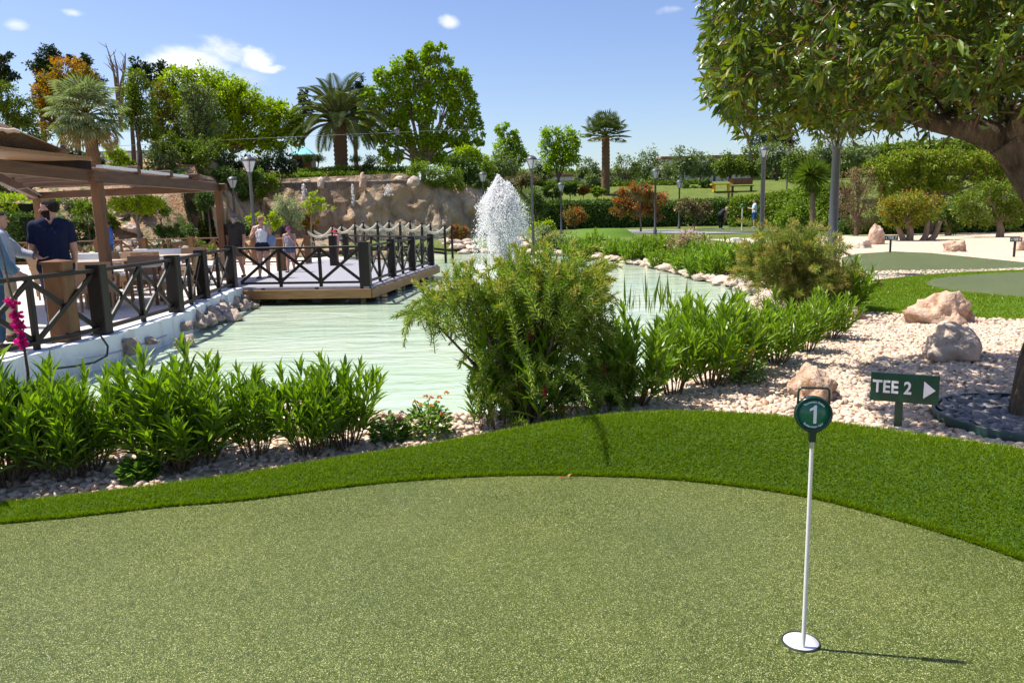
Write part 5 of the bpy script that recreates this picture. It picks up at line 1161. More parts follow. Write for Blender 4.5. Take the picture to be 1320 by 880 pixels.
# left hill, back to front
tree('dark_pine', 'dark conifer cut by the left edge of the sky above the thatch', 'tree', -18, 50, [(4, 72, 10, 5), (-4, 84, 16, 7), (8, 97, 14, 6), (-8, 108, 18, 8)], 'tree_dark', 2600, 2.6, tr=.2, group=GT)
tree('dark_pine', 'dark conifer with a rounded top left of the orange flowered tree', 'tree', 62, 56, [(60, 70, 13, 10), (50, 82, 13, 9), (70, 78, 12, 12), (62, 98, 18, 14), (60, 125, 20, 16)], 'tree_dark', 4200, 2.6, tr=.2, group=GT)
tree('dark_pine', 'dark conifer peeking over the orange flowered tree', 'tree', 104, 56, [(100, 78, 12, 8), (115, 88, 13, 12), (120, 110, 12, 16)], 'tree_dark', 2400, 2.6, tr=.2, group=GT)
tree('broadleaf_tree', 'dense dark green tree with brighter top at the left edge over the pergola', 'tree', 12, 44, [(10, 122, 24, 16), (22, 145, 22, 18), (2, 160, 22, 22), (34, 175, 20, 18), (20, 195, 28, 14)], 'tree_mid', 6500, 2.6, tr=.2, group=GT)
tree('orange_flowered_tree', 'tree covered in orange yellow blossom behind the silvery fan palm', 'tree', 88, 48, [(92, 92, 24, 14), (74, 104, 22, 14), (108, 100, 16, 14), (60, 125, 16, 14), (58, 145, 14, 14), (84, 130, 26, 22), (66, 165, 16, 14)], 'tree_gold', 7500, 2.4, tr=.18, tint=.75, group=GT)
bt = thing('bare_tree', 'leafless grey tree with thin twigs rising between the pines', 'tree', pt(152, 130, 52), group=GT); m = MB()
B = bt.location
for a, b, c, d in ((150, 112, 136, 56), (152, 110, 146, 66), (156, 108, 162, 68), (158, 105, 158, 78), (148, 100, 140, 80)):
    p, q = pt(a, b, 52), pt(c, d, 52); m.tube([B - Vector((0,0,2)), p, p.lerp(q, .5) + Vector((.1, 0, 0)), q], [.12, .09, .06, .015], 5)
    for i in range(5): u_ = random.uniform(.3, .95); s0 = p.lerp(q, u_); m.tube([s0, s0 + Vector((random.uniform(-.5, .5), random.uniform(-.3, .3), random.uniform(.3, .8)))], [.025, .008], 4)
m.build('trunk', M['palebark'], bt)
tree('dark_pine', 'dark conifer tip right of the bare twigs', 'tree', 176, 56, [(174, 84, 8, 9), (178, 98, 10, 10), (174, 115, 12, 12)], 'tree_dark', 1500, 2.6, tr=.15, group=GT)
tree('dark_pine', 'twin topped dark conifer in front of the cloud', 'tree', 205, 56, [(192, 86, 8, 8), (213, 84, 10, 7), (200, 98, 14, 9), (210, 110, 18, 14)], 'tree_dark', 2400, 2.6, tr=.2, group=GT)
tree('broadleaf_tree', 'upright mid green tree just right of the silvery fan palm', 'tree', 184, 42, [(176, 108, 15, 14), (184, 125, 16, 16), (168, 130, 14, 16), (180, 150, 20, 18), (190, 172, 16, 16)], 'tree_mid', 6000, 2.5, tr=.13, group=GT)
tree('broadleaf_tree', 'bright lime green spreading tree at the right of the left hill', 'tree', 300, 55, [(232, 108, 24, 16), (262, 102, 26, 14), (290, 112, 28, 16), (318, 128, 26, 18), (345, 142, 22, 16), (368, 155, 20, 18), (278, 135, 34, 22), (325, 155, 34, 20), (360, 178, 26, 14), (240, 138, 22, 22), (300, 175, 34, 14), (270, 165, 30, 16), (382, 165, 12, 12), (335, 185, 26, 10)], 'tree_bright', 26000, 2.9, tr=.16, group=GT, sig=.16, shell=.5, clf=60)
tree('broadleaf_tree', 'yellowish green tree between the mid green and the lime trees', 'tree', 206, 45, [(206, 118, 11, 12), (212, 138, 15, 14), (216, 160, 18, 16), (212, 182, 18, 14), (222, 200, 16, 10)], 'tree_gold', 5200, 2.5, tr=.14, group=GT, tint=.04)
tree('broadleaf_tree', 'olive toned tree with pale blossom tips in front of the lime tree', 'tree', 258, 46, [(246, 122, 12, 12), (262, 128, 18, 14), (250, 150, 20, 18), (272, 158, 18, 16), (240, 178, 20, 16), (264, 186, 18, 12)], 'tree_olive', 6500, 2.4, tr=.14, tint=.04, group=GT)
tree('broadleaf_tree', 'small bright tree low between the palm trunk and the pergola roof', 'tree', 150, 41, [(145, 195, 12, 8), (155, 205, 12, 8)], 'tree_bright', 1400, 2.3, tr=.07, group=GT)
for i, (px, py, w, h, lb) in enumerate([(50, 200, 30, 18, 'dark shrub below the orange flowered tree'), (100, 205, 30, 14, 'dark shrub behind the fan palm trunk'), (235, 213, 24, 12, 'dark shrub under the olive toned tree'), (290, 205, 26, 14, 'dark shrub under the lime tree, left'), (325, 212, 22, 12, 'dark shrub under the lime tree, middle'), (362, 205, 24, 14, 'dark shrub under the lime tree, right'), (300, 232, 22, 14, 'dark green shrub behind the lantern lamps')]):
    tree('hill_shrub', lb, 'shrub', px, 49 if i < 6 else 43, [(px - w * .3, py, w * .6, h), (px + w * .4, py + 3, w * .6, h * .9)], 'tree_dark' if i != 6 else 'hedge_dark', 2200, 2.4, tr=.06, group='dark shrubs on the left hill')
tree('dark_pine', 'dark conifer tip behind the left of the feather palm', 'tree', 394, 70, [(393, 124, 7, 7), (394, 138, 9, 12)], 'tree_dark', 900, 2.4, tr=.15, group=GT)
tree('dark_pine', 'dark conifer between the feather palm and the poplar', 'tree', 460, 68, [(455, 112, 9, 9), (468, 108, 8, 8), (452, 128, 11, 12), (466, 130, 13, 16), (456, 155, 16, 18)], 'tree_dark', 3200, 2.5, tr=.2, group=GT)
PB = [(556, 70, 11, 11), (540, 80, 13, 12), (517, 88, 13, 13), (494, 101, 11, 12), (575, 88, 11, 14), (595, 102, 9, 16), (520, 115, 18, 15), (552, 106, 18, 17), (580, 124, 16, 16), (487, 126, 14, 13), (474, 150, 12, 13), (508, 146, 19, 15), (545, 142, 20, 15), (592, 148, 15, 15), (611, 140, 7, 12), (613, 160, 8, 9), (619, 180, 7, 7), (480, 174, 14, 12), (516, 176, 19, 13), (556, 176, 20, 14), (594, 176, 16, 13), (575, 202, 18, 10), (505, 200, 18, 9), (540, 204, 14, 8), (469, 128, 6, 6), (604, 120, 7, 8), (568, 62, 5, 5), (530, 68, 5, 5), (606, 200, 14, 8)]
tree('poplar_tree', 'tall broad bright green poplar behind the rock wall, tallest tree in the middle', 'tree', 545, 62, PB, 'tree_poplar', 25000, 2.9, tr=.2, sig=.17, shell=.5, asp=.8, bark='palebark', clf=48)
tree('broadleaf_tree', 'light green low tree at the right foot of the tall poplar', 'tree', 606, 60, [(600, 200, 16, 9), (618, 206, 12, 7), (590, 208, 12, 7)], 'tree_bright', 2000, 2.5, tr=.1)
tree('broadleaf_tree', 'pointed green tree left of the tall fountain lamp', 'tree', 656, 78, [(648, 168, 8, 8), (660, 176, 9, 8), (654, 190, 16, 12), (664, 205, 15, 11), (645, 207, 14, 9)], 'tree_poplar', 4200, 2.6, tr=.16)
tree('broadleaf_tree', 'round crowned tree on a thin trunk right of the tall fountain lamp', 'tree', 719, 66, [(712, 176, 13, 10), (730, 180, 15, 12), (708, 195, 13, 12), (726, 200, 19, 13), (740, 192, 9, 11), (715, 214, 12, 7)], 'tree_poplar', 5000, 2.6, tr=.13, sig=.2)
for i, (px, py, r, Yd, lb) in enumerate([(697, 222, 14, 84, 'olive tree behind the tall fountain lamp'), (648, 215, 17, 72, 'olive tree left of the fountain top'), (757, 222, 14, 82, 'olive tree left of the slim palm'), (762, 238, 11, 76, 'small olive tree at the slim palm foot'), (808, 220, 19, 84, 'olive tree right of the slim palm'), (838, 215, 19, 88, 'olive tree behind the lamp near the red shrub'), (858, 228, 17, 82, 'olive tree above the red shrub'), (880, 212, 18, 92, 'olive tree left of the hanging leaves'), (902, 214, 16, 96, 'olive tree at the rim of the hanging leaves')]):
    tree('olive_tree', lb, 'tree', px, Yd, [(px, py - r * .2, r * .9, r * .85), (px - r * .6, py + r * .3, r * .6, r * .6), (px + r * .6, py + r * .25, r * .6, r * .65)], 'tree_olive', 2400, 2.1, tr=.13, group='olive trees on the far slope', bark='palebark')
for i, (px, py, w, h, Yd, mt, lb) in enumerate([(940, 210, 20, 18, 84, 'tree_mid', 'drooping green tree right of the yellow table'), (968, 205, 24, 22, 88, 'tree_mid', 'drooping green tree left of the slim lamp post'), (1000, 200, 22, 26, 82, 'tree_olive', 'pale drooping tree right of the slim lamp post'), (1030, 208, 22, 24, 78, 'tree_mid', 'green tree behind the yucca'), (1062, 200, 20, 26, 80, 'tree_olive', 'pale tree behind the thick lamp post'), (1105, 195, 30, 18, 70, 'tree_olive', 'grey green tree above the brown tangled bush'), (995, 170, 30, 22, 100, 'tree_dark', 'tall dark tree seen through the hanging leaves'), (920, 214, 11, 12, 100, 'tree_olive', 'small pale tree at the rim of the hanging leaves')]):
    tree('broadleaf_tree', lb, 'tree', px, Yd, [(px, py, w * .7, h * .7), (px - w * .5, py + h * .4, w * .5, h * .6), (px + w * .5, py + h * .4, w * .5, h * .6)], mt, 3600, 2.2, tr=.15, group='trees behind the far lawn', droop=.6)

random.seed(61)
for i in range(14):
    px = 205 + i * 8 + random.uniform(-4, 4); Yd = random.uniform(41, 47); q = pt(px, 260, Yd); z = zg(q.x, Yd); w = random.uniform(.8, 1.3) * FPX / Yd; v = Vector((q.x, Yd, z + .5)) - CAMP; py = H0 / 2 - v.dot(_U) / v.dot(_F) * FPX
    tree('bank_shrub', 'leafy shrub covering the soil bank behind the restaurant terrace', 'shrub', px, Yd, [(px, py, w * .8, w * .6), (px + w * .7, py + 2, w * .5, w * .45)], random.choice(['hedge_dark', 'tree_mid', 'hedge_dark', 'tree_dark']), 1100, 2.5, tr=.04, group='shrubs covering the soil bank')
# ------------------------------------------------------------------ palms
def trunk_tube(B, T, r0, r1, n=30, rough=.1):
    m = MB(); pts = []; rad = []
    for i in range(n):
        t_ = i / (n - 1); pts.append(B.lerp(T, t_) + Vector((math.sin(t_ * 2.2) * .06, 0, 0))); rad.append((r0 + (r1 - r0) * t_) * (1 + rough * (1 if i % 2 else -1)))
    return m.tube(pts, rad, 12)
def feather_palm(label, px, pyb, pyc, Yd, rpx, nfr=46, seed=1):
    random.seed(seed); T = pt(px, pyc, Yd); B = Vector((T.x, Yd, zg(T.x, Yd))); t = thing('feather_palm', label, 'palm tree', B); k = Yd / FPX; R_ = rpx * k; ls = LS(); rm = MB()
    trunk_tube(B - Vector((0,0,.3)), T, R_ * .13, R_ * .15, 30, .07).build('trunk', M['palmbark'], t)
    for i in range(nfr):
        a = i * 2.399; e0 = 1.42 - 1.35 * (i / nfr) ** 1.0 + random.uniform(-.1, .1); d = Vector((math.cos(a) * math.cos(e0), math.sin(a) * math.cos(e0), math.sin(e0))); L = R_ * random.uniform(1.05, 1.3); p = T.copy(); pts = [p.copy()]; n = 16
        for j in range(n):
            d = (d + Vector((0, 0, -.075 - .07 * (j / n)))).normalized(); p = p + d * (L / n); pts.append(p.copy())
        rm.tube(pts, [R_ * .02 * (1 - .85 * j / n) for j in range(n + 1)], 5, cap=False)
        P, D, N, LL = [], [], [], []
        for j in range(44):
            f = (.12 + .88 * j / 43) * n; q = min(int(f), n - 1); o = pts[q].lerp(pts[q + 1], f - q); ax = (pts[q + 1] - pts[q]).normalized(); sd = ax.cross(Vector((0, 0, 1))); sd = sd.normalized() if sd.length > .01 else Vector((1, 0, 0)); u_ = sd.cross(ax)
            for s in (-1, 1):
                P.append(o); D.append(sd * s + ax * .9 + u_ * .35 + Vector((0, 0, -.25))); N.append(u_ + sd * (-s) * .3); LL.append(R_ * .25 * math.sin(math.pi * (.12 + .83 * j / 43)) ** .7)
        ls.add([tuple(x) for x in P], [tuple(x) for x in D], [tuple(x) for x in N], LL, R_ * .019, (RNG.random(len(P)) < .06).astype(float))
    c = link('crown', ls.mesh('crown', DIAM, B), M['feather'], t); rm.build('frond_stalks', M['tree_gold'], t)
def fan_palm(label, px, pyc, Yd, rpx, mat, trw, skirt=.4, nfr=44, seed=1, pyb=None, droopy=.5):
    random.seed(seed); T = pt(px, pyc, Yd); Bp = pt(px + (12 if pyb else 0), pyb or 250, Yd); B = Vector((Bp.x if pyb else T.x, Yd, zg(T.x, Yd))); t = thing('fan_palm', label, 'palm tree', B); k = Yd / FPX; R_ = rpx * k; ls = LS(); rm = MB()
    trunk_tube(B - Vector((0,0,.3)), T, trw * k * 1.15, trw * k, 34, .06).build('trunk', M['palmbark'], t)
    for i in range(nfr):
        a = i * 2.399; f_ = i / nfr; e0 = 1.4 - (1.75 + skirt) * f_; d = Vector((math.cos(a) * math.cos(e0), math.sin(a) * math.cos(e0), math.sin(e0))); Ls = R_ * random.uniform(.42, .6); tip = T + d * Ls
        rm.tube([T, T + d * Ls * .5 + Vector((0,0,.03)), tip], [R_ * .02, R_ * .015, R_ * .01], 4, cap=False)
        d2 = (d + Vector((0, 0, -.25 * droopy))).normalized(); sd = d2.cross(Vector((0, 0, 1))); sd = sd.normalized() if sd.length > .05 else Vector((1, 0, 0)); u_ = sd.cross(d2); P, D, N, LL = [], [], [], []
        ns = 24
        for j in range(ns):
            an = (j / (ns - 1) - .5) * 3.6; v = d2 * math.cos(an) + sd * math.sin(an); L = R_ * .52 * (.62 + .38 * math.cos(an * .5)); e = v + Vector((0, 0, -.22 * droopy))
            P.append(tip); D.append(v + u_ * .12 * math.cos(an * 6)); N.append(u_ + sd * .25 * (-1) ** j); LL.append(L * .68)
            P.append(tip + v * L * .6); D.append(e + Vector((0, 0, -.5 * droopy))); N.append(u_); LL.append(L * .5)
        old = 1.0 if f_ > .84 else 0.0
        ls.add([tuple(x) for x in P], [tuple(x) for x in D], [tuple(x) for x in N], LL, R_ * .055, old)
    link('crown', ls.mesh('crown', DIAM, B), M[mat], t); rm.build('frond_stalks', M['tree_gold'], t)
feather_palm('date palm with long arching feather fronds on the hilltop above the rock wall', 436, 215, 160, 55, 60, 40, 3)
fan_palm('silvery fan palm with a thick brown trunk above the pergola roof', 111, 148, 33, 50, 'fan', 7.5, .7, 38, 4, 215, .75)
fan_palm('slim fan palm with a shaggy dark trunk on the far slope', 780, 176, 74, 31, 'feather', 4.8, -.1, 30, 6, droopy=.15)
# yucca
T = pt(1046, 226, 40); B = Vector((T.x + .15, 40, zg(T.x, 40))); y = thing('yucca_tree', 'spiky yucca on a thin leaning trunk in front of the light green hedge', 'yucca', B); trunk_tube(B, T, .14, .12, 20, .1).build('trunk', M['palebark'], y)
ls = LS(); n = 420; d = rdir(n); d[:, 2] = d[:, 2] * .9 + .15; ls.add(np.array(T) + d * .05, d, np.array([0, 0, 1]) + rdir(n) * .3, RNG.uniform(.75, 1.15, n), .075)
n = 70; ls.add(np.array(T) + [0.2, 0, -.9] + rdir(n) * .05, rdir(n) + [0, 0, .4], rdir(n), .6, .07); link('crown', ls.mesh('crown', DIAM, B), M['yucca'], y)

# ------------------------------------------------------------------ hedges and shrubs in the distance
def hedge(label, path, wd, mat, n, leaf, tops, group=None, name='hedge', cat='hedge', tint=0.0, core='hedge_core'):
    B = path[0]; t = thing(name, label, cat, (B.x, B.y, B.z), group=group); ls = LS(); m = MB()
    lens = [(b - a).length for a, b in zip(path[:-1], path[1:])]; tot = sum(lens)
    for i, (a, b) in enumerate(zip(path[:-1], path[1:])):
        d = (b - a).normalized(); nr = Vector((d.y, -d.x, 0)); h0, h1 = tops[i] - a.z, tops[i + 1] - b.z; k = int(n * lens[i] / tot)
        u_ = RNG.random(k); v = RNG.random(k) ** .8; sd = RNG.choice([-1, 1, 0], k, p=[.5, .12, .38]); off = np.where(sd == 0, RNG.uniform(-1, 1, k), -sd * 1.0 * np.sign(nr.y if abs(nr.y) > .01 else 1) ) ; off = np.where(sd == 0, off, sd * (1 if nr.y > 0 else -1)); v = np.where(sd == 0, 1, v)
        hh = (h0 + (h1 - h0) * u_)
        jit = np.array([mnoise.noise(Vector((x * lens[i] * .9, y_ * 2, i))) for x, y_ in zip(u_, v)])
        A = np.array(a); P = A + (np.array(b) - A) * u_[:, None] + np.array(nr) * (off * wd / 2 * (1 + .25 * jit))[:, None]; P[:, 2] += v * hh * (1 + .08 * jit)
        P += RNG.normal(0, leaf * .5, (k, 3)); out = np.array(nr) * off[:, None] + np.array([0, 0, 1]) * (sd == 0)[:, None]
        ls.add(P, unit(out * .7 + rdir(k) + [0, 0, .2]), unit(out + rdir(k) * .6), leaf * RNG.uniform(.7, 1.3, k), leaf * .65, (RNG.random(k) < tint).astype(float) if tint else 0.0)
        w2 = nr * wd * .36
        m.add([a - w2, b - w2, b + w2, a + w2, a - w2 + Vector((0,0,h0*.93)), b - w2 + Vector((0,0,h1*.93)), b + w2 + Vector((0,0,h1*.93)), a + w2 + Vector((0,0,h0*.93))], [[0,1,5,4],[1,2,6,5],[2,3,7,6],[3,0,4,7],[4,5,6,7]])
    link('foliage', ls.mesh('foliage', DIAM, B), M[mat], t); m.build('solid_core', M['coredark'], t); return t  # solid dark core box inside the leaves, stops the hedge being see-through
M['coredark'] = surf('dark_core_fill', (.03,.04,.015), (.02,.025,.012), 3, .9, .1, .6, 8)  # dark fill colour of the hedge core boxes
def gp(px, Yd, dz=0): p = pt(px, 280, Yd); return Vector((p.x, Yd, zg(p.x, Yd) + dz))
hedge('long dark clipped hedge along the far path below the lawn slope', [gp(694, 59), gp(790, 59.5), gp(870, 59.5), gp(948, 58)], 1.4, 'hedge_dark', 11000, .17, [pt(x, y, 59).z for x, y in ((694, 262), (790, 261), (870, 262), (948, 258))])
hedge('light green hedge behind the right golfer rising towards the yucca', [gp(946, 54), gp(1000, 52), gp(1085, 46)], 1.6, 'hedge', 11000, .16, [pt(946, 258, 54).z, pt(1000, 252, 52).z, pt(1085, 238, 46).z], tint=.02)
bush('round_shrub', 'leafy pale green climber mass left of the yucca', 'shrub', 1025, 303, 46, 50, 'hedge', 3600, 2.4, 43)
hedge('clipped lime green hedge at the left behind the terrace', [gp(-30, 33.5), gp(40, 33.5)], 1.6, 'hedge_lime', 3000, .13, [pt(-30, 255, 33.5).z, pt(40, 257, 33.5).z])
hedge('darker clipped hedge block below the lime hedge at the left', [gp(4, 32.2), gp(37, 32.2)], 1.2, 'hedge_dark', 2200, .11, [pt(4, 277, 32.2).z, pt(37, 278, 32.2).z])
hedge('low clipped hedge along the hilltop above the rock wall', [gp(372, 53.2), gp(450, 53.6), gp(540, 54.4)], 1.0, 'hedge', 5000, .14, [pt(372, 222, 53).z, pt(450, 216, 53.5).z, pt(540, 218, 54.4).z])
hedge('lower grassy planting strip directly above the stone ledge', [gp(345, 51.5), gp(450, 51.8), gp(540, 52.6)], .8, 'hedge', 4200, .15, [pt(345, 226, 51.5).z, pt(450, 224, 51.8).z, pt(540, 226, 52.6).z], name='planting_strip', tint=.02)
for i, (bl, mt, n, lb) in enumerate([([(552, 218, 22, 9), (575, 226, 18, 11), (556, 236, 14, 7), (590, 236, 10, 8)], 'hedge', 3600, 'bright ivy spilling over the right end of the ledge'), ([(600, 218, 16, 10), (612, 232, 12, 12), (588, 208, 14, 7)], 'hedge_dark', 3200, 'dark ivy above the right corner of the rock wall'), ([(628, 232, 9, 10), (630, 216, 8, 7)], 'hedge', 1600, 'pale shrub behind the lamp left of the fountain')]):
    tree('ivy_shrub', lb, 'ivy', bl[0][0], 51.5 + i, bl, mt, n, 2.2, tr=.05, group='ivy over the rock wall')
for i, (bl, mt, n, lb, Yd) in enumerate([([(335, 228, 14, 9), (346, 238, 15, 10), (330, 248, 14, 12)], 'hedge', 3400, 'leafy shrub at the left end of the stone ledge', 48), ([(328, 232, 10, 10), (318, 248, 10, 12)], 'hedge_dark', 2000, 'dark shrub behind the tall lantern lamp', 46), ([(268, 250, 12, 8), (264, 262, 12, 10)], 'hedge_dark', 2200, 'round dark bush behind the pergola corner post', 38)]):
    tree('round_shrub', lb, 'shrub', bl[0][0], Yd, bl, mt, n, 2.2, tr=.05)
tree('silver_shrub', 'weeping silvery white flowering shrub behind the girl', 'shrub', 374, 36, [(368, 262, 16, 9), (380, 270, 16, 11), (362, 276, 14, 12), (384, 284, 12, 10)], 'silver', 3800, 2.6, tr=.05, tint=.3, asp=.25, droop=1.2)
tree('round_shrub', 'dark reddish green bush right of the silvery shrub', 'shrub', 392, 37, [(388, 282, 13, 9), (400, 288, 10, 9)], 'photinia', 2000, 2.2, tr=.05, tint=.06)
tree('round_shrub', 'bright yellow green bush behind the woman in the white top', 'shrub', 336, 35, [(330, 284, 10, 8), (345, 290, 12, 9), (356, 282, 8, 9)], 'hedge_lime', 1800, 2.3, tr=.04)
tree('sapling', 'thin sapling with yellow green leaves in front of the rock wall', 'tree', 396, 34, [(404, 252, 6, 4), (412, 260, 12, 4), (398, 262, 8, 4), (420, 268, 10, 3), (400, 272, 6, 3)], 'hedge_lime', 700, 2.4, tr=.04, bark='palebark')
tree('umbrella_tree', 'small lime green umbrella shaped tree behind the terrace railing', 'tree', 174, 33, [(158, 262, 18, 7), (176, 257, 20, 8), (194, 262, 14, 7), (175, 270, 22, 5)], 'hedge_lime', 4200, 2.4, tr=.09, bark='palebark')
for i, (px, py) in enumerate([(60, 262), (110, 268), (125, 285), (215, 296), (238, 300), (92, 285), (205, 268)]):
    bush('hill_shrub', ['green shrub on the soil bank behind the bearded man', 'shrub on the soil bank left of the pergola post', 'pale shrub low on the bank left of the pergola post', 'dark shrub low on the bank right of the umbrella tree', 'low dark shrub below the stone terraces', 'pale green shrub behind the navy shirt', 'small shrub between the umbrella tree and the pergola beam'][i], 'shrub', px, py + 9, 30, 18, ['hedge', 'hedge', 'tree_olive', 'hedge_dark', 'hedge_dark', 'tree_olive', 'hedge'][i], 1200, 2.3, 34 + (i % 3), group='shrubs on the soil bank')
random.seed(45)
HS = ['green', 'dark', 'pale', 'low', 'leafy', 'rounded']
for i in range(34):
    Yd = random.uniform(33.5, 45); px = random.uniform(-20, 300); q = pt(px, 260, Yd)
    if q.x > -11.5: continue
    z = zg(q.x, Yd); w = random.uniform(.5, 1.0) * FPX / Yd; py = H0 / 2 - (Vector((q.x, Yd, z + .35)) - CAMP).dot(_U) / (Vector((q.x, Yd, z + .35)) - CAMP).dot(_F) * FPX
    tree('bank_shrub', 'leafy shrub covering the soil bank behind the restaurant terrace', 'shrub', px, Yd, [(px, py, w * .8, w * .55), (px + w * .7, py + 2, w * .5, w * .4)], random.choice(['hedge', 'hedge_dark', 'tree_mid', 'hedge_dark', 'tree_olive']), 900, 2.5, tr=.04, group='shrubs covering the soil bank')
random.seed(44)
for i in range(60):
    px = random.uniform(120, 262); py = random.uniform(262, 308); Yd = np.interp(py, [262, 308], [38, 32]); q = pt(px, py, Yd); q.z = zg(q.x, Yd) + .22
    stone(i, q, random.uniform(.35, .8), 'rock_grey' if i % 3 else 'rock_wet', 'rough stone of the rockery on the soil bank behind the terrace', 'rockery stones on the soil bank', 'rockery_stone', fl=.9)
def topiary(px, pyb, discs, lb):
    Yd = 53; b = pt(px, pyb, Yd); B = Vector((b.x, Yd, zg(b.x, Yd))); t = thing('cloud_topiary', lb, 'topiary', B, group='cloud pruned topiaries'); m = MB(); ls = LS()
    for x, y, r in discs:
        c = pt(x, y, Yd); m.tube([B, B.lerp(c, .5) + Vector((.05, 0, 0)), c], [.06, .05, .04], 6); cloud(ls, c, (r * Yd / FPX, r * Yd / FPX, r * .45 * Yd / FPX), 700, .09, .06, 40, .2, sig=.25)
    link('crown', ls.mesh('crown', DIAM, B), M['hedge_dark'], t); m.build('trunk', M['bark'], t)
topiary(405, 222, [(397, 204, 7), (411, 204, 7)], 'pair of clipped green discs on stems left of the date palm'); topiary(468, 222, [(458, 205, 7), (478, 206, 10), (474, 214, 6)], 'clipped green discs on stems right of the date palm')
# middle distance
tree('red_shrub', 'large shrub with red young leaves behind the far turf mound', 'shrub', 826, 47, [(808, 252, 14, 9), (826, 246, 16, 10), (842, 258, 16, 12), (800, 266, 14, 10), (822, 268, 20, 12), (846, 274, 12, 9)], 'photinia', 4200, 2.4, tr=.06, tint=.42, bark='palebark')
tree('round_shrub', 'round clipped bush with a rusty top beside the small lamp', 'shrub', 740, 48, [(740, 278, 15, 9)], 'photinia', 1500, 2.0, tr=.05, tint=.1)
tree('red_shrub', 'thin brownish shrub left of the bending golfer', 'shrub', 895, 48, [(884, 268, 13, 9), (902, 272, 14, 10), (915, 268, 9, 8)], 'brownbush', 2200, 2.2, tr=.05, tint=.08)
tree('small_maple', 'small dark red leaved tree on the far bank left of the fountain', 'tree', 590, 41, [(584, 296, 9, 5), (596, 298, 9, 6), (590, 306, 12, 5)], 'photinia', 1300, 2.2, tr=.05, tint=.35)
for px, py, w, h, mt, Yd, lb, ti in [(672, 232, 40, 18, 'brownbush', 66, 'brown dry hedge behind the fountain top', 0), (690, 262, 20, 40, 'hedge_dark', 56, 'tall dark shrub right of the fountain plume', 0), (712, 246, 24, 14, 'hedge_dark', 64, 'rounded dark bush at the foot of the round crowned tree', 0), (735, 244, 16, 12, 'hedge_dark', 66, 'round dark bush left of the orange flower bed', 0), (752, 246, 12, 8, 'photinia', 66, 'orange flowered low bush near the slim palm', .7), (770, 247, 18, 8, 'hedge', 68, 'low bush at the foot of the slim palm', 0), (660, 275, 30, 30, 'hedge', 50, 'green shrub hidden behind the fountain plume', 0), (700, 292, 30, 14, 'hedge_lime', 44, 'low yellow green bush by the tall fountain lamp', 0), (825, 240, 20, 12, 'tree_olive', 70, 'silvery bush above the red shrub', 0)]:
    bush('round_shrub', lb, 'shrub', px, py + h * .5, w, h, mt, 1500, 2.1, Yd, ti, 'shrubs of the middle distance')
for i, (px, py) in enumerate([(884, 240), (896, 243), (905, 236), (914, 236), (906, 243), (916, 243)]):
    bush('round_shrub', 'tiny round clipped bush on the lawn top left of the yellow table', 'shrub', px, py + 4, 8, 8, 'hedge_dark', 260, 1.8, 76, 0, 'dotted round bushes on the lawn top')
hedge('dark shrub belt at the foot of the olive trees on the far slope', [gp(668, 79), gp(760, 80), gp(905, 80)], 3, 'tree_mid', 7000, .26, [pt(668, 236, 79).z, pt(760, 240, 80).z, pt(905, 238, 80).z])
hedge('tall dark tree belt closing the view behind the far lawn', [gp(600, 128), gp(800, 125), gp(950, 112), gp(1150, 100), gp(1400, 90)], 7, 'tree_mid', 14000, .5, [pt(600, 222, 128).z, pt(800, 224, 125).z, pt(950, 216, 112).z, pt(1150, 190, 100).z, pt(1400, 170, 90).z])
# plants along the right bank
GB = 'shrubs along the right pond bank'
for i, (px, pb, ptp, lb) in enumerate([(752, 34.6, 300, 'leafy oleander on the far right bank above the fountain side stones'), (778, 32.6, 304, 'short oleander on the right bank below the far turf mound'), (806, 30.8, 306, 'oleander with pale flowers on the right bank'), (834, 28.4, 303, 'oleander left of the pink leaved shrub'), (905, 22.8, 308, 'oleander right of the pink leaved shrub'), (932, 21.2, 306, 'tall bright oleander on the right bank'), (958, 20.4, 310, 'oleander on the right bank nearest the reddish bottlebrush'), (872, 25.2, 318, 'low oleander in front of the pink leaved shrub')]):
    p = pt(px, 330, pb); p.z = zg(p.x, p.y) - .02; h = up(p.x, p.y, ptp) - p.z
    for q in range(3):
        pp = p + Vector(((q - 1) * .62 + random.uniform(-.15, .15), random.uniform(-.1, .5), 0)); pp.z = zg(pp.x, pp.y) - .02
        place(OP, i + q, pp, h * random.uniform(.8, 1.02) / .74, random.uniform(0, 6.28), lb + (', left clump', ', middle clump', ', right clump')[q], GB, 1.0)
bush('pink_shrub', 'dusty pink leaved shrub in the middle of the right bank', 'shrub', 888, 333, 58, 34, 'brownbush', 3000, 2.2, 25, .45)
for px, py, w, h, mt, ti, lb in [(720, 327, 46, 26, 'tree_olive', .05, 'grey green shrub with pale flowers right of the fountain foot'), (700, 322, 26, 34, 'silver', 0, 'tuft of pale tall grass at the fountain foot'), (845, 328, 30, 22, 'hedge', 0, 'leafy shrub behind the right bank oleanders'), (985, 345, 40, 30, 'hedge', 0, 'leafy shrub left of the slim lamp post'), (860, 322, 24, 16, 'hedge_lime', 0, 'yellowish low shrub behind the pink leaved one')]:
    bush('bank_shrub', lb, 'shrub', px, py, w, h, mt, 2200, 2.2, {720: 37, 700: 38, 845: 29, 985: 21, 860: 29}[px], ti, GB, z=-.1)
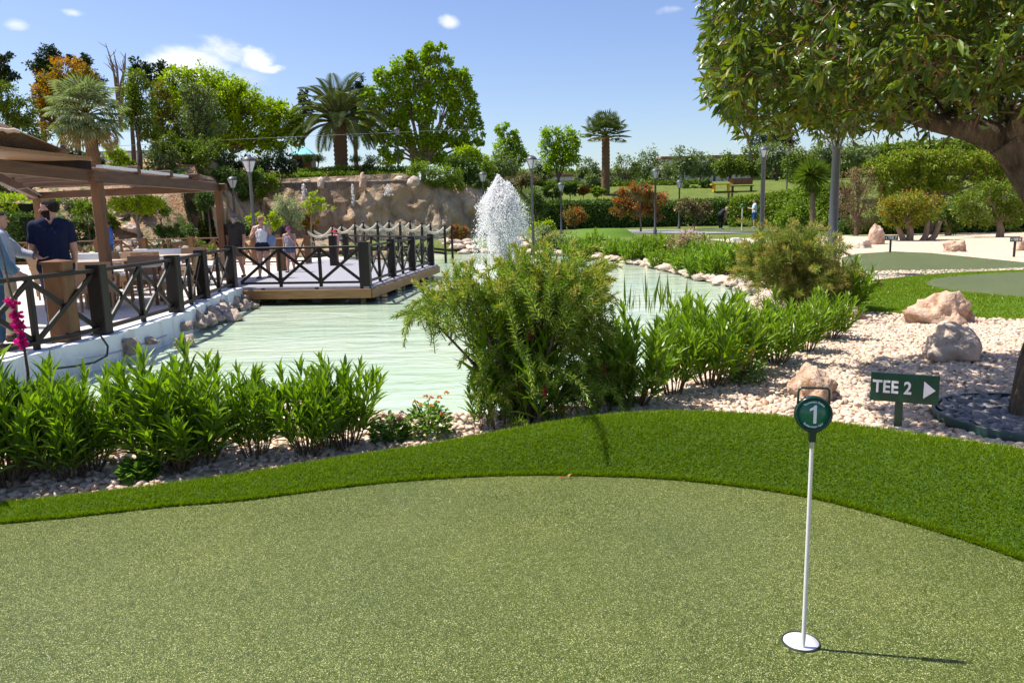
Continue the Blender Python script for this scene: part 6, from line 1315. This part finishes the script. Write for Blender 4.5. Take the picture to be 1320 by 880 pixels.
# right side garden
M['wisteria'] = leafmat('climber_leaf', [(.09,.14,.01), (.2,.26,.012), (.3,.36,.02), (.15,.21,.012)], tint=(.5,.22,.1), trans=.35)
M['golden'] = leafmat('golden_topiary_leaf', [(.12,.15,.012), (.2,.21,.015), (.28,.27,.02)], tint=(.5,.2,.02), trans=.3)
hedge('dark garden wall hedge behind the far gravel on the right', [gp(1082, 35.5), gp(1200, 34.5), gp(1420, 33)], 1.2, 'hedge_dark', 7000, .16, [pt(1082, 288, 35).z, pt(1200, 282, 34.5).z, pt(1420, 270, 33).z])
tree('tangled_bush', 'brown tangled bush with pink blossom on top right of the thick lamp post', 'shrub', 1105, 33, [(1095, 236, 16, 16), (1112, 228, 16, 13), (1090, 262, 16, 18), (1118, 258, 18, 20), (1108, 285, 20, 12)], 'brownbush', 6500, 2.2, tr=.1, tint=.28, asp=.3, bark='palebark')
tree('wisteria', 'large bright green climber over a frame on the right', 'climber', 1200, 33, [(1140, 218, 22, 16), (1170, 206, 24, 14), (1200, 212, 26, 18), (1235, 204, 26, 13), (1262, 218, 24, 16), (1295, 205, 26, 13), (1150, 240, 20, 12), (1215, 236, 26, 12), (1320, 225, 24, 18), (1180, 232, 22, 14), (1285, 236, 26, 12)], 'wisteria', 26000, 2.8, tr=.1, tint=.05, asp=.42, droop=.9, shell=.4, sig=.14, clf=60)
tree('round_shrub', 'mid green foliage mass filling under the climber', 'shrub', 1235, 34, [(1150, 262, 20, 16), (1190, 258, 26, 18), (1235, 256, 26, 20), (1300, 252, 28, 20)], 'hedge_dark', 6000, 2.5, tr=.12)
tree('yellow_topiary', 'round yellow green clipped tree with orange tips and several trunks', 'tree', 1175, 28, [(1150, 270, 20, 14), (1172, 262, 24, 14), (1194, 266, 20, 14), (1172, 278, 30, 11), (1148, 282, 16, 9)], 'golden', 7000, 2.1, tr=.12, tint=.16, bark='palebark', fork=.2)
for dx in (-9, 12, 20):
    m = MB(); p = pt(1175 + dx, 322, 28); q = pt(1172 + dx * 2, 285, 28); m.tube([Vector((p.x, 28, zg(p.x, 28) - .1)), p.lerp(q, .5) + Vector((.06, 0, 0)), q], [.13, .1, .07], 8)
    o = m.build('trunk', M['palebark'], bpy.data.objects['yellow_topiary'])
tree('broadleaf_tree', 'glossy dark green small tree at the far right edge with pale trunks', 'tree', 1292, 29, [(1245, 262, 18, 14), (1270, 250, 20, 14), (1298, 252, 22, 16), (1262, 278, 24, 12), (1300, 280, 24, 12), (1325, 262, 16, 20)], 'tree_mid', 7500, 2.3, tr=.13, bark='palebark', fork=.3)
tree('broadleaf_tree', 'small tree with a leaning trunk right of the yellow clipped tree', 'tree', 1224, 31, [(1215, 278, 14, 10), (1235, 272, 16, 12), (1228, 290, 14, 8)], 'hedge_dark', 2600, 2.2, tr=.12, bark='palebark', fork=.3)

# ------------------------------------------------------------------ the leaning gum tree at the right
Bg = Vector((PIT.x + .05, PIT.y, 0)); gt = thing('gum_tree', 'leaning gum tree with hanging leaves framing the upper right of the view', 'tree', Bg)
Yt = Bg.y
tr_pts = [Bg + Vector((.02, 0, -.15)), Bg + Vector((.06, .02, .35)), pt(1388, 400, Yt + .1), pt(1378, 305, Yt + .2), pt(1338, 224, Yt + .25), pt(1302, 180, Yt + .3)]
m = MB()
def smooth_path(p, n=40):
    out = []
    for i in range(n):
        f = i / (n - 1) * (len(p) - 1); k = min(int(f), len(p) - 2); t_ = f - k; p0, p1, p2, p3 = p[max(k-1, 0)], p[k], p[k+1], p[min(k+2, len(p)-1)]
        out.append(.5 * ((2*p1) + (p2 - p0) * t_ + (2*p0 - 5*p1 + 4*p2 - p3) * t_**2 + (3*p1 - p0 - 3*p2 + p3) * t_**3))
    return out
sp = smooth_path(tr_pts, 46)
def barked(m, pts, r0, r1, seg=26):
    rr = [r0 + (r1 - r0) * i / (len(pts) - 1) for i in range(len(pts))]; b = len(m.v); m.tube(pts, rr, seg)
    for i, c in enumerate(pts):
        for k_ in range(seg):
            v = Vector(m.v[b + i * seg + k_]); d = v - c; an = 2 * math.pi * k_ / seg; s_ = 1 + .1 * mnoise.noise(Vector((math.cos(an) * 1.4, math.sin(an) * 1.4, i * .13))) + .07 * mnoise.noise(Vector((math.cos(an) * 5, math.sin(an) * 5, i * .22))); m.v[b + i * seg + k_] = tuple(c + d * s_)
barked(m, sp, .185, .125)
F = sp[-1]
limbs = [[F + Vector((0.03, 0, -.03)), pt(1255, 168, Yt + .35), pt(1205, 158, Yt + .45), pt(1130, 135, Yt + .6), pt(1040, 110, Yt + .8)], [F + Vector((.02, 0, -.03)), pt(1290, 130, Yt + .6), pt(1250, 60, Yt + .9), pt(1180, 10, Yt + 1.1)], [F + Vector((.0, 0, -.03)), pt(1340, 120, Yt + .1), pt(1380, 50, Yt)]]
for l, (a, b) in zip(limbs, ((.09, .025), (.08, .025), (.085, .03))): barked(m, smooth_path(l, 26), a, b, 16)
random.seed(3)
CC = Vector((3.0, 5.15, 0)); tips = []
for i in range(70):
    l = smooth_path(limbs[random.randrange(3) if i > 35 else 0], 26); s0 = l[random.randrange(8, 25)]; tg = s0 + Vector((random.gauss(.05, .22), random.gauss(.1, .3), random.gauss(.16, .1))); m.tube([s0, s0.lerp(tg, .5) + Vector((0, 0, .05)), tg], [.014, .009, .004], 5, cap=False)
m.build('trunk', M['gumbark'], gt) if 'gumbark' in M else m.build('trunk', M['bark'], gt)
# crown: bunches of hanging leaves inside a low spreading volume
def outline_lo(px):   # lower rim of the crown in the photograph
    return np.interp(px, [885, 900, 930, 960, 990, 1040, 1090, 1150, 1200, 1280, 1330], [110, 160, 190, 198, 194, 198, 200, 194, 172, 150, 165])
bun = []
while len(bun) < 2000:
    X = random.uniform(1.0, 5.2); Y = random.uniform(3.5, 6.8); e = ((X - 3.0) / 2.0) ** 2 + ((Y - 5.15) / 1.6) ** 2
    if e > 1: continue
    px = X / Y * FPX + 660 - 4; zlo = pt(min(px, 1500), float(outline_lo(px)), Y).z
    if px < 893: continue
    base_lo = 1.6 + .1 * e; lo = max(zlo, base_lo) + .2; hi = lo + .25 + .85 * math.sqrt(max(0, 1 - e)) + .12
    z = random.uniform(lo, hi); bun.append((X, Y, z))
ls = LS(); tw = MB()
for b in bun:
    b = Vector(b); n = random.randint(14, 22); ax = Vector((b.x - 3.0, b.y - 5.15, .3)).normalized() * .8 + Vector(rdir(1)[0]) * .7; ax.normalize()
    L = random.uniform(.16, .3); st = b - ax * L; pts = [st, b - ax * L * .5 + Vector((0,0,.02)), b]; tw.tube(pts, [.005, .004, .002], 4, cap=False)
    tt = RNG.random(n) ** .7; P = np.array(st) + np.array(ax) * (tt * L)[:, None] + RNG.normal(0, .012, (n, 3)); D = rdir(n) * .9 + np.array(ax) * .6 + [0, 0, -.65]; N = rdir(n) + [0, -.3, .5]
    ls.add(P, D, N, RNG.uniform(.062, .116, n), RNG.uniform(.02, .036, n), (RNG.random(n) < .11) * RNG.uniform(.4, 1, n))
link('crown', ls.mesh('crown', LANCE, Bg), M['gum'], gt); tw.build('foliage_twigs', M['twigred'] if 'twigred' in M else M['twig'], gt)
# ------------------------------------------------------------------ people
def capsule(mb, p0, p1, r0, r1, seg=12, sq=(1, 1)):
    p0, p1 = Vector(p0), Vector(p1); d = p1 - p0; L = d.length
    if L < 1e-6: return
    d.normalize(); a = d.cross(Vector((0, 1, .03)));
    if a.length < .1: a = d.cross(Vector((1, 0, 0)))
    a.normalize(); b = d.cross(a); vs = []; rings = []
    for t in np.linspace(-math.pi / 2, 0, 4): rings.append((p0 + d * (r0 * math.sin(t)), r0 * math.cos(t)))
    for t in np.linspace(0, math.pi / 2, 4): rings.append((p1 + d * (r1 * math.sin(t)), r1 * math.cos(t)))
    for c, r in rings:
        r = max(r, 1e-4)
        for k in range(seg): an = 2 * math.pi * k / seg; vs.append(c + a * (r * math.cos(an) * sq[0]) + b * (r * math.sin(an) * sq[1]))
    n = len(rings); fs = [[i*seg+k, i*seg+(k+1) % seg, (i+1)*seg+(k+1) % seg, (i+1)*seg+k] for i in range(n-1) for k in range(seg)] + [list(range(seg))[::-1], [(n-1)*seg + k for k in range(seg)]]
    mb.add(vs, fs, True)
def apply_mods(o):
    dg = bpy.context.evaluated_depsgraph_get(); me = bpy.data.meshes.new_from_object(o.evaluated_get(dg)); o.modifiers.clear(); old = o.data; o.data = me; bpy.data.meshes.remove(old)
def hem_smooth(V, ff):      # even out the zigzag along the open edges of a garment
    cnt = {}
    for f in ff:
        for i in range(len(f)):
            e = (min(f[i], f[i-1]), max(f[i], f[i-1])); cnt[e] = cnt.get(e, 0) + 1
    nb = {}
    for (a, b), c in cnt.items():
        if c == 1: nb.setdefault(a, []).append(b); nb.setdefault(b, []).append(a)
    ks = [k for k in nb if len(nb[k]) == 2]
    if not ks: return
    K = np.array(ks); N = np.array([nb[k] for k in ks])
    for _ in range(14): V[K] = V[K] * .4 + .3 * (V[N[:, 0]] + V[N[:, 1]])
CLOTHMATS = {}
def cm(c):
    if c not in CLOTHMATS: CLOTHMATS[c] = cloth('cloth_%d' % len(CLOTHMATS), c)
    return CLOTHMATS[c]
def person(label, loc, facing, H, J=None, clothes=(), hair=None, cap=None, shades=False, beard=None, build=1.0, voxel=.011, female=False, turn=0.0, skin='skin', bun=False, group=None, fingers=True):
    """J overrides joints, in body units (height 1; x to the person's left, y forward). clothes: (name, colour, labels, test, offset)"""
    P = dict(pelvis=(0,0,.53), waist=(0,0,.62), chest=(0,.0,.735), neck=(0,-.005,.835), head=(0,.012,.925),
             shL=(.112,0,.8), elL=(.135,-.02,.625), wrL=(.135,.02,.48), shR=(-.112,0,.8), elR=(-.135,-.02,.625), wrR=(-.135,.02,.48),
             hipL=(.052,0,.515), knL=(.057,.01,.285), anL=(.06,-.01,.045), hipR=(-.052,0,.515), knR=(-.057,.01,.285), anR=(-.06,-.01,.045))
    P.update(J or {}); P = {k: Vector(v) for k, v in P.items()}; b = build
    segs = []; mb = MB()
    def cap_(lab, p, q, r0, r1, sq=(1, 1)):
        capsule(mb, P[p] if isinstance(p, str) else p, P[q] if isinstance(q, str) else q, r0 * b, r1 * b, 14, sq); segs.append((lab, P[p] if isinstance(p, str) else p, P[q] if isinstance(q, str) else q, r0 * b, r1 * b))
    hw = .98 if not female else 1.05; sw = 1.0 if not female else .86
    lat = (P['shL'] - P['shR']).normalized(); hl = (P['hipL'] - P['hipR']).normalized()
    for s in (-1, 1):
        cap_('torso', P['pelvis'] + hl * .035 * s * hw, P['waist'] + lat * .03 * s, .064 * hw, .056)
        cap_('torso', P['waist'] + lat * .03 * s, P['chest'] + lat * .045 * s, .056, .066 * sw)
        cap_('torso', P['chest'] + lat * .045 * s, P['sh' + 'RL'[s > 0]] - lat * .02 * s + Vector((0, 0, -.005)), .062 * sw, .042)
        cap_('torso', P['sh' + 'RL'[s > 0]] - lat * .02 * s, P['neck'], .038, .03)
    cap_('torso', 'pelvis', 'chest', .066, .066)
    hd = P['head']; Rz = Matrix.Rotation(turn, 3, 'Z'); fw = Rz @ Vector((0, 1, 0)); rt = Rz @ Vector((1, 0, 0))
    cap_('neck', 'neck', hd - Vector((0, 0, .03)) - fw * .012, .032, .03)
    b2, b = b, 1.0
    cap_('head', hd - fw * .016 + Vector((0,0,.014)), hd + fw * .008 + Vector((0,0,.018)), .05, .046); cap_('head', hd + fw * .014 + Vector((0,0,-.01)), hd + fw * .02 + Vector((0,0,-.046)), .036, .024)
    cap_('head', hd + fw * .045 + Vector((0,0,.004)), hd + fw * .062 + Vector((0,0,-.016)), .006, .008)
    cap_('head', hd + fw * .046 + Vector((0,0,-.036)) - rt * .012, hd + fw * .046 + Vector((0,0,-.036)) + rt * .012, .006, .006)
    for s in (-1, 1): cap_('head', hd + rt * .049 * s + Vector((0,0,.008)) - fw * .006, hd + rt * .047 * s + Vector((0,0,-.012)) - fw * .002, .009, .006)
    b = b2
    for s, q in ((1, 'L'), (-1, 'R')):
        cap_('upperarm', 'sh' + q, 'el' + q, .036, .026); cap_('forearm', 'el' + q, 'wr' + q, .026, .0165)
        d = (P['wr' + q] - P['el' + q]).normalized(); w = P['wr' + q]; sd = d.cross(Vector((0, 1, .02))); sd = sd.normalized() if sd.length > .1 else Vector((1, 0, 0)); fwd = sd.cross(d).normalized(); 
        if fwd.y < 0: fwd = -fwd
        cap_('hand', w + fwd * .008, w + d * .045 + fwd * .01, .015, .017, (.75, 1.2)); cap_('hand', w - fwd * .008, w + d * .045 - fwd * .01, .015, .016, (.75, 1.2))
        if fingers:
            for i, o_ in enumerate((.018, .0065, -.005, -.016)):
                L = (.036, .042, .039, .03)[i]; k0 = w + d * .054 + fwd * o_; k1 = k0 + d * L * .55 - sd * s * .004; cap_('hand', k0, k1, .0062, .0056); cap_('hand', k1, k1 + d * L * .4 - sd * s * .012, .0056, .0048)
            cap_('hand', w + d * .018 + fwd * .018, w + d * .038 + fwd * .034, .008, .0066); cap_('hand', w + d * .038 + fwd * .034, w + d * .058 + fwd * .036 - sd * s * .006, .0066, .0055)
        cap_('thigh', 'hip' + q, 'kn' + q, .061 * hw, .037); cap_('shin', 'kn' + q, P['kn' + q].lerp(P['an' + q], .35), .036, .036); cap_('shin', P['kn' + q].lerp(P['an' + q], .35), 'an' + q, .036, .021)
        cap_('foot', P['an' + q] + Vector((0, -.012, -.02)), P['an' + q] + Vector((s * .012, .085, -.028)), .022, .0165)
    B = Vector(loc); t = None
    o = bpy.data.objects.new('person', mb.mesh('person')); COL.objects.link(o); me = o.data
    for v in me.vertices: v.co *= H
    rm = o.modifiers.new('r', 'REMESH'); rm.mode = 'VOXEL'; rm.voxel_size = voxel; rm.use_smooth_shade = True
    sm = o.modifiers.new('s', 'SMOOTH'); sm.factor = .5; sm.iterations = 3
    apply_mods(o); me = o.data; me.materials.clear(); me.materials.append(M[skin])
    o.location = B; o.rotation_euler = (0, 0, facing); tag(o, label, 'person', group)
    n = len(me.vertices); co = np.empty(n * 3, np.float32); me.vertices.foreach_get('co', co); co = co.reshape(n, 3).astype(float) / H
    no = np.empty(n * 3, np.float32); me.vertices.foreach_get('normal', no); no = no.reshape(n, 3)
    best = np.full(n, 1e9); lab = np.empty(n, object); tt = np.zeros(n)
    for L, p, q, r0, r1 in segs:
        p_, q_ = np.array(p), np.array(q); ab = q_ - p_; t_ = np.clip(((co - p_) @ ab) / max(ab @ ab, 1e-9), 0, 1); d = np.linalg.norm(co - p_ - t_[:, None] * ab, axis=1) - (r0 + (r1 - r0) * t_); m_ = d < best
        best[m_] = d[m_]; lab[m_] = L; tt[m_] = t_[m_]
    fz = np.empty(len(me.polygons) * 4, np.int32); 
    loops = np.empty(len(me.loops), np.int32); me.loops.foreach_get('vertex_index', loops); ls_ = np.empty(len(me.polygons), np.int32); me.polygons.foreach_get('loop_start', ls_); lt = np.empty(len(me.polygons), np.int32); me.polygons.foreach_get('loop_total', lt)
    faces = [loops[s_:s_ + k_] for s_, k_ in zip(ls_, lt)]
    for nm, colr, test, off in clothes:
        sel = np.array([test(lab[i], co[i], tt[i]) for i in range(n)])
        ff = [f for f in faces if sel[f].all()]
        if not ff: continue
        us = np.unique(np.concatenate(ff)); mp = {k_: i for i, k_ in enumerate(us)}
        wob = np.array([mnoise.noise(Vector(co[i] * 22)) for i in us])
        V = co[us] * H + no[us] * (off * H * (1 + .55 * wob))[:, None]
        hem_smooth(V, [[mp[i] for i in f] for f in ff])
        cmesh = bpy.data.meshes.new(nm); cmesh.from_pydata(V.tolist(), [], [[mp[i] for i in f] for f in ff]); cmesh.polygons.foreach_set('use_smooth', [True] * len(ff)); cmesh.update()
        c = link(nm, cmesh, cm(colr), o); so_ = c.modifiers.new('t', 'SOLIDIFY'); so_.thickness = off * H * .7; so_.offset = -1; sm2 = c.modifiers.new('s', 'SMOOTH'); sm2.factor = .5; sm2.iterations = 2
    hd = hd * H; Rm = Rz
    def hp(x, y, z): return hd + (rt * x + fw * y + Vector((0, 0, z))) * H
    if hair or beard:
        for nm, colr, tst, off in (([('hair', hair, (lambda v: v[2] > .03 - 1.6 * max(0, .015 - v[1]) and v[2] > -.055 and v[1] < .036 + .3 * (v[2] - .03) ) if not (female) else (lambda v: v[2] > .03 - 1.3 * max(0, .02 - v[1])), .004)] if hair else []) + ([('beard', beard, lambda v: v[2] < -.012 and v[2] > -.085 and v[1] > -.012 and abs(v[0]) < .05 and not (v[1] > .05 and v[2] > -.028), .004)] if beard else [])):
            rel = (co - np.array(P['head'])) @ np.array([list(rt), list(fw), [0, 0, 1]]).T
            sel = np.array([(lab[i] == 'head' or lab[i] == 'neck' and nm == 'beard') and bool(tst(rel[i])) for i in range(n)]); ff = [f for f in faces if sel[f].all()]
            if ff:
                us = np.unique(np.concatenate(ff)); mp = {k_: i for i, k_ in enumerate(us)}; wob = np.array([mnoise.noise(Vector(co[i] * 60)) for i in us]); V = co[us] * H + no[us] * (off * H * (1 + .5 * wob))[:, None]
                hm = bpy.data.meshes.new(nm); hm.from_pydata(V.tolist(), [], [[mp[i] for i in f] for f in ff]); hm.polygons.foreach_set('use_smooth', [True] * len(ff)); hm.update(); c = link(nm, hm, cm(beard if nm == 'beard' else hair), o); so_ = c.modifiers.new('t', 'SOLIDIFY'); so_.thickness = .006 * H; so_.offset = -1
    if bun: m = MB(); m.ell(hp(0, -.045, .055), (.024 * H, .024 * H, .022 * H)); m.build('hair_bun', cm(hair), o, (0, 0, 0))
    for s in (-1, 1):
        if not shades:
            m = MB(); m.ell(hp(.0185 * s, .0475, .004), (.006 * H, .004 * H, .004 * H), 8, 6); m.build('eye', M['rubber'], o, (0, 0, 0))
    if shades:
        m = MB(); m.ell(hp(-.019, .046, .005), (.019 * H, .012 * H, .013 * H), 10, 6); m.ell(hp(.019, .046, .005), (.019 * H, .012 * H, .013 * H), 10, 6); m.tube([hp(-.05, -.005, .01), hp(-.036, .042, .008), hp(.036, .042, .008), hp(.05, -.005, .01)], .004 * H, 5); m.build('sunglasses', M['rubber'], o, (0, 0, 0))
    if cap:
        m = MB(); vs = []; R_, S_ = 8, 18
        for i in range(R_ + 1):
            th = math.pi / 2 * i / R_
            for k in range(S_): an = 2 * math.pi * k / S_; vs.append(hp(.056 * math.cos(th) * math.cos(an) , -.004 + .064 * math.cos(th) * math.sin(an), .026 + .046 * math.sin(th)))
        m.add(vs, [[i*S_+k, i*S_+(k+1) % S_, (i+1)*S_+(k+1) % S_, (i+1)*S_+k] for i in range(R_) for k in range(S_)], True); vs = []
        for k in range(9): an = math.radians(25 + 130 * k / 8); vs += [hp(.055 * math.cos(an), -.004 + .063 * math.sin(an), .026), hp(.058 * math.cos(an), .012 + .105 * math.sin(an), .016 - .012 * abs(math.cos(an)))]
        m.add(vs, [[2*k, 2*k+1, 2*k+3, 2*k+2] for k in range(8)], True); m.add([v + Vector((0, 0, -.004 * H)) for v in vs], [[2*k+2, 2*k+3, 2*k+1, 2*k] for k in range(8)], True)
        m.build('cap', cm(cap), o, (0, 0, 0))
    return o
def tee(slv=.7, low=.5, neckz=.83):
    return lambda l, c, t: (l == 'torso' and c[2] > low and c[2] < neckz + .02) or (l == 'upperarm' and t < slv) or (l == 'thigh' and c[2] > low)
def tank(low=.55): return lambda l, c, t: (l == 'torso' and c[2] > low and abs(c[0]) < (.1 if c[2] < .74 else .078) and not (abs(c[0]) < .034 and c[2] > .775) and c[2] < .84)
def shirt(low=.47): return lambda l, c, t: (l == 'torso' and c[2] > low) or l == 'upperarm' or (l == 'forearm' and t < .93) or (l == 'thigh' and c[2] > low)
def shorts(kn=.8, top=.6): return lambda l, c, t: (l == 'torso' and c[2] < top) or (l == 'thigh' and t < kn)
def trousers(top=.6): return lambda l, c, t: (l == 'torso' and c[2] < top) or l == 'thigh' or (l == 'shin' and c[2] > .06)
shoe = lambda l, c, t: l == 'foot' or (l == 'shin' and c[2] < .05)
def spot(px, pyf, Yd=None, z=ZD):
    p = at(px, pyf, z) if Yd is None else pt(px, 400, Yd); return Vector((p.x, p.y, z))
def hgt(p, pyt): return up(p.x, p.y, pyt) - p.z
R_ = math.radians
# the man in the navy shirt: back half turned, looking left
p = spot(79, 0, 10.55); 
person('bearded man in navy polo shirt and jeans standing behind the terrace railing', p, R_(28), hgt(p, 258) / .985, dict(shL=(.1,0,.8), shR=(-.1,0,.8), elR=(-.135,.03,.63), wrR=(-.105,.13,.56), elL=(.13,-.0,.625), wrL=(.12,.09,.5), knL=(.06,.005,.285)),
       [('shirt', (.012,.016,.045), tee(.72, .47), .012), ('jeans', (.05,.075,.14), trousers(.56), .009), ('shoes', (.1,.08,.06), shoe, .006)], hair=(.02,.014,.01), beard=(.02,.013,.009), build=1.0, voxel=.008, turn=R_(78))
p = spot(20, 0, 10.1); p.x = pt(12, 400, 10.1).x
person('person in light grey shirt with one arm reaching out, beside the man in navy', p, R_(-62), 1.74, dict(elR=(-.15,.1,.67), wrR=(-.09,.22,.64), elL=(.15,.02,.63), wrL=(.12,.1,.52)),
       [('shirt', (.42,.45,.5), shirt(.46), .014), ('trousers', (.5,.42,.3), trousers(.56), .009), ('shoes', (.1,.08,.06), shoe, .006)], hair=(.03,.02,.015), build=1.05, voxel=.008)
p = spot(-10, 0, 9.3); p.x = pt(-12, 400, 9.3).x
person('person in blue denim shirt and jeans cut off by the left edge', p, R_(-20), 1.72, dict(elR=(-.16,-.02,.63), elL=(.16,.03,.63), wrL=(.13,.12,.55)),
       [('shirt', (.1,.2,.3), shirt(.47), .014), ('jeans', (.05,.1,.18), trousers(.56), .009), ('shoes', (.1,.08,.06), shoe, .006)], hair=(.03,.02,.015), build=1.06, voxel=.009)
# walkers on the terrace
p = spot(308, 357.5)
person('man in dark brown shirt, shorts and grey cap walking along the deck', p, R_(168), hgt(p, 274.5), dict(anL=(.06,.09,.05), knL=(.058,.05,.29), anR=(-.06,-.06,.05), elR=(-.145,-.01,.63), elL=(.15,-.03,.63)),
       [('shirt', (.05,.045,.04), tee(.8, .47), .014), ('shorts', (.16,.12,.09), shorts(.82, .54), .014), ('sandals', (.06,.04,.03), lambda l, c, t: l == 'foot' and c[2] < .035, .004)], cap=(.2,.2,.21), hair=(.08,.06,.05), beard=(.45,.4,.36), voxel=.011, turn=R_(50))
p = spot(342, 358.5)
w = person('woman in white sleeveless top, dark shorts and sunglasses carrying a shoulder bag', p, R_(175), hgt(p, 277.5), dict(elL=(.165,.05,.66), wrL=(.08,.09,.745), anL=(.055,.07,.05), anR=(-.05,-.05,.05)),
       [('top', (.72,.72,.74), tank(.55), .01), ('shorts', (.02,.022,.05), shorts(.36, .58), .011), ('sandals', (.08,.05,.03), lambda l, c, t: l == 'foot' and c[2] < .03, .004)], hair=(.42,.26,.12), female=True, shades=True, bun=True, voxel=.01, turn=R_(-20))
bag = thing('shoulder_bag', 'blue shoulder bag hanging at the hip of the woman in white', 'bag', w.location)
q = w.location + Vector((.26, -.04, 1.0)); m = MB(); m.ell(q, (.12, .07, .16), 14, 8); m.build('bag_body', cm((.2, .27, .4)), bag); m = MB(); m.tube([q + Vector((-.1, 0, .1)), q + Vector((-.1, .0, .3)), q + Vector((-.06, 0, .42)), q + Vector((.06, .03, .25)), q + Vector((.1, 0, .1))], .011, 6); m.build('strap', cm((.1, .12, .18)), bag)
p = spot(376, 351)
person('girl in purple cap, grey sleeveless top and denim shorts with sunglasses', p, R_(172), hgt(p, 291.5), dict(elR=(-.14,.03,.64), wrR=(-.06,.1,.74), anL=(.05,.06,.05), anR=(-.05,-.04,.05), head=(0,.012,.92)),
       [('top', (.3,.3,.36), tank(.52), .012), ('shorts', (.08,.12,.22), shorts(.4, .57), .012), ('shoes', (.08,.08,.12), lambda l, c, t: l == 'foot' and c[2] < .035, .004)], cap=(.16,.03,.14), hair=(.4,.24,.1), shades=True, female=True, voxel=.009, turn=R_(20))
p = spot(435, 341)
person('child in red cap half hidden behind the dark deck post', p, R_(120), hgt(p, 295.5), {}, [('shirt', (.7,.3,.3), tee(.8, .47), .014), ('shorts', (.5,.12,.12), shorts(.8, .56), .012), ('shoes', (.5,.5,.5), shoe, .006)], cap=(.62,.02,.05), hair=(.1,.06,.04), voxel=.01)
p = pt(140, 305, 29.5); p.z = ZD
person('person in blue clothes standing in the shade behind the far railing', p, R_(100), 1.7, {}, [('shirt', (.04,.12,.4), tee(.9, .47), .016), ('trousers', (.03,.06,.2), trousers(.56), .012), ('shoes', (.05,.05,.05), shoe, .006)], hair=(.02,.015,.01), voxel=.014)
# golfers
def golfer_z(x, y): return zg(x, y) + .05
p = pt(929, 298, 46.5); p.z = golfer_z(p.x, p.y)
g1 = person('golfer with long blond hair in black bending forward over a putt', p, R_(-75), 1.66, dict(pelvis=(0,-.06,.52), waist=(0,.0,.6), chest=(0,.1,.68), neck=(0,.175,.735), head=(0,.245,.75), shL=(.1,.15,.715), shR=(-.1,.15,.715), elL=(.07,.19,.56), elR=(-.07,.19,.56), wrL=(.015,.22,.43), wrR=(-.015,.22,.4), hipL=(.055,-.05,.51), hipR=(-.055,-.05,.51), knL=(.06,.0,.28), knR=(-.06,.0,.28)),
       [('top', (.03,.03,.035), lambda l, c, t: l == 'torso' and c[2] > .5, .012), ('trousers', (.012,.012,.014), trousers(.58), .012), ('shoes', (.4,.4,.4), shoe, .006)], hair=(.55,.38,.2), female=True, voxel=.013)
pu = thing('golf_putter', 'thin putter held by the bending golfer', 'golf club', p); d_ = Vector((math.sin(R_(75)), math.cos(R_(75)), 0)); h0 = p + d_ * .37 + Vector((0, 0, .72)); h1 = p + d_ * .62 + Vector((0, 0, .03)); m = MB(); m.tube([h0, h1], .012, 6); m.build('shaft', M['grey'], pu); m = MB(); m.beam(h1 - Vector((.05, .04, 0)), h1 + Vector((.05, .04, 0)), .04, .03); m.build('club_head', M['ferrule'], pu)
p = pt(972, 297, 47.5); p.z = golfer_z(p.x, p.y)
person('golfer in pale blue shirt and blue shorts standing with raised hands', p, R_(80), 1.78, dict(elL=(.15,.06,.65), wrL=(.07,.17,.7), elR=(-.15,.05,.65), wrR=(-.06,.16,.68)),
       [('shirt', (.5,.62,.72), tee(.85, .5), .014), ('shorts', (.03,.09,.32), shorts(.88, .55), .014), ('shoes', (.6,.6,.6), shoe, .006)], hair=(.14,.08,.04), voxel=.013)
tw_ = bpy.data.objects.new('golf_flag', None)
f = pt(956, 305, 43); t = thing('golf_pin', 'thin white flag pin standing on the far green between the two golfers', 'golf flag', (f.x, 43, zg(f.x, 43))); m = MB(); m.tube([(f.x, 43, zg(f.x, 43)), (f.x, 43, zg(f.x, 43) + 1.35)], .03, 6); m.build('pole', M['polewhite'], t); m = MB(); m.lathe((f.x, 43, zg(f.x, 43) + 1.35), [(.05, 0), (.09, .05), (.09, .16), (.04, .2)], 10); m.build('disc', M['discgreen'], t)
bpy.data.objects.remove(tw_)
for i, (px, py, w_) in enumerate(((948, 309, 9), (1001, 305.5, 11))):
    q = at(px, py, .12); Yw = q.y; m = MB(); m.box((q.x, Yw, zg(q.x, Yw) + .1), (w_ / FPX * Yw, .3, .14)); tag(m.build('white_kerb_board', M['white']), ('left' if i == 0 else 'right') + ' short white board lying at the near edge of the far green', 'board')
